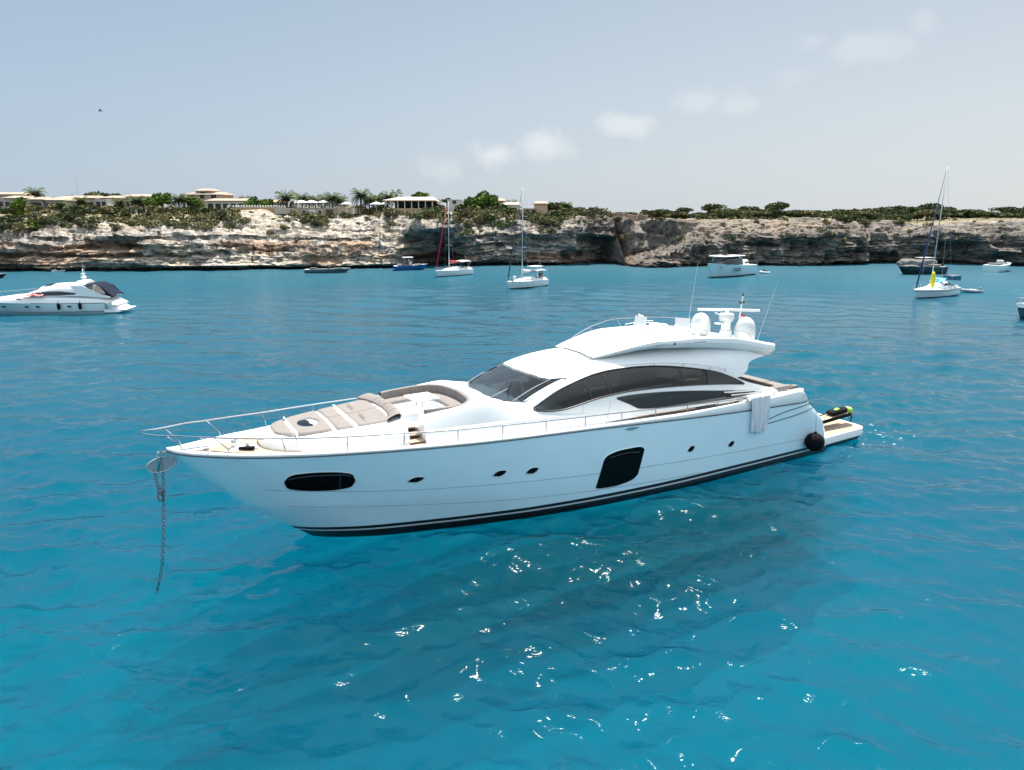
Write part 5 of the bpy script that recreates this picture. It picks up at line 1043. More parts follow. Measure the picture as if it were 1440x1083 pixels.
# --- sailing boats
def sailboat(name, label, bow, ang, Lo, mast_h, jib, cover, bimini, fb=1.15, stripe=None, mast_x=.40, boom=True, sprd=2, boot=NAVYB):
    T = thing(name, label, 'sailboat', (*bow, 0), R(ang)); B = Lo * .31
    small_hull(T, Lo, B, fb, fb * .86, Lo * .10, mat('sail_hull', (.80, .81, .80), .25, coat=.3), boot=boot, boot_z=.13, tw=.72, stripe=stripe, stripe_z=fb * .72 if stripe else None)
    cab = [(Lo * .26, B * .12, fb * .9, fb * 1.03), (Lo * .33, B * .24, fb * .9, fb + .22), (Lo * .45, B * .29, fb * .88, fb + .38), (Lo * .60, B * .31, fb * .86, fb + .44), (Lo * .66, B * .31, fb * .86, fb + .42)]
    lofted(T, 'coachroof', cab, GEL, pw=3.5); lwin(T, cab, [(Lo * .40, .75), (Lo * .5, .8), (Lo * .62, .78)], [(Lo * .40, .5), (Lo * .5, .42), (Lo * .62, .42)], DKWIN)
    ck = [(Lo * .67, B * .36, fb * .8, fb + .22), (Lo * .95, B * .33, fb * .78, fb + .16)]; lofted(T, 'cockpit_coaming', ck, GEL, pw=5); MB().box((Lo * .81, 0, fb + .225), (Lo * .24, B * .44, .03)).build('cockpit_well', mat('cockpit_shade', (.20, .19, .18), .8), T)
    mx = Lo * mast_x; mz = fb + .3
    MB().tube([(mx, 0, mz), (mx + .12, 0, mast_h)], [.10, .07], 8).build('mast', ALU, T, smooth='all')
    for k in range(sprd):
        z = mz + (mast_h - mz) * (k + 1) / (sprd + .9); MB().tube([(mx + .05, -B * (.30 - .05 * k), z), (mx, 0, z + .08), (mx + .05, B * (.30 - .05 * k), z)], .025, 5).build('spreader', ALU, T)
        for sg in (1, -1): MB().tube([(mx, sg * B * (.42 if k == 0 else .30), fb if k == 0 else mz + (mast_h - mz) / (sprd + .9)), (mx + .05, sg * B * (.30 - .05 * k), z)], .012, 4).build('shroud', STEEL, T)
    MB().tube([(Lo * .97, 0, fb), (mx + .12, 0, mast_h)], .012, 4).build('backstay', STEEL, T)
    MB().tube([(.25, 0, fb + .05), (.25 + (mx - .25) * .04, 0, fb + .5), (.25 + (mx - .25) * .35, 0, fb + (mast_h - fb) * .35), (mx - .1, 0, mast_h * .97)], [.03, .11, .10, .03], 7).build('furled_jib', jib, T, smooth='all')
    if boom:
        MB().tube([(mx, 0, mz + .95), (Lo * .82, 0, mz + .85)], .07, 6).build('boom', ALU, T)
        if cover: MB().tube([(mx + .05, 0, mz + 1.25), (mx + 1.2, 0, mz + 1.12), (Lo * .80, 0, mz + .95)], [.26, .2, .10], 8).build('sail_cover', cover, T, smooth='all')
    if bimini:
        bz_ = fb + 1.55
        G = np.array([[(Lo * .64 + Lo * .28 * f, w * B * .40, bz_ - .18 * w * w + .10 * sin(pi * f)) for w in np.linspace(-1, 1, 7)] for f in np.linspace(0, 1, 6)]); o = MB().grid(G).build('bimini', bimini, T, smooth='all'); o.modifiers.new('s', 'SOLIDIFY').thickness = .04
        for f in (.02, .98):
            for sg in (1, -1): MB().tube([(Lo * .64 + Lo * .28 * f, sg * B * .39, bz_ - .18), (Lo * .78, sg * B * .36, fb)], .016, 4).build('bimini_pole', STEEL, T)
    D = hull_pts(Lo, B, fb, fb * .86, Lo * .10, 0, 0, None, 2, tw=.72)[-1]; pts = [(p[0], max(p[1] - .06, 0.03), p[2]) for p in D[2::3]]; rail(T, pts, .55, r=.012, n=5)
    mb = MB()
    for sg in (1, -1): mb.tube([(.0, 0, fb + .6), (.35, sg * .3, fb + .58), (.7, sg * .42, fb)], .018, 5)
    mb.build('pulpit', STEEL, T)
    MB().lathe((Lo * .15, 0, fb), [(.25, 0), (.25, .05), (.02, .07)], 10).build('fore_hatch', DKWIN, T); return T
sailboat('sailboat', 'small white sailboat with red furled jib and red boom cover, before the cave', (-14.9, 138.4), 50, 9.8, 14.2, mat('red_jib', (.42, .02, .05), .8), RED, CLOTHC, fb=1.25)
s2 = sailboat('sailboat', 'white sailboat with dark furled jib and white hard bimini, right of the cave', (-.9, 115.6), 48, 9.6, 16.0, DKGRN, CLOTHC, GEL, fb=1.25, boot=BLACKP)
s3 = sailboat('sailboat', 'white sailboat with blue furled jib and a yellow board on the foredeck, at the right', (58.0, 102.6), 34, 11.2, 18.4, BLUEC, None, None, fb=1.3, stripe=NAVYB, boom=True, sprd=1)
# cabin details of the two nearer ones
MB().rbox((7.2, 0, 3.35), (2.2, 1.7, .10), .04).build('upper_bimini', GEL, s2, smooth=True)
MB().ball((1.6, -.3, 1.75), .36, 12, 8, (1, .5, 1)).build('radar_dome', GEL, s2, smooth='all')
for y in (-1.1, 1.1): MB().tube([(9.0, y, 1.1), (9.2, y, 3.1)], .03, 5).build('davit', GEL, s2)
lofted(s3, 'wheelhouse', [(5.2, .9, 1.25, 1.5), (6.0, 1.15, 1.25, 2.15), (7.6, 1.2, 1.25, 2.25), (8.0, 1.2, 1.25, 2.1)], GEL)
for sg in (1, -1): MB().box((6.6, sg * 1.14, 1.82), (.9, .03, .34)).build('side_window', DKWIN, s3)
for sg in (1, -1): MB().box((7.5, sg * 1.15, 1.80), (.5, .03, .34)).build('side_window', DKWIN, s3)
G = np.array([[(7.8 + 2.8 * f, w * 1.35, 3.02 - .1 * w * w) for w in np.linspace(-1, 1, 5)] for f in np.linspace(0, 1, 5)]); MB().grid(G).build('bimini', NAVYB, s3, smooth='all')
G = np.array([[(10.5, w * 1.35, 2.9 - .75 * f) for w in np.linspace(-1, 1, 5)] for f in (0, 1)]); MB().grid(G).build('canopy_window', CYAN, s3)
G = np.array([[(5.9 + .9 * f, w * 1.0, 2.15 + .55 * f) for w in np.linspace(-1, 1, 5)] for f in (0, 1)]); MB().grid(G).build('sprayhood', CYAN, s3)
for x in (7.9, 10.5):
    for y in (-1.3, 1.3): MB().tube([(x, y, 1.2), (x, y, 2.95)], .025, 5).build('bimini_pole', STEEL, s3)
M3 = Matrix.Translation((58.0, 102.6, 0)) @ Matrix.Rotation(R(34), 4, 'Z'); p = M3 @ Vector((3.0, -.9, 2.55)); Yb = thing('paddleboard', 'bright yellow paddleboard standing upright on the right sailboat', 'paddleboard', p, R(34 + 60))
MB().lathe((0, 0, 0), [(.02, -1.15), (.4, -.9), (.52, -.3), (.52, .4), (.36, .95), (.03, 1.3)], 20, sy=.28).build('board', YEL, Yb, smooth='all')
M2 = Matrix.Translation((-.9, 115.6, 0)) @ Matrix.Rotation(R(48), 4, 'Z')
person('person', 'person in a dark red shirt sitting in the cockpit of the middle sailboat', M2 @ Vector((7.6, -.7, 1.25)), R(20), mat('maroon_shirt', (.20, .03, .05), .8), DARKGREY)
person('person', 'person in a dark shirt sitting aft in the middle sailboat', M2 @ Vector((8.6, -.3, 1.25)), R(150), DARKGREY, NAVY)
# --- pale cruiser with a dark upper deck
def cruiser():
    T = thing('cabin_cruiser', 'pale blue flush cabin cruiser with dark wheelhouse windows, in front of the brown rocks', 'motorboat', (37.6, 137.0, 0), R(41)); Hm = mat('hull_ice_blue', (.55, .70, .74), .2, coat=.5)
    small_hull(T, 13.8, 4.6, 2.75, 2.0, .9, Hm, boot=BLACKP, boot_z=.18, tw=.95, fine=.6)
    lofted(T, 'wheelhouse', [(2.6, 1.5, 2.4, 3.0), (3.6, 1.9, 2.4, 3.75), (8.4, 1.95, 2.2, 3.8), (8.8, 1.9, 2.2, 3.7)], DKWIN, pw=5)
    MB().rbox((6.0, 0, 3.92), (6.6, 4.1, .16), .07).build('roof', GEL, T, smooth=True); MB().rbox((5.6, 0, 4.05), (1.6, 1.2, .18), .05).build('roof_box', BLACK, T, smooth=True)
    for x in (5.2, 6.3): MB().tube([(x, .3, 4.0), (x + .1, .3, 5.6)], .03, 4).build('roof_aerial', DARKGREY, T)
    lofted(T, 'aft_cabin', [(9.6, 1.5, 2.0, 2.9), (11.8, 1.4, 1.9, 3.0)], GEL, pw=5); MB().rbox((10.8, -1.5, 2.55), (1.2, .06, .35), .02).build('aft_window', DKWIN, T)
    for sg in (1, -1):
        for z in (1.55, 1.15): MB().rbox((6.3, sg * 2.27, z), (2.6, .08, .17), .03).build('side_window', DKWIN, T)
        MB().lathe((2.0, sg * 1.56, 1.95), [(.001, -.06), (.26, -.06), (.26, .06), (.001, .06)], 14, axis='Y').build('bow_porthole', STEEL, T)
cruiser()
# --- runabouts
def runabout(name, label, cat, bow, ang, Lo, B, fb, m, deckm, boot=None, top=None, seat=CUSH, screen=True, ob=False, console=True, tw=.9, fine=.75):
    T = thing(name, label, cat, (*bow, 0), R(ang)); small_hull(T, Lo, B, fb, fb * .8, Lo * .12, m, boot=boot, boot_z=.15, tw=tw, deck=deckm, fine=fine)
    MB().rbox((Lo * .62, 0, fb * .86), (Lo * .5, B * .66, .06), .02).build('cockpit_well', DARKGREY, T, smooth=True)
    MB().rbox((Lo * .82, 0, fb * .95), (Lo * .14, B * .62, .3), .08).build('rear_seat', seat, T, smooth=True); MB().rbox((Lo * .28, 0, fb * .98), (Lo * .2, B * .5, .12), .05).build('bow_cushion', seat, T, smooth=True)
    if console: MB().rbox((Lo * .5, 0, fb + .2), (.6, B * .34, .75), .08).build('console', deckm, T, smooth=True)
    if screen: MB().grid(np.array([[(Lo * .44 + .35 * f + .2 * abs(w), w * B * .30, fb + .1 + .5 * f) for w in np.linspace(-1, 1, 7)] for f in (0, 1)])).build('windscreen', DKWIN, T)
    if top:
        MB().rbox((Lo * .58, 0, fb + 1.5), (Lo * .3, B * .7, .10), .04).build('hard_top', top, T, smooth=True)
        for x in (Lo * .47, Lo * .68):
            for y in (-B * .28, B * .28): MB().tube([(x, y, fb * .8), (x, y, fb + 1.5)], .03, 5).build('top_post', STEEL, T)
    if ob: mb = MB(); mb.rbox((Lo + .1, 0, fb * .8 + .3), (.4, .35, .6), .12); mb.rbox((Lo + .12, 0, fb * .3), (.2, .12, .9), .04); mb.build('outboard', BLACK, T, smooth=True)
    return T
runabout('sports_boat', 'low dark grey sports boat lying below the pale cliff', 'motorboat', (-33.6, 149.6), 188, 9.3, 2.7, .95, mat('hull_grey_green', (.08, .11, .115), .25, coat=.4), mat('deck_light_grey', (.45, .47, .47), .5), seat=DARKGREY, console=False, tw=.95)
bl = runabout('blue_motorboat', 'dark blue motorboat with a small white top, moored at the mouth of the cave', 'motorboat', (-18.6, 157.4), 200, 7.4, 2.6, 1.25, mat('hull_deep_blue', (.015, .07, .24), .2, coat=.5), GELM, top=GEL, tw=.92)
person('person', 'person in a white shirt standing at the helm of the blue boat', (-22.4, 156.1, .9), R(200), CLOTHC, NAVY, sit=False)
bk = runabout('black_motorboat', 'long black motorboat with a plumb bow and grey top, behind the right sailboat', 'motorboat', (77.8, 144.4), 17, 11.2, 3.2, 1.75, mat('hull_black', (.012, .013, .015), .2, coat=.5), mat('deck_grey', (.3, .31, .32), .5), top=mat('grey_top', (.35, .36, .37), .5), ob=True, tw=.95, fine=.5)
runabout('white_motorboat', 'white motorboat seen from its stern quarter under the dark rocks at the far right', 'motorboat', (107.4, 155.5), 215, 8.2, 3.6, 1.75, mat('hull_mint', (.62, .76, .73), .25, coat=.4), GELM, ob=False, tw=.95)
runabout('dark_tender', 'dark inflatable tender with a white console at the left edge, below the cliff', 'tender', (-96.2, 136.4), 186, 8.5, 2.6, .85, BLACKP, mat('deck_grey', (.3, .3, .3)), ob=True)
runabout('white_dinghy', 'tiny white dinghy close under the cliff behind the left yacht', 'dinghy', (-94.2, 151.2), 185, 2.6, 1.1, .38, GEL, GELM, console=False, screen=False)
runabout('shore_tender', 'small white tender lying against the rocks right of the pale cruiser', 'tender', (64.6, 170.6), 6, 3.6, 1.5, .75, GEL, GELM, console=False, screen=False)
def inflatable(name, label, loc, rz, Lo, B, m, ski=False):
    T = thing(name, label, 'dinghy' if not ski else 'water scooter', loc, R(rz)); r = .22 if not ski else .18; P = []
    for sg in (1, -1):
        q = [(Lo, sg * B * .5), (Lo * .5, sg * B * .5), (Lo * .22, sg * B * .44), (.04 * Lo, sg * B * .18)]; P += (q if sg > 0 else q[::-1])
    MB().tube([(x, y, .24 + .16 * max(0, 1 - x / Lo * 2.2)) for x, y in [P[0], P[1], P[2], P[3], (0, 0), P[4], P[5], P[6], P[7]]], [r * .7, r, r, r, r, r, r, r, r * .7], 10).build('inflatable_tube' if not ski else 'hull', m, T, smooth='all')
    MB().rbox((Lo * .55, 0, .2), (Lo * .8, B * .8, .1), .04).build('floor', DARKGREY, T, smooth=True); MB().rbox((Lo * .62, 0, .42), (.28 if not ski else Lo * .4, B * .86 if not ski else B * .4, .1 if not ski else .35), .04).build('bench', GELM if not ski else BLACK, T, smooth=True)
    if not ski: mb = MB(); mb.rbox((Lo + .05, 0, .55), (.3, .28, .4), .1); mb.rbox((Lo + .1, 0, .15), (.14, .08, .5), .03); mb.build('outboard', mat('outboard_grey', (.3, .3, .3), .4), T, smooth=True)
    else: mb = MB(); mb.tube([(Lo * .4, -.3, .75), (Lo * .36, 0, .8), (Lo * .4, .3, .75)], .03, 5); mb.rbox((Lo * .34, 0, .6), (.3, .3, .4), .08, ry=R(20)); mb.build('handlebar', BLACK, T, smooth=True)
inflatable('inflatable_dinghy', 'grey inflatable dinghy floating astern of the right sailboat', (70.0, 111.0, 0), 6, 3.2, 1.5, RUBG)
inflatable('water_scooter', 'small white and black water scooter floating right of the pale cruiser', (50.8, 146.6, 0), 12, 2.0, .8, GEL, ski=True)
# boat cut by the right edge of the frame
def edge_boat():
    T = thing('fishing_launch', 'bow of a navy and white launch coming into view at the right edge', 'motorboat', (58.9, 82.7, 0), R(22))
    small_hull(T, 10.5, 3.4, 1.75, 1.2, 1.0, mat('hull_slate_blue', (.05, .10, .16), .2, coat=.5), boot=BLACKP, boot_z=.2, stripe=GEL, stripe_z=1.1)
    D = hull_pts(10.5, 3.4, 1.75, 1.2, 1.0, 0, 0, None, 2)[-1]
    for sg in (1, -1): MB().grid(np.array([[(p[0], -sg * (p[1] + .03), p[2] - dz) for p in D] for dz in (-.06, .42)])).build('white_strake', GEL, T, smooth='all')
    lofted(T, 'cuddy', [(2.4, .7, 1.5, 1.7), (4, 1.2, 1.4, 2.4), (6, 1.3, 1.3, 3.0), (7.2, 1.3, 1.3, 3.0)], GEL); rail(T, [(.05, .05, 1.75), (1, .8, 1.7), (2.4, 1.25, 1.6), (4, 1.5, 1.45)], .62, r=.022)
    MB().tube([(-.25, 0, 1.6), (.5, 0, 1.75)], .09, 8).build('bow_roller', STEEL, T)
edge_boat()
# gull
G_ = thing('seagull', 'small dark gull gliding high in the sky over the left yacht', 'bird', (-54.6, 100, 25.2), R(20))
mb = MB(); G = np.array([[(dx * (1 - .5 * abs(y) / .6) + .12 * abs(y), y, .16 * abs(y) / .3 * (1 if abs(y) < .3 else 1 - (abs(y) - .3) * 1.2) + (0 if dx else .0)) for y in np.linspace(-.6, .6, 13)] for dx in (-.09, .0, .10)]); mb.grid(G); mb.lathe((0, 0, .0), [(.01, -.26), (.05, -.18), (.075, 0), (.05, .15), (.03, .2), (.045, .25), (.01, .32)], 10, axis='X'); mb.build('bird_body', mat('gull_grey', (.10, .10, .10), .8), G_, smooth='all')
# ================================================================== COAST
SHORE = [(-420, 140), (-260, 148), (-200, 151), (-110, 153.6), (-80, 155.6), (-50, 159.6), (-26, 164), (-12, 171), (-3, 173.5), (12, 174.5), (19, 177), (23.5, 180), (25.4, 176.5), (26.6, 167.5), (28.4, 162), (34, 163.5), (40, 166), (48, 169.6), (68, 172), (84, 176), (95, 180.5), (108, 176), (121, 169.5), (160, 165), (260, 158), (420, 150)]
HF = [(-200, 4.5), (-110, 3.8), (-94, 5.2), (-80, 5.8), (-66, 4.2), (-52, 3.0), (-34, 2.8), (-27, 4), (-22, 8.3), (-12, 8), (-6, 7), (5, 7.2), (17, 8), (24.5, 8.6), (27, .5), (31, 1.2), (36, 1.9), (40, 2.8), (48, 4.8), (60, 6.2), (80, 6), (95, 5.5), (108, 6.8), (121, 6.4), (250, 7)]
WF = [(-200, 3), (-80, 3), (-60, 3.6), (-40, 3), (-26, 2), (-18, .8), (-8, 2), (5, 2), (17, 1), (24, 1), (27.5, 5), (35, 6), (41, 5), (48, 4), (68, 3), (95, 2.5), (121, 2), (250, 2)]
HT = [(-300, 11), (-110, 10), (-95, 9.8), (-80, 10.6), (-60, 10.6), (-40, 10.4), (-26, 10.6), (-18, 11.3), (-6, 11.6), (5, 11), (12, 10.4), (20, 11.2), (26, 10.4), (33, 9.9), (46, 9.2), (68, 9.0), (84, 9.6), (100, 9.5), (121, 9.3), (250, 9.3)]
WT = [(-200, 12), (-80, 15), (-60, 18), (-40, 17), (-26, 12), (-18, 8), (-8, 15), (5, 13), (17, 9), (24, 7), (27.5, 19), (35, 16), (41, 11), (48, 12), (68, 15), (95, 17), (121, 14), (250, 12)]
def make_coast():
    xs = np.concatenate([np.linspace(-420, -150, 60)[:-1], np.linspace(-150, 160, 1250), np.linspace(160, 420, 60)[1:]])
    nf, ns, npl = 150, 80, 46
    hf, wf, ht, wt = [pch(xs, q)[:, None] for q in (HF, WF, HT, WT)]; y0 = pch(xs, SHORE)[:, None]; X = xs[:, None]
    a = np.linspace(0, 1, nf)[None, :]; b = np.linspace(0, 1, ns + 1)[None, 1:]; c = np.linspace(0, 1, npl + 1)[None, 1:]
    zF = -1.6 + (hf + 1.6) * a; yF = y0 + wf * a ** 1.6
    ht = ht + .9 * vnoise(X / 11, 0, 0, 71) + .5 * vnoise(X / 4.5, 0, 0, 72); hf = hf * (1 + .22 * vnoise(X / 7, 0, 0, 73)); spit = np.clip((X - 25) / 1.5, 0, 1) * np.clip((46 - X) / 7, 0, 1)
    yS = y0 + wf + wt * b; zS = hf + (ht - hf) * ((1 - spit) * (1 - (1 - b) ** 1.8) + spit * (.17 * b + .83 * (lambda q: q * q * (3 - 2 * q))(np.clip((b - .62) / .22, 0, 1))))
    pl = np.where(X < 22, np.where(X < 0, 2.2, 1.2), .8)
    yP = y0 + wf + wt + 420 * c ** 2.2; zP = ht + pl * (1 - np.exp(-(yP - y0 - wf - wt) / 22))
    Y = np.concatenate([yF, yS, yP], 1); Z = np.concatenate([zF, zS, zP], 1); XX = X * np.ones_like(Y)
    wface = np.concatenate([np.ones((1, nf)), np.linspace(1, .15, ns)[None, :] ** 1.2, np.full((1, npl), .0)], 1) * np.ones_like(Y)
    spz = spit * ((Y - y0) > (wf + wt * .5)) * ((Y - y0) < (wf + wt * .95)); wface = np.maximum(wface, .95 * spz)
    wslope = np.concatenate([np.linspace(0, 1, nf)[None, :] ** 3, np.ones((1, ns)), np.linspace(1, .25, npl)[None, :]], 1) * np.ones_like(Y)
    # strata: ledges that stand out and undercut
    und = fbm(XX / 30, Y / 30, 0, 3, 61) * 1.5 + XX * .006
    s1 = (Z + und) / 1.9; f1 = s1 - np.floor(s1); k1 = _h(np.floor(s1).astype(int), 0 * s1.astype(int), 0 * s1.astype(int), 4)
    led = np.where(f1 < .22, f1 / .22, 1 - (f1 - .22) / .78 * .9) * (.5 + 1.1 * k1)
    led *= .6 + .6 * vnoise(XX / 9, 0, Z / 3, 21)
    s2 = (Z + und * 1.3 + .4 * vnoise(XX / 5, Y / 5, 0, 77)) / .62; f2 = s2 - np.floor(s2); led2 = np.where(f2 < .3, f2 / .3, 1 - (f2 - .3) / .7)
    lump = 1 - 2 * np.abs(fbm(XX / 5.5, Y / 7, Z / 4.5, 3, 131)); crack = np.clip(1 - np.abs(vnoise(XX / 2.6 + .6 * vnoise(XX / 7, 0, Z / 4, 33), 0, Z / 14, 35)) * 5, 0, 1) * (vnoise(XX / 8, 0, Z / 5, 36) > -.2)
    rgt = np.clip((XX - 2) / 25, 0, 1)
    big = fbm(XX / 9, Y / 12, Z / 6, 4, 101, ridge=True)
    mid = fbm(XX / 2.6, Y / 3.5, Z / 1.5, 4, 151, gain=.55, ridge=True)
    sm = fbm(XX / .9, Y / 1.0, Z / .6, 3, 201, gain=.6)
    blk = _h(np.floor(XX / 2.3 + .5 * vnoise(XX / 3, 0, Z, 5)).astype(int), np.floor(Z / 1.5 + .6 * vnoise(XX / 4, 0, 0, 6)).astype(int), 0 * s1.astype(int), 9)
    und0 = np.clip((1.0 - Z) / .9, 0, 1) * np.clip((Z + 1.2) / .6, 0, 1)
    dY = -wface * ((1.5 - .8 * rgt) * led + .28 * led2 + (.9 + 1.3 * rgt) * lump - .8 * crack + 2.1 * big + 1.15 * mid + .45 * sm + .75 * blk) + 1.2 * und0 * wface
    def inset(x0, x1, z0, z1, d, sx=1.6, sz=.5):
        w = .8 * vnoise(XX / 1.6, 0, Z / 1.1, 301)
        m = 1 / (1 + np.exp(-(XX - x0 + w) / (sx * .35))) / (1 + np.exp((XX - x1 + w) / (sx * .35))) / (1 + np.exp(-(Z - z0 + .3 * w) / (sz * .4))) / (1 + np.exp((Z - z1 + .5 * w) / (sz * .4)))
        return d * m * (wface > .55)
    dY += inset(-24.5, -15, .4, 7.0, 8.5) + inset(-17, -11.5, 1.2, 5.0, 4) + inset(-25, -12, -.5, 2.2, 5)
    dY += inset(16, 24.6, .2, 6.2, 5.5) + inset(11, 17, .2, 3.0, 2.5)
    dY += inset(-93, -81, 4.2, 6.3, 3.2) + inset(-112, -60, 2.7, 3.25, 2.2, sz=.25) + inset(-60, -48, 3.1, 3.7, 2.0, sz=.3)
    dY += inset(104, 111, -.3, 4.8, 5) + inset(88, 95, -.3, 2.5, 3.2) + inset(66, 72, .3, 5, 1.6) + inset(50, 54, .3, 4, 2.0) + inset(56, 64, 4.4, 5.1, 2.4, sz=.25) + inset(80, 87, 2.4, 3.1, 2.2, sz=.25) + inset(115, 125, 1.0, 3.0, 2.4)
    dZ = wslope * (.75 * big * np.clip(1.25 - c_scale(Y, y0, wf, wt), .2, 1) + .42 * mid + .22 * sm)
    stepz = np.where((wslope > .9) & (wface > .1), (np.round((Z + und) / .75) * .75 - und - Z) * .75, 0)
    Yd = Y + dY; Zd = Z + dZ + stepz
    P = np.stack([XX, Yd, Zd], -1); V, F = grid_arr(P); me = np_mesh('coast', V, F[:, ::-1])
    # rock colour zones (bedding, iron stain, grey weathering) as they are on the stone itself
    def col(*q): return np.array(q)[None, None, :]
    cream, white, grey, ochre, brown, soil, dk = col(.47, .40, .31), col(.52, .475, .42), col(.29, .275, .26), col(.38, .22, .125), col(.19, .14, .10), col(.40, .32, .23), col(.045, .04, .034)
    def mixc(A, B, f): f = np.clip(f, 0, 1)[..., None]; return A * (1 - f) + B * f
    C = cream * np.ones(XX.shape + (1,))
    nz = fbm(XX / 6, Y / 6, Z / 2.0, 4, 401); nz2 = fbm(XX / 2.0, Y / 2, Z / .5, 4, 441); nz3 = fbm(XX / 14, Y / 14, Z / 5, 3, 481)
    C = mixc(C, white, .5 + 1.3 * nz)
    greyz = np.clip((Z - 3.2) / 1.5, 0, 1) * np.clip((9 - Z) / 1.5, 0, 1)
    C = mixc(C, grey, (greyz * (XX < -58) * .6 + .15) * (.35 + 2.4 * nz3 + .7 * nz2))
    C = mixc(C, grey * .85, np.clip((XX + 30) / 12, 0, 1) * (wface ** .7) * (.62 + .9 * nz))
    rt = np.clip((XX - 14) / 10, 0, 1)
    C = mixc(C, col(.185, .165, .145), rt * (.78 + .9 * nz + .35 * (wface > .6)))
    C = mixc(C, col(.36, .29, .225), rt * (wface < .7) * (.3 + 1.5 * nz3))
    C = mixc(C, ochre, np.clip(nz3 * 4 - .3 + .8 * np.exp(-((XX + 90) / 12) ** 2 - ((Z - 2.5) / 2.6) ** 2) + .5 * np.exp(-((XX + 30) / 8) ** 2 - ((Z - 2) / 1.5) ** 2), 0, 1) * (Z < 5.5) * (1 - rt) * .6)
    C = mixc(C, brown, np.clip((3.3 - Z) / 1.2, 0, 1) * np.clip(.15 + 1.6 * nz2 + .7 * nz3, 0, 1) * .75)
    C = mixc(C, brown * .8, (nz2 > .28) * .55)
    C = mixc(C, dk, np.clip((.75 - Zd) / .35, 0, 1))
    far = np.clip((Y - y0 - wf - wt) / 10, 0, 1)
    C = mixc(C, col(.17, .155, .08) * (1 + .5 * nz[..., None]), far * .85)
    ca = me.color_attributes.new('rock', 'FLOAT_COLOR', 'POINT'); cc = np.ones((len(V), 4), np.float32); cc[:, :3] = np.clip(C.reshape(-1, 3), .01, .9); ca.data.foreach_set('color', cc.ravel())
    m = bpy.data.materials.new('limestone'); m.use_nodes = True; t = m.node_tree; b = t.nodes['Principled BSDF']; b.inputs['Roughness'].default_value = .95; b.inputs['Specular IOR Level'].default_value = .1
    at = t.nodes.new('ShaderNodeAttribute'); at.attribute_name = 'rock'; gp = t.nodes.new('ShaderNodeNewGeometry')
    mp = t.nodes.new('ShaderNodeMapping'); mp.inputs['Scale'].default_value = (1, 1, 2.2); t.links.new(gp.outputs['Position'], mp.inputs['Vector'])
    nn = t.nodes.new('ShaderNodeTexNoise'); nn.inputs['Scale'].default_value = .9; nn.inputs['Detail'].default_value = 8; nn.inputs['Roughness'].default_value = .72; t.links.new(mp.outputs[0], nn.inputs['Vector'])
    rr = t.nodes.new('ShaderNodeValToRGB'); rr.color_ramp.elements[0].position = .36; rr.color_ramp.elements[0].color = (.36, .34, .32, 1); rr.color_ramp.elements[1].position = .56; rr.color_ramp.elements[1].color = (1.12, 1.12, 1.12, 1)
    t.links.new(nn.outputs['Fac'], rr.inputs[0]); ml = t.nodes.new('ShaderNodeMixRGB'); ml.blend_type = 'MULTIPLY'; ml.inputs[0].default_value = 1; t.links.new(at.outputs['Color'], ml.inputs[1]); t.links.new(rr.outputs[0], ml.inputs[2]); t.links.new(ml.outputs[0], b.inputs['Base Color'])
    bp = t.nodes.new('ShaderNodeBump'); bp.inputs['Strength'].default_value = 1; bp.inputs['Distance'].default_value = .5; t.links.new(nn.outputs['Fac'], bp.inputs['Height']); t.links.new(bp.outputs[0], b.inputs['Normal'])
    o = link('cliff_terrain', me, m); o['kind'] = 'structure'
    return xs, Yd, Zd, nf, ns
def c_scale(Y, y0, wf, wt): return np.clip((Y - y0 - wf - wt) / 12, 0, 1.05)
CX, CY, CZ, NF, NS = make_coast()
def ground_z(x, y):
    i = int(np.clip(np.searchsorted(CX, x), 0, len(CX) - 1)); row = CY[i]; z = CZ[i]
    j = np.arange(len(row))[NF - 20:]; k = j[np.argmin(np.abs(row[j] - y))]
    return float(z[k])
# ================================================================== PLANTS AND BUILDINGS ON THE COAST
def at(u, v, Y):                       # point of the coast at distance Y, from its bearing and elevation as surveyed
    x = u - 720; d = v - 541.5; r = Vector((x, 998 * cp_ - d * sp_, -(998 * sp_ + d * cp_))); k = Y / r.y; return Vector((r.x * k, Y, 12 + r.z * k))
def leaf_mat(name, c0, c1):
    m = bpy.data.materials.new(name); m.use_nodes = True; t = m.node_tree; b = t.nodes['Principled BSDF']; b.inputs['Roughness'].default_value = .9; b.inputs['Specular IOR Level'].default_value = .05
    g = t.nodes.new('ShaderNodeNewGeometry'); r = t.nodes.new('ShaderNodeValToRGB'); r.color_ramp.elements[0].color = (*c0, 1); r.color_ramp.elements[1].color = (*c1, 1)
    t.links.new(g.outputs['Random Per Island'], r.inputs[0])
    q = t.nodes.new('ShaderNodeTexNoise'); q.inputs['Scale'].default_value = .28; q.inputs['Detail'].default_value = 2; t.links.new(g.outputs['Position'], q.inputs['Vector']); r2 = t.nodes.new('ShaderNodeValToRGB'); r2.color_ramp.elements[0].position = .38; r2.color_ramp.elements[0].color = (.55, .66, .55, 1); r2.color_ramp.elements[1].position = .62; r2.color_ramp.elements[1].color = (1.3, 1.15, .9, 1); t.links.new(q.outputs['Fac'], r2.inputs[0])
    mm = t.nodes.new('ShaderNodeMixRGB'); mm.blend_type = 'MULTIPLY'; mm.inputs[0].default_value = 1; t.links.new(r.outputs[0], mm.inputs[1]); t.links.new(r2.outputs[0], mm.inputs[2]); t.links.new(mm.outputs[0], b.inputs['Base Color']); return m
LF_DARK = leaf_mat('leaves_pine', (.055, .068, .038), (.12, .135, .075)); LF_GREEN = leaf_mat('leaves_green', (.06, .11, .03), (.17, .25, .07)); LF_OLIVE = leaf_mat('leaves_scrub', (.115, .12, .072), (.23, .22, .15))
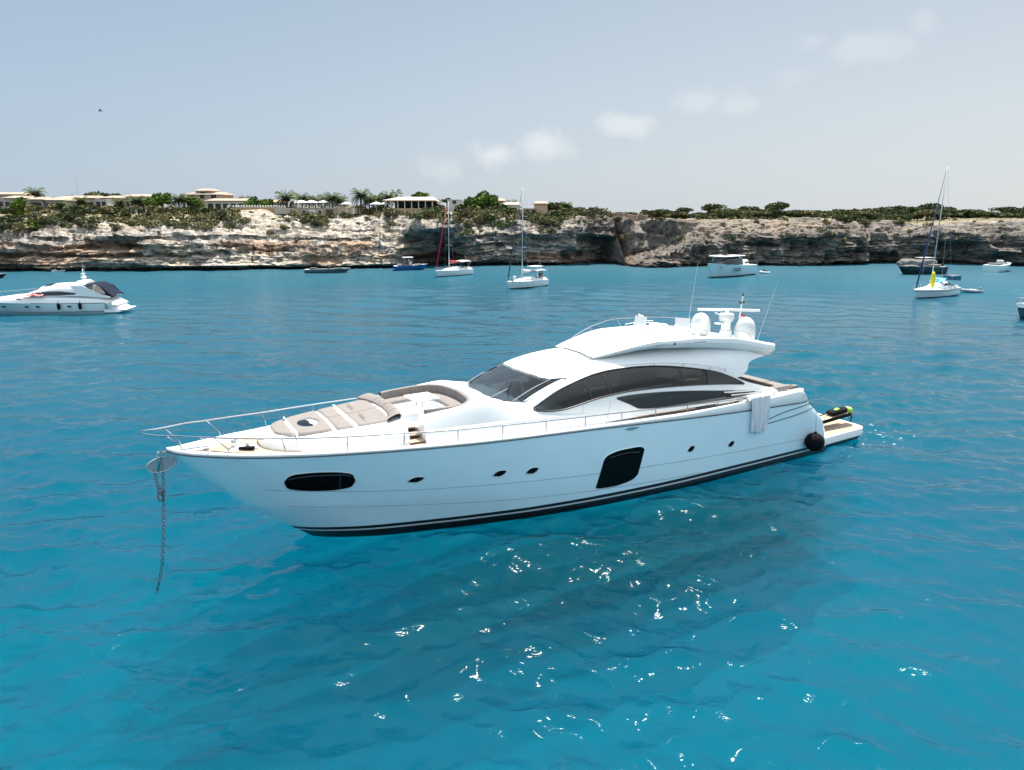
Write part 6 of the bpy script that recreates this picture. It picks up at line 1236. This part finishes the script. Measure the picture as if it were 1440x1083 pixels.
LF_PALM = leaf_mat('leaves_palm', (.06, .085, .03), (.15, .19, .08)); BARK = mat('bark', (.14, .10, .07), .9, var=.3)
def leaf_quads(C, size, g, flat=0):
    n = len(C); nrm = g.normal(size=(n, 3)); nrm[:, 2] += flat; nrm /= np.linalg.norm(nrm, axis=1)[:, None]; a = np.cross(nrm, g.normal(size=(n, 3))); a /= np.linalg.norm(a, axis=1)[:, None]; b = np.cross(nrm, a)
    s = size * (.6 + .8 * g.random(n))[:, None]; V = np.stack([C - a * s - b * s * .6, C + a * s * .3 - b * s, C + a * s + b * s * .5, C - a * s * .4 + b * s], 1).reshape(-1, 3); F = np.arange(n * 4).reshape(n, 4); return V, F
def crown_pts(g, n, rx, ry, rz, lumps, lr):
    c = g.normal(size=(lumps, 3)); c /= np.linalg.norm(c, axis=1)[:, None]; c *= (.35 + .5 * g.random(lumps))[:, None]; c[:, 2] = np.abs(c[:, 2]) * .9 - .1
    w = .5 + g.random(lumps); i = g.choice(lumps, n, p=w / w.sum()); d = g.normal(size=(n, 3)); d /= np.linalg.norm(d, axis=1)[:, None]; d *= (.55 + .45 * g.random(n) ** .5)[:, None] * (lr * w[i])[:, None]
    P = c[i] + d; return P * np.array([rx, ry, rz])
def make_tree(seed, rx, rz, h, n, leaf, m, lumps=9, lr=.42):
    g = np.random.default_rng(seed); C = crown_pts(g, n, rx, rx, rz, lumps, lr) + np.array([0, 0, h]); V, F = leaf_quads(C, leaf, g); cm = np_mesh('crown', V, F); cm.materials.append(m)
    mb = MB(); mb.tube([(0, 0, -1.0), (.05, .03, h * .35), (.12, 0, h * .8), (.1, 0, h + rz * .3)], [.06 * rx + .08, .05 * rx + .06, .03 * rx + .04, .02], 7)
    for k in range(4):
        a = g.random() * 2 * pi; mb.tube([(.06, .02, h * .45), (.4 * rx * cos(a), .4 * rx * sin(a), h * .85), (.7 * rx * cos(a), .7 * rx * sin(a), h + rz * .15)], [.03 * rx + .03, .02 * rx + .02, .015], 5)
    tm = bpy.data.meshes.new('trunk'); tm.from_pydata(mb.v, [], mb.f); tm.materials.append(BARK); return cm, tm
def put_tree(kind, meshes, label, loc, rz=0, sc=1, group=None, cat='tree', szs=1):
    T = thing(kind, label, cat, loc, rz, group); T.scale = (sc, sc, sc * szs)
    o = bpy.data.objects.new('crown', meshes[0]); COL.objects.link(o); o.parent = T
    if meshes[1]: o = bpy.data.objects.new('trunk', meshes[1]); COL.objects.link(o); o.parent = T
    return T
g = np.random.default_rng(77)
PINES = [make_tree(100 + k, 2.3 + .5 * (k % 3), 1.05 + .2 * (k % 2), 1.9 + .3 * (k % 3), 900, .20, LF_DARK if k != 2 else LF_OLIVE, lumps=8 + k) for k in range(6)]
# wood along the plateau edge on the right
k = 0
for u in np.arange(905, 1475, 7.2):
    for rw in (0, 1):
        Y = (212 if rw == 0 else 232) + g.uniform(-5, 5); p = at(u + g.uniform(-4, 4), 300, Y); gz = ground_z(p.x, Y); sc = (1.0 if rw == 0 else 1.15) * g.uniform(.72, 1.2) * (.75 if u < 1000 else 1)
        put_tree('coastal_pine', PINES[k % 6], 'low wind-shaped pine in the dark wood along the right plateau edge', (p.x, Y, gz - .6), g.uniform(0, 6.3), sc, 'pines of the wood on the right plateau', szs=g.uniform(.75, 1.05)); k += 1
put_tree('coastal_pine', PINES[1], 'first and roundest low pine at the left end of the plateau wood', (*at(917, 300, 203)[:2], ground_z(at(917, 300, 203).x, 203) - .5), 0, 1.25, szs=.8)
# pines and round trees behind the hotel on the left
ROUND = [make_tree(200 + k, 1.9, 1.7, 2.2, 1100, .2, LF_GREEN, lumps=12) for k in range(3)]
for u, v, Y, sc, j, lb in [(10, 278, 215, 1.5, 0, 'dark pine rising behind the roofs at the far left'), (84, 278, 222, 1.2, 1, 'leftmost dark pine behind the bungalow row'), (98, 276, 220, 1.4, 3, 'broad dark pine behind the bungalow row, right of the antenna'), (122, 277, 222, 1.3, 4, 'low dark pine behind the middle of the bungalow row'),
                        (140, 276, 220, 1.6, 5, 'wide dark pine above the white bungalow'), (160, 274, 222, 1.8, 3, 'tallest dark pine above the white bungalow'), (320, 277, 225, 1.2, 0, 'dark pine right of the two storey villa'), (336, 279, 225, 1.0, 4, 'small dark pine between villa and long house'),
                        (643 - 15, 279, 215, .9, 0, 'small dark pine behind the white wall'), (770, 286, 215, 1.3, 3, 'dark pine above the small arched house'), (790, 290, 212, 1.3, 5, 'dark pine on the crest right of the arched house'), (806, 292, 212, 1.2, 1, 'last dark pine of the crest before the stone ruin'),
                        (838, 296, 215, 1.1, 4, 'dark pine just left of the stone ruin'), (843, 298, 222, 1.2, 0, 'rounded pine behind the stone ruin'), (870, 299, 225, .9, 3, 'small pine behind the middle of the ruin'), (884, 299, 225, .9, 4, 'small pine behind the right end of the ruin')]:
    p = at(u, v, Y); h = {0: 3.1, 1: 3.4}.get(j, 3.3) * sc * .9; put_tree('dark_pine', PINES[j], lb, (p.x, Y, p.z - h), j, sc)
for u, v, Y, sc, j, lb in [(24, 279, 186, 1.0, 0, 'round bright green tree in front of the left bungalows'), (226, 269, 195, 1.45, 1, 'bright green round tree between the bungalows and the villa'), (273, 275, 190, 1.2, 2, 'green round tree in front of the two storey villa'), (353, 278, 190, 1.05, 0, 'left one of two clipped round green trees by the terrace'),
                        (374, 278, 190, 1.1, 1, 'right one of two clipped round green trees by the terrace'), (663, 274, 192, 1.35, 2, 'left bright green tree above the cave'), (676, 271, 193, 1.5, 0, 'tallest bright green tree above the cave'), (690, 272, 192, 1.3, 1, 'right bright green tree above the cave'), (210, 276, 192, 1.1, 2, 'green tree left of the bright round tree by the villa')]:
    p = at(u, v, Y); put_tree('round_tree', ROUND[j], lb, (p.x, Y, p.z - 3.9 * sc), j, sc)
up = make_tree(300, 2.9, .85, 2.9, 1300, .2, LF_GREEN, lumps=14); p = at(590, 270, 200); put_tree('umbrella_pine', up, 'flat topped umbrella pine behind the beach restaurant', (p.x, 200, p.z - 3.8), 0, 1.0)
# palms
def make_palm(seed, h, nf=44, fl=2.5, fan=False):
    g = np.random.default_rng(seed); mb = MB()
    for i in range(nf):
        a = i * 2.399 + g.uniform(-.2, .2); el = R(75) - R(115) * (i / nf) + g.uniform(-.1, .1); L_ = fl * g.uniform(.85, 1.1); n = 9; spine = []; x = z = 0; e = el
        for k in range(n): spine.append((x, z)); x += cos(e) * L_ / n; z += sin(e) * L_ / n; e -= R(8 if not fan else 3)
        for k in range(1 if not fan else 5, n):
            sx, sz = spine[k]; w = (.62 if not fan else .42) * math.sin(pi * min(.97, (k + 1.2) / (n + 1)))
            for sg in (1, -1):
                for q in (0, .5):
                    bx, bz_ = sx + q * (spine[min(k + 1, n - 1)][0] - sx), sz + q * (spine[min(k + 1, n - 1)][1] - sz)
                    P = [(bx - .06, 0, bz_), (bx + .09, 0, bz_), (bx + .28, sg * w, bz_ - .22)]; V = [(p_[0] * cos(a) - p_[1] * sin(a), p_[0] * sin(a) + p_[1] * cos(a), p_[2] + h) for p_ in P]; mb.add(V, [(0, 1, 2)])
        mb.add([(s_[0] * cos(a) + d * sin(a), s_[0] * sin(a) - d * cos(a), s_[1] + h) for s_ in spine for d in (-.03, .03)], [(2 * k, 2 * k + 1, 2 * k + 3, 2 * k + 2) for k in range(n - 1)])
    cm = bpy.data.meshes.new('crown'); cm.from_pydata(mb.v, [], mb.f); cm.materials.append(LF_PALM)
    mt = MB(); mt.tube([(0, 0, -1), (.08, 0, h * .4), (.04, 0, h * .8), (0, 0, h)], [.24, .19, .18, .24], 9); tm = bpy.data.meshes.new('trunk'); tm.from_pydata(mt.v, [], mt.f); tm.materials.append(BARK); return cm, tm
PALMS = [make_palm(1, 4.2), make_palm(2, 3.4, 52), make_palm(3, 4.0, 30, 1.7, True)]
for u, v, Y, sc, j, lb in [(48, 263, 200, 1.25, 0, 'tall palm rising over the left bungalow roofs'), (113, 277, 188, .9, 1, 'low palm in front of the bungalows, under the antenna'), (85, 283, 186, .8, 1, 'small palm in front of the second bungalow'), (167, 279, 188, .9, 1, 'palm at the right end of the white bungalow'),
                        (192, 276, 189, 1.05, 1, 'palm in the garden left of the villa, near the bungalows'), (205, 277, 192, .95, 0, 'palm in the garden left of the villa, by the green tree'), (250, 273, 188, 1.15, 1, 'left palm in front of the villa'), (262, 273, 190, 1.0, 0, 'right palm in front of the villa'), (345, 275, 205, .9, 0, 'small palm over the long house'),
                        (402, 269, 190, 1.45, 1, 'broad leafy palm at the left end of the parasol terrace'), (424, 272, 196, 1.15, 1, 'palm behind the first parasols'), (434, 275, 200, .95, 0, 'small palm behind the second parasol'), (443, 275, 200, .95, 0, 'small palm between the second and third parasol'), (456, 274, 198, 1.1, 1, 'palm behind the third parasol'),
                        (467, 270, 190, 1.25, 0, 'dark upright palm right of the third parasol'), (478, 275, 192, 1.1, 1, 'lower palm at the right end of the parasol terrace'), (507, 265, 190, 1.35, 0, 'tallest palm, standing alone right of the terrace'), (519, 275, 192, 1.1, 1, 'drooping palm just right of the tallest palm'), (530, 272, 195, 1.15, 0, 'left palm of the pair before the restaurant'),
                        (545, 270, 197, 1.25, 1, 'right palm of the pair before the restaurant'), (557, 268, 200, 1.2, 2, 'slender fan palm beside the restaurant roof'), (720, 281, 205, .9, 1, 'small palm over the pink houses above the bay'), (796, 284, 205, .9, 1, 'small palm on the crest right of the arched house')]:
    p = at(u, v, Y); h = [5.6, 4.7, 5.0][j] * sc; put_tree('palm_tree', PALMS[j], lb, (p.x, Y, p.z - h), g.uniform(0, 6), sc, None, 'palm')
# scrub covering the crest and the upper slope
def scrub():
    V_, F_, n0 = [], [], 0; g = np.random.default_rng(9); n = 0
    def dens_(x, f, y, z):
        u = 720 + 998 * x / (y * .972 + (12 - z) * .235)
        if u < 330: return 1.0 if z > 9.2 + .9 * math.sin(x * .11) + (.0 if u > 60 else -1.8) else .02
        if u < 400: return .12 if z > 9.8 else .02
        if u < 520: return .22 if z > 9.6 else .03
        if u < 640: return .8 if z > 10.9 else (.16 if z > 9.2 else 0)
        if u < 740: return .95 if z > 9.2 + .8 * math.sin(x * .7) else .08
        if u < 830: return .8 if z > 9.2 + math.sin(x * .5) else .05
        if u < 905: return .35 if z > 10.8 else .03
        return .55 if z > 9.7 and y > 197 else .035
    while n < 1150:
        i = g.integers(60, len(CX) - 60); j = g.integers(NF - 40, NF + NS + 14); x, y, z = CX[i], CY[i, j], CZ[i, j]
        if abs(x) > 150 or y > 245 or z < 5: continue
        if g.random() > dens_(x, 0, y, z): 
            n += .04; continue
        r = g.uniform(.45, 1.5) ** 1.2; m = int(46 * r + 26); C = crown_pts(g, m, r, r, r * .72, 5, .5) + np.array([x, y, z + r * .22]); V, F = leaf_quads(C, .17 + .04 * r, g); V_.append(V); F_.append(F + n0); n0 += len(V); n += 1
    me = np_mesh('scrub', np.concatenate(V_), np.concatenate(F_)); o = link('scrub', me, LF_OLIVE); tag(o, 'grey-green maquis scrub covering the crest and upper slopes of the cliff', 'scrub', kind='stuff')
scrub()
SHRUBS = []
for k in range(4):
    gg = np.random.default_rng(500 + k); V, F = leaf_quads(crown_pts(gg, 620, 1.7, 1.5, 1.1, 8, .45) + np.array([0, 0, .5]), .17, gg); m_ = np_mesh('foliage', V, F); m_.materials.append([LF_OLIVE, LF_DARK, LF_OLIVE, LF_GREEN][k]); SHRUBS.append(m_)
def slope_at(u, v):                    # where the sight line through a bearing meets the coast
    best = None
    for Y in np.arange(150, 230, .5):
        p = at(u, v, Y); i = int(np.clip(np.searchsorted(CX, p.x), 0, len(CX) - 1)); row = CY[i]; j = np.argmin(np.abs(row[NF - 60:] - Y)) + NF - 60
        if CZ[i, j] >= p.z: return (p.x, Y, float(CZ[i, j]))
    p = at(u, v, 190); return (p.x, 190, ground_z(p.x, 190))
for n_, (u, v, sc, j) in enumerate([(127, 318, 1.7, 0), (185, 318, 1.0, 2), (163, 325, .9, 0), (260, 322, .7, 0), (215, 305, 1.0, 1), (300, 303, 1.6, 1), (318, 306, 1.2, 0), (407, 301, 1.9, 1), (389, 297, .8, 1), (440, 312, 1.7, 2), (452, 316, 1.2, 0), (488, 307, 1.2, 0), (492, 298, 1.5, 1), (505, 300, 1.6, 1), (520, 302, 1.2, 2), (535, 298, 1.6, 1), (550, 303, 1.5, 0),
                                 (572, 298, 1.5, 1), (598, 305, 1.4, 0), (612, 300, 1.3, 1), (615, 292, 1.3, 1), (655, 286, 1.9, 1), (668, 290, 2.0, 1), (700, 288, 2.0, 1), (690, 296, 1.6, 0), (660, 306, 1.5, 0), (681, 314, 1.7, 2), (655, 320, .9, 0), (711, 302, 1.5, 1), (640, 318, .7, 0), (745, 309, 1.6, 0), (756, 313, 1.2, 2), (773, 300, 2.0, 1), (786, 306, 1.8, 1), (776, 316, 1.7, 0), (806, 296, 1.7, 1),
                                 (700, 322, .9, 3), (868, 320, .8, 1), (845, 312, .8, 0), (930, 310, .7, 0), (1215, 307, 1.3, 0), (1185, 306, 1.4, 1), (1265, 306, 1.0, 0), (1310, 310, .8, 0), (400, 325, .8, 2), (380, 330, .6, 0), (20, 328, 1.5, 0), (50, 322, 1.4, 3), (8, 315, 1.7, 1), (75, 316, 1.6, 0), (98, 309, 1.6, 1)]):
    x, y, z = slope_at(u, v); T = thing('shrub', 'dense grey-green shrub growing on the rocky slope or crest of the coast', 'shrub', (x, y, z - .1), n_ * 1.3, 'shrubs on the slope'); T.scale = (sc, sc, sc * .85); o = bpy.data.objects.new('foliage', SHRUBS[j]); COL.objects.link(o); o.parent = T
for n_, u in enumerate(np.arange(-8, 300, 14)):
    v = 290.5 + 3 * math.sin(u * .23); p = at(u, v, 186 + 3 * math.sin(u)); sc = 1.25 + .45 * math.sin(u * 1.7); T = thing('shrub', 'dense grey-green shrub growing on the rocky slope or crest of the coast', 'shrub', (p.x, p.y, p.z - 1.25 * sc), n_ * 2.1, 'shrubs on the slope'); T.scale = (sc, sc, sc * .85); o = bpy.data.objects.new('foliage', SHRUBS[n_ % 4 if n_ % 5 else 1]); COL.objects.link(o); o.parent = T
# ---- buildings
PLAST = mat('plaster_cream', (.37, .345, .31), .9, var=.08); PWHITE = mat('plaster_white', (.62, .60, .57), .9, var=.05); PPINK = mat('plaster_pink', (.45, .345, .28), .9, var=.08); TILE = mat('roof_tile', (.34, .275, .22), .85, var=.2, varscale=2, bump=.5, bscale=9); STONE = mat('rubble_stone', (.40, .31, .22), .95, var=.3, varscale=1.2, bump=.6, bscale=4); DOPEN = mat('dark_opening', (.035, .032, .03), .6); WDOOR = mat('brown_gate', (.10, .055, .04), .7); SLATE = mat('shade_roof', (.48, .38, .32), .8)
def house(name, label, u0, u1, vt, vb, Y, dep, wall, roof, wins=(), cat='building', roofh=.35, ov=.5, flat=False, base=2.5):
    a, b = at(u0, vt, Y), at(u1, vb, Y); x0, x1, zt, zb = a.x, b.x, a.z, b.z; T = thing(name, label, cat, ((x0 + x1) / 2, Y, zb)); w = x1 - x0; h = zt - zb - (roofh if not flat else 0)
    MB().box((0, dep / 2, (h - base) / 2), (w, dep, h + base)).build('wall', wall, T)
    if flat: MB().box((0, dep / 2, h - .03), (w + .24, dep + .24, .22)).build('parapet', wall if roof is None else roof, T)
    else:
        mb = MB(); mb.add([(-w / 2 - ov, -ov, h), (w / 2 + ov, -ov, h), (w / 2 + ov, dep + ov, h), (-w / 2 - ov, dep + ov, h), (-w / 2 - ov, -ov, h + .12), (w / 2 + ov, -ov, h + .12), (w / 2 + ov - .8, dep * .55, h + .12 + roofh * 1.9), (-w / 2 - ov + .8, dep * .55, h + .12 + roofh * 1.9), (w / 2 + ov, dep + ov, h + .12), (-w / 2 - ov, dep + ov, h + .12)], [(3, 2, 1, 0), (0, 1, 5, 4), (4, 5, 6, 7), (7, 6, 8, 9), (5, 1, 2, 8, 6), (4, 7, 9, 3, 0), (2, 3, 9, 8)]); mb.build('roof', roof, T)
    for (f, wd, z0, z1, *m) in wins:
        kind = m[1] if len(m) > 1 else 'window'; F = MB().box((-w / 2 + f * w, -.03, (z0 + z1) / 2), (wd + .2, .1, z1 - z0 + .2)).build(kind + '_frame' if kind == 'window' else kind, (m[0] if kind != 'window' and m[0] else PWHITE), T)
        if kind == 'window': MB().box((0 - w / 2 + f * w, -.06, (z0 + z1) / 2), (wd, .1, z1 - z0)).build('pane', m[0] if m and m[0] else DOPEN, F)
    return T
BW3 = lambda n, z0=.3, z1=1.7, wd=1.6: [((k + .5) / n, wd, z0, z1) for k in range(n)]
house('bungalow', 'tan roofed house at the far left, higher than the bungalow row', -20, 33, 272, 292, 205, 8, PLAST, TILE, BW3(4))
house('bungalow', 'leftmost bungalow of the front row, beside the round green tree', 5, 38, 277, 293, 194, 7, PLAST, TILE, BW3(3))
house('bungalow', 'bungalow with three shaded openings, second of the front row', 41, 60, 279, 294, 191, 7, PLAST, TILE, BW3(3, wd=1.0))
house('bungalow', 'third bungalow of the front row, under the palm and antenna', 63, 92, 280, 295, 192, 7, PLAST, TILE, BW3(4, wd=1.0))
house('bungalow', 'long bungalow in the middle of the row, right of the antenna', 80, 133, 277, 293, 198, 8, PLAST, TILE, BW3(6))
house('bungalow', 'white cube bungalow with tall dark windows', 134, 151, 281, 294, 190, 6, PWHITE, None, BW3(2, .3, 1.9, 1.1), flat=True)
house('bungalow', 'low tan bungalow right of the white cube', 144, 171, 277, 293, 199, 7, PLAST, TILE, BW3(3))
house('bungalow', 'pale bungalow with a small upper room, last of the row before the green tree', 172, 214, 275, 292, 202, 8, PWHITE, TILE, BW3(4))
house('villa', 'two storey pink villa with tiled roof behind the palms', 262, 313, 272, 296, 208, 9, PPINK, TILE, [(.15, 1.4, 3.2, 4.4), (.45, 1.4, 3.2, 4.4), (.78, 1.6, 3.2, 4.4)], roofh=.4)
house('villa_tower', 'upper tower room with tiled roof on top of the pink villa', 275, 297, 267, 276, 210, 6, PPINK, TILE, [(.5, 1.6, .3, 1.2)], base=.5)
house('long_house', 'long low house with white wall and dark openings right of the villa', 290, 345, 281, 296, 198, 8, PWHITE, TILE, BW3(5, .3, 1.8, 1.5))
house('long_house', 'second long low house behind the two clipped trees', 330, 398, 283, 296, 204, 8, PLAST, mat('terracotta', (.42, .25, .17), .9, var=.1), BW3(7, .3, 1.5, 1.3))
# terrace wall with white balusters
p0, p1 = at(318, 291, 186), at(402, 297, 186); T = thing('terrace_wall', 'long ochre terrace wall topped by a row of white balusters', 'wall', ((p0.x + p1.x) / 2, 186, p1.z)); w = p1.x - p0.x
MB().box((0, .3, -.6), (w, .6, 3.0)).build('wall', mat('ochre_wall', (.42, .27, .15), .9, var=.1), T); MB().box((0, .3, .98), (w, .5, .10)).build('coping', PWHITE, T)
for k in range(22): MB().lathe((-w / 2 + (k + .5) * w / 22, .3, 1.03), [(.2, 0), (.26, .12), (.2, .3), (.1, .4)], 8).build('baluster', PWHITE, T, smooth='all')
# stone outbuilding under the parasol terrace
house('stone_outbuilding', 'rubble stone building with a brown gate, under the parasol terrace', 414, 472, 292.5, 307, 180, 8, STONE, PLAST, [(.23, .8, .5, 1.9, None, 'window'), (.42, 1.6, .1, 2.0, PWHITE, 'shutter'), (.62, .8, .6, 1.9, None, 'window'), (.86, 1.7, .1, 2.0, WDOOR, 'gate')], flat=True)
house('stone_annex', 'blank cream stone annex at the right of the brown gate', 472.5, 487, 291, 306, 181, 7, mat('cream_block', (.50, .40, .28), .95, var=.15), None, [], flat=True)
p0, p1 = at(392, 288, 187), at(500, 292, 187); T = thing('terrace', 'paved terrace with a thin dark railing carrying the white parasols', 'terrace', ((p0.x + p1.x) / 2, 183.0, at(450, 292.5, 183).z)); w = p1.x - p0.x
MB().box((0, 7, -.75), (w, 13, 1.5)).build('paving', PLAST, T)
MB().tube([(-w / 2, .8, 1.0), (w / 2, .8, 1.0)], .03, 5).build('handrail', DARKGREY, T)
for k in range(15): MB().tube([(-w / 2 + k * w / 14, .8, 0), (-w / 2 + k * w / 14, .8, 1.0)], .025, 4).build('rail_post', DARKGREY, T)
for k, (u, s_) in enumerate([(423.5, 1.35), (438, 1.25), (455, 1.05), (488, 1.3), (529, 1.2), (542, 1.1)]):
    zt = at(u, 281.5 if k < 3 else 284, 188).z; x = at(u, 282, 188).x; T = thing('parasol', ['leftmost white parasol on the terrace, before the broad palm', 'second white parasol from the broad palm on the terrace', 'small third white parasol beside the dark palm', 'white parasol alone at the right end of the terrace', 'white parasol left of the restaurant roof', 'white parasol touching the restaurant roof'][k], 'parasol', (x, 188, zt - 2.7), 0, 'white parasols')
    MB().lathe((0, 0, 2.1), [(1.45 * s_, 0), (1.5 * s_, .03), (.75 * s_, .36), (.03, .62)], 8).build('canopy', CLOTHC, T); MB().tube([(0, 0, -.5), (0, 0, 2.5)], .05, 6).build('pole', GELM, T)
T = thing('terrace_arch', 'small white arched stand on the terrace beside the first parasol', 'arch', at(413, 291, 186)); MB().tube([(1.3 * cos(a), 0, 1.7 * sin(a)) for a in np.linspace(0, pi, 14)], .16, 6).build('arch_ring', PWHITE, T)
# restaurant pavilion
a, b = at(548, 281, 186), at(610, 293, 186); T = thing('beach_restaurant', 'open beach restaurant with a flat pinkish roof on pale columns above the cave', 'building', ((a.x + b.x) / 2, 186, b.z)); w = b.x - a.x; h = a.z - b.z
MB().box((0, 4, -1.0), (w + 1, 9, 2.0)).build('floor_slab', STONE, T); MB().box((0, 8, h / 2), (w, .3, h)).build('back_wall', DOPEN, T)
mb = MB(); mb.add([(-w / 2 - 1.6, -1, h - .3), (w / 2 + .8, -1, h - .3), (w / 2 + .8, 9, h - .3), (-w / 2 - 1.6, 9, h - .3), (-w / 2 - 1.6, -1, h - .1), (w / 2 + .8, -1, h - .1), (w / 2 - 1, 9, h + .9), (-w / 2 + 1, 9, h + .9)], [(3, 2, 1, 0), (0, 1, 5, 4), (4, 5, 6, 7), (1, 2, 6, 5), (3, 0, 4, 7), (2, 3, 7, 6)]); mb.build('roof', SLATE, T)
for k in range(7): MB().box((-w / 2 + .3 + k * (w - .6) / 6, -.2, h / 2 - .15), (.22, .22, h - .3)).build('column', PWHITE, T)
MB().tube([(-w / 2, -.1, .95), (w / 2, -.1, .95)], .04, 5).build('railing', DARKGREY, T)
house('white_house', 'plain white flat roofed block directly right of the restaurant', 600, 618, 280.5, 292, 196, 6, PWHITE, None, [], flat=True)
house('white_house', 'second white flat roofed block, left of the bright green trees', 629, 649, 281, 292, 198, 6, PWHITE, None, [(.5, 1.0, 1.0, 1.9)], flat=True)
house('hillside_house', 'pink tiled house right of the bright green trees', 694, 709, 281, 296, 196, 7, PPINK, TILE, [(.5, 1.0, 1.0, 2.0)])
house('hillside_house', 'pale lower house stepping down beside the pink tiled house', 707, 730, 286.5, 301, 193, 6, PWHITE, SLATE, [(.3, 1.0, .6, 1.5), (.7, 1.4, .6, 1.6)])
house('hillside_house', 'small distant house on the crest behind the middle sailboat mast', 752, 770, 285, 296, 210, 6, PPINK, TILE, [])
T = house('arched_house', 'small stone house with two dark arched openings', 736, 756, 293.5, 303, 187, 5, STONE, None, [], flat=True)
for sx in (-.8, .8): MB().prism_y([(sx + .55 * cos(q), .55 * sin(q) + .9) for q in np.linspace(0, pi, 10)] + [(sx - .55, .1), (sx + .55, .1)], -.08, .02).build('arched_opening', DOPEN, T)
# ruin: rough cut stone blocks standing on the crest
ru = thing('stone_ruin', 'ruined enclosure of rough brown stone blocks on the cliff crest', 'ruin', at(872, 311, 190)); gr = np.random.default_rng(3)
for k, (dx, w, h, d) in enumerate([(-4.6, 1.6, 1.9, 2), (-3.0, 1.0, 2.5, 2), (-2.0, 1.0, 2.2, 2.4), (-.6, 1.5, 2.35, 2), (.9, 1.3, 2.0, 2), (2.3, 1.6, 1.7, 2), (3.8, 1.5, 1.5, 2.2), (5.2, 1.2, 1.9, 2), (6.4, 1.3, 1.55, 2)]): MB().rbox((dx, gr.uniform(-.5, .5), h / 2 - .5), (w, d, h + 1), .15, rz=gr.uniform(-.15, .15)).build('stone_block', mat('ruin_stone', (.27, .21, .155), .95, var=.35, varscale=1.5, bump=.8, bscale=3), ru)
house('white_house', 'tiny white house half hidden in the wood at the far right', 1353, 1371, 303.5, 308, 214, 5, PWHITE, None, [(.5, 1.2, .2, .7)], flat=True)
# antenna masts
for k, (u, vt, vb, Y) in enumerate([(111, 247, 285, 205), (284, 264, 275, 212)]):
    a, b = at(u, vt, Y), at(u, vb, Y); T = thing('antenna_mast', ['thin tall antenna mast behind the bungalow row', 'short thin antenna on the pink villa roof'][k], 'antenna', b); MB().tube([(0, 0, 0), (0, 0, a.z - b.z)], [.07, .03], 5).build('mast_pole', ALU, T); MB().tube([(-.5, 0, (a.z - b.z) * .9), (.5, 0, (a.z - b.z) * .9)], .03, 4).build('cross_arm', ALU, T)
# boulders at the foot of the rocks on the right
for k, (u, v, sx, sz) in enumerate([(1268, 365, 2.6, 1.3), (1287, 365, 2.4, 1.15), (1296, 366, 2.0, 1.2), (1262, 370, 1.8, .8), ]):
    p = at(u, v, 0.1); r_ = at(u, 372, 171); x, y = at(u, v, 173 if k < 4 else 170)[:2]; T = thing('boulder', ['flat grey boulder at the waterline left of the tall one', 'tallest pale grey boulder fallen at the foot of the right cliff', 'low boulder leaning on the right side of the tallest one', 'small dark boulder awash at the left of the rock fall'][k], 'boulder', (x, y - 3, .2))
    gg = np.random.default_rng(800 + k); P = []
    for i in range(15):
        row = []
        for j in range(22):
            ph, th_ = pi * i / 14, 2 * pi * j / 22; d = Vector((sin(ph) * cos(th_), sin(ph) * sin(th_), cos(ph))); q = 1 + .28 * float(fbm(np.array(d.x * 1.3 + k * 7), np.array(d.y * 1.3), np.array(d.z * 1.3), 3, 5)); row.append((max(-.8, min(.8, d.x * q)) * sx, max(-.8, min(.8, d.y * q)) * sx * .8, max(-.75, min(.75, d.z * q)) * sz * 1.3))
        P.append(row)
    MB().grid(np.array(P), cv=True).build('rock', mat('boulder_rock', (.21, .19, .17), .95, var=.3, varscale=.9, bump=.9, bscale=2.5), T)
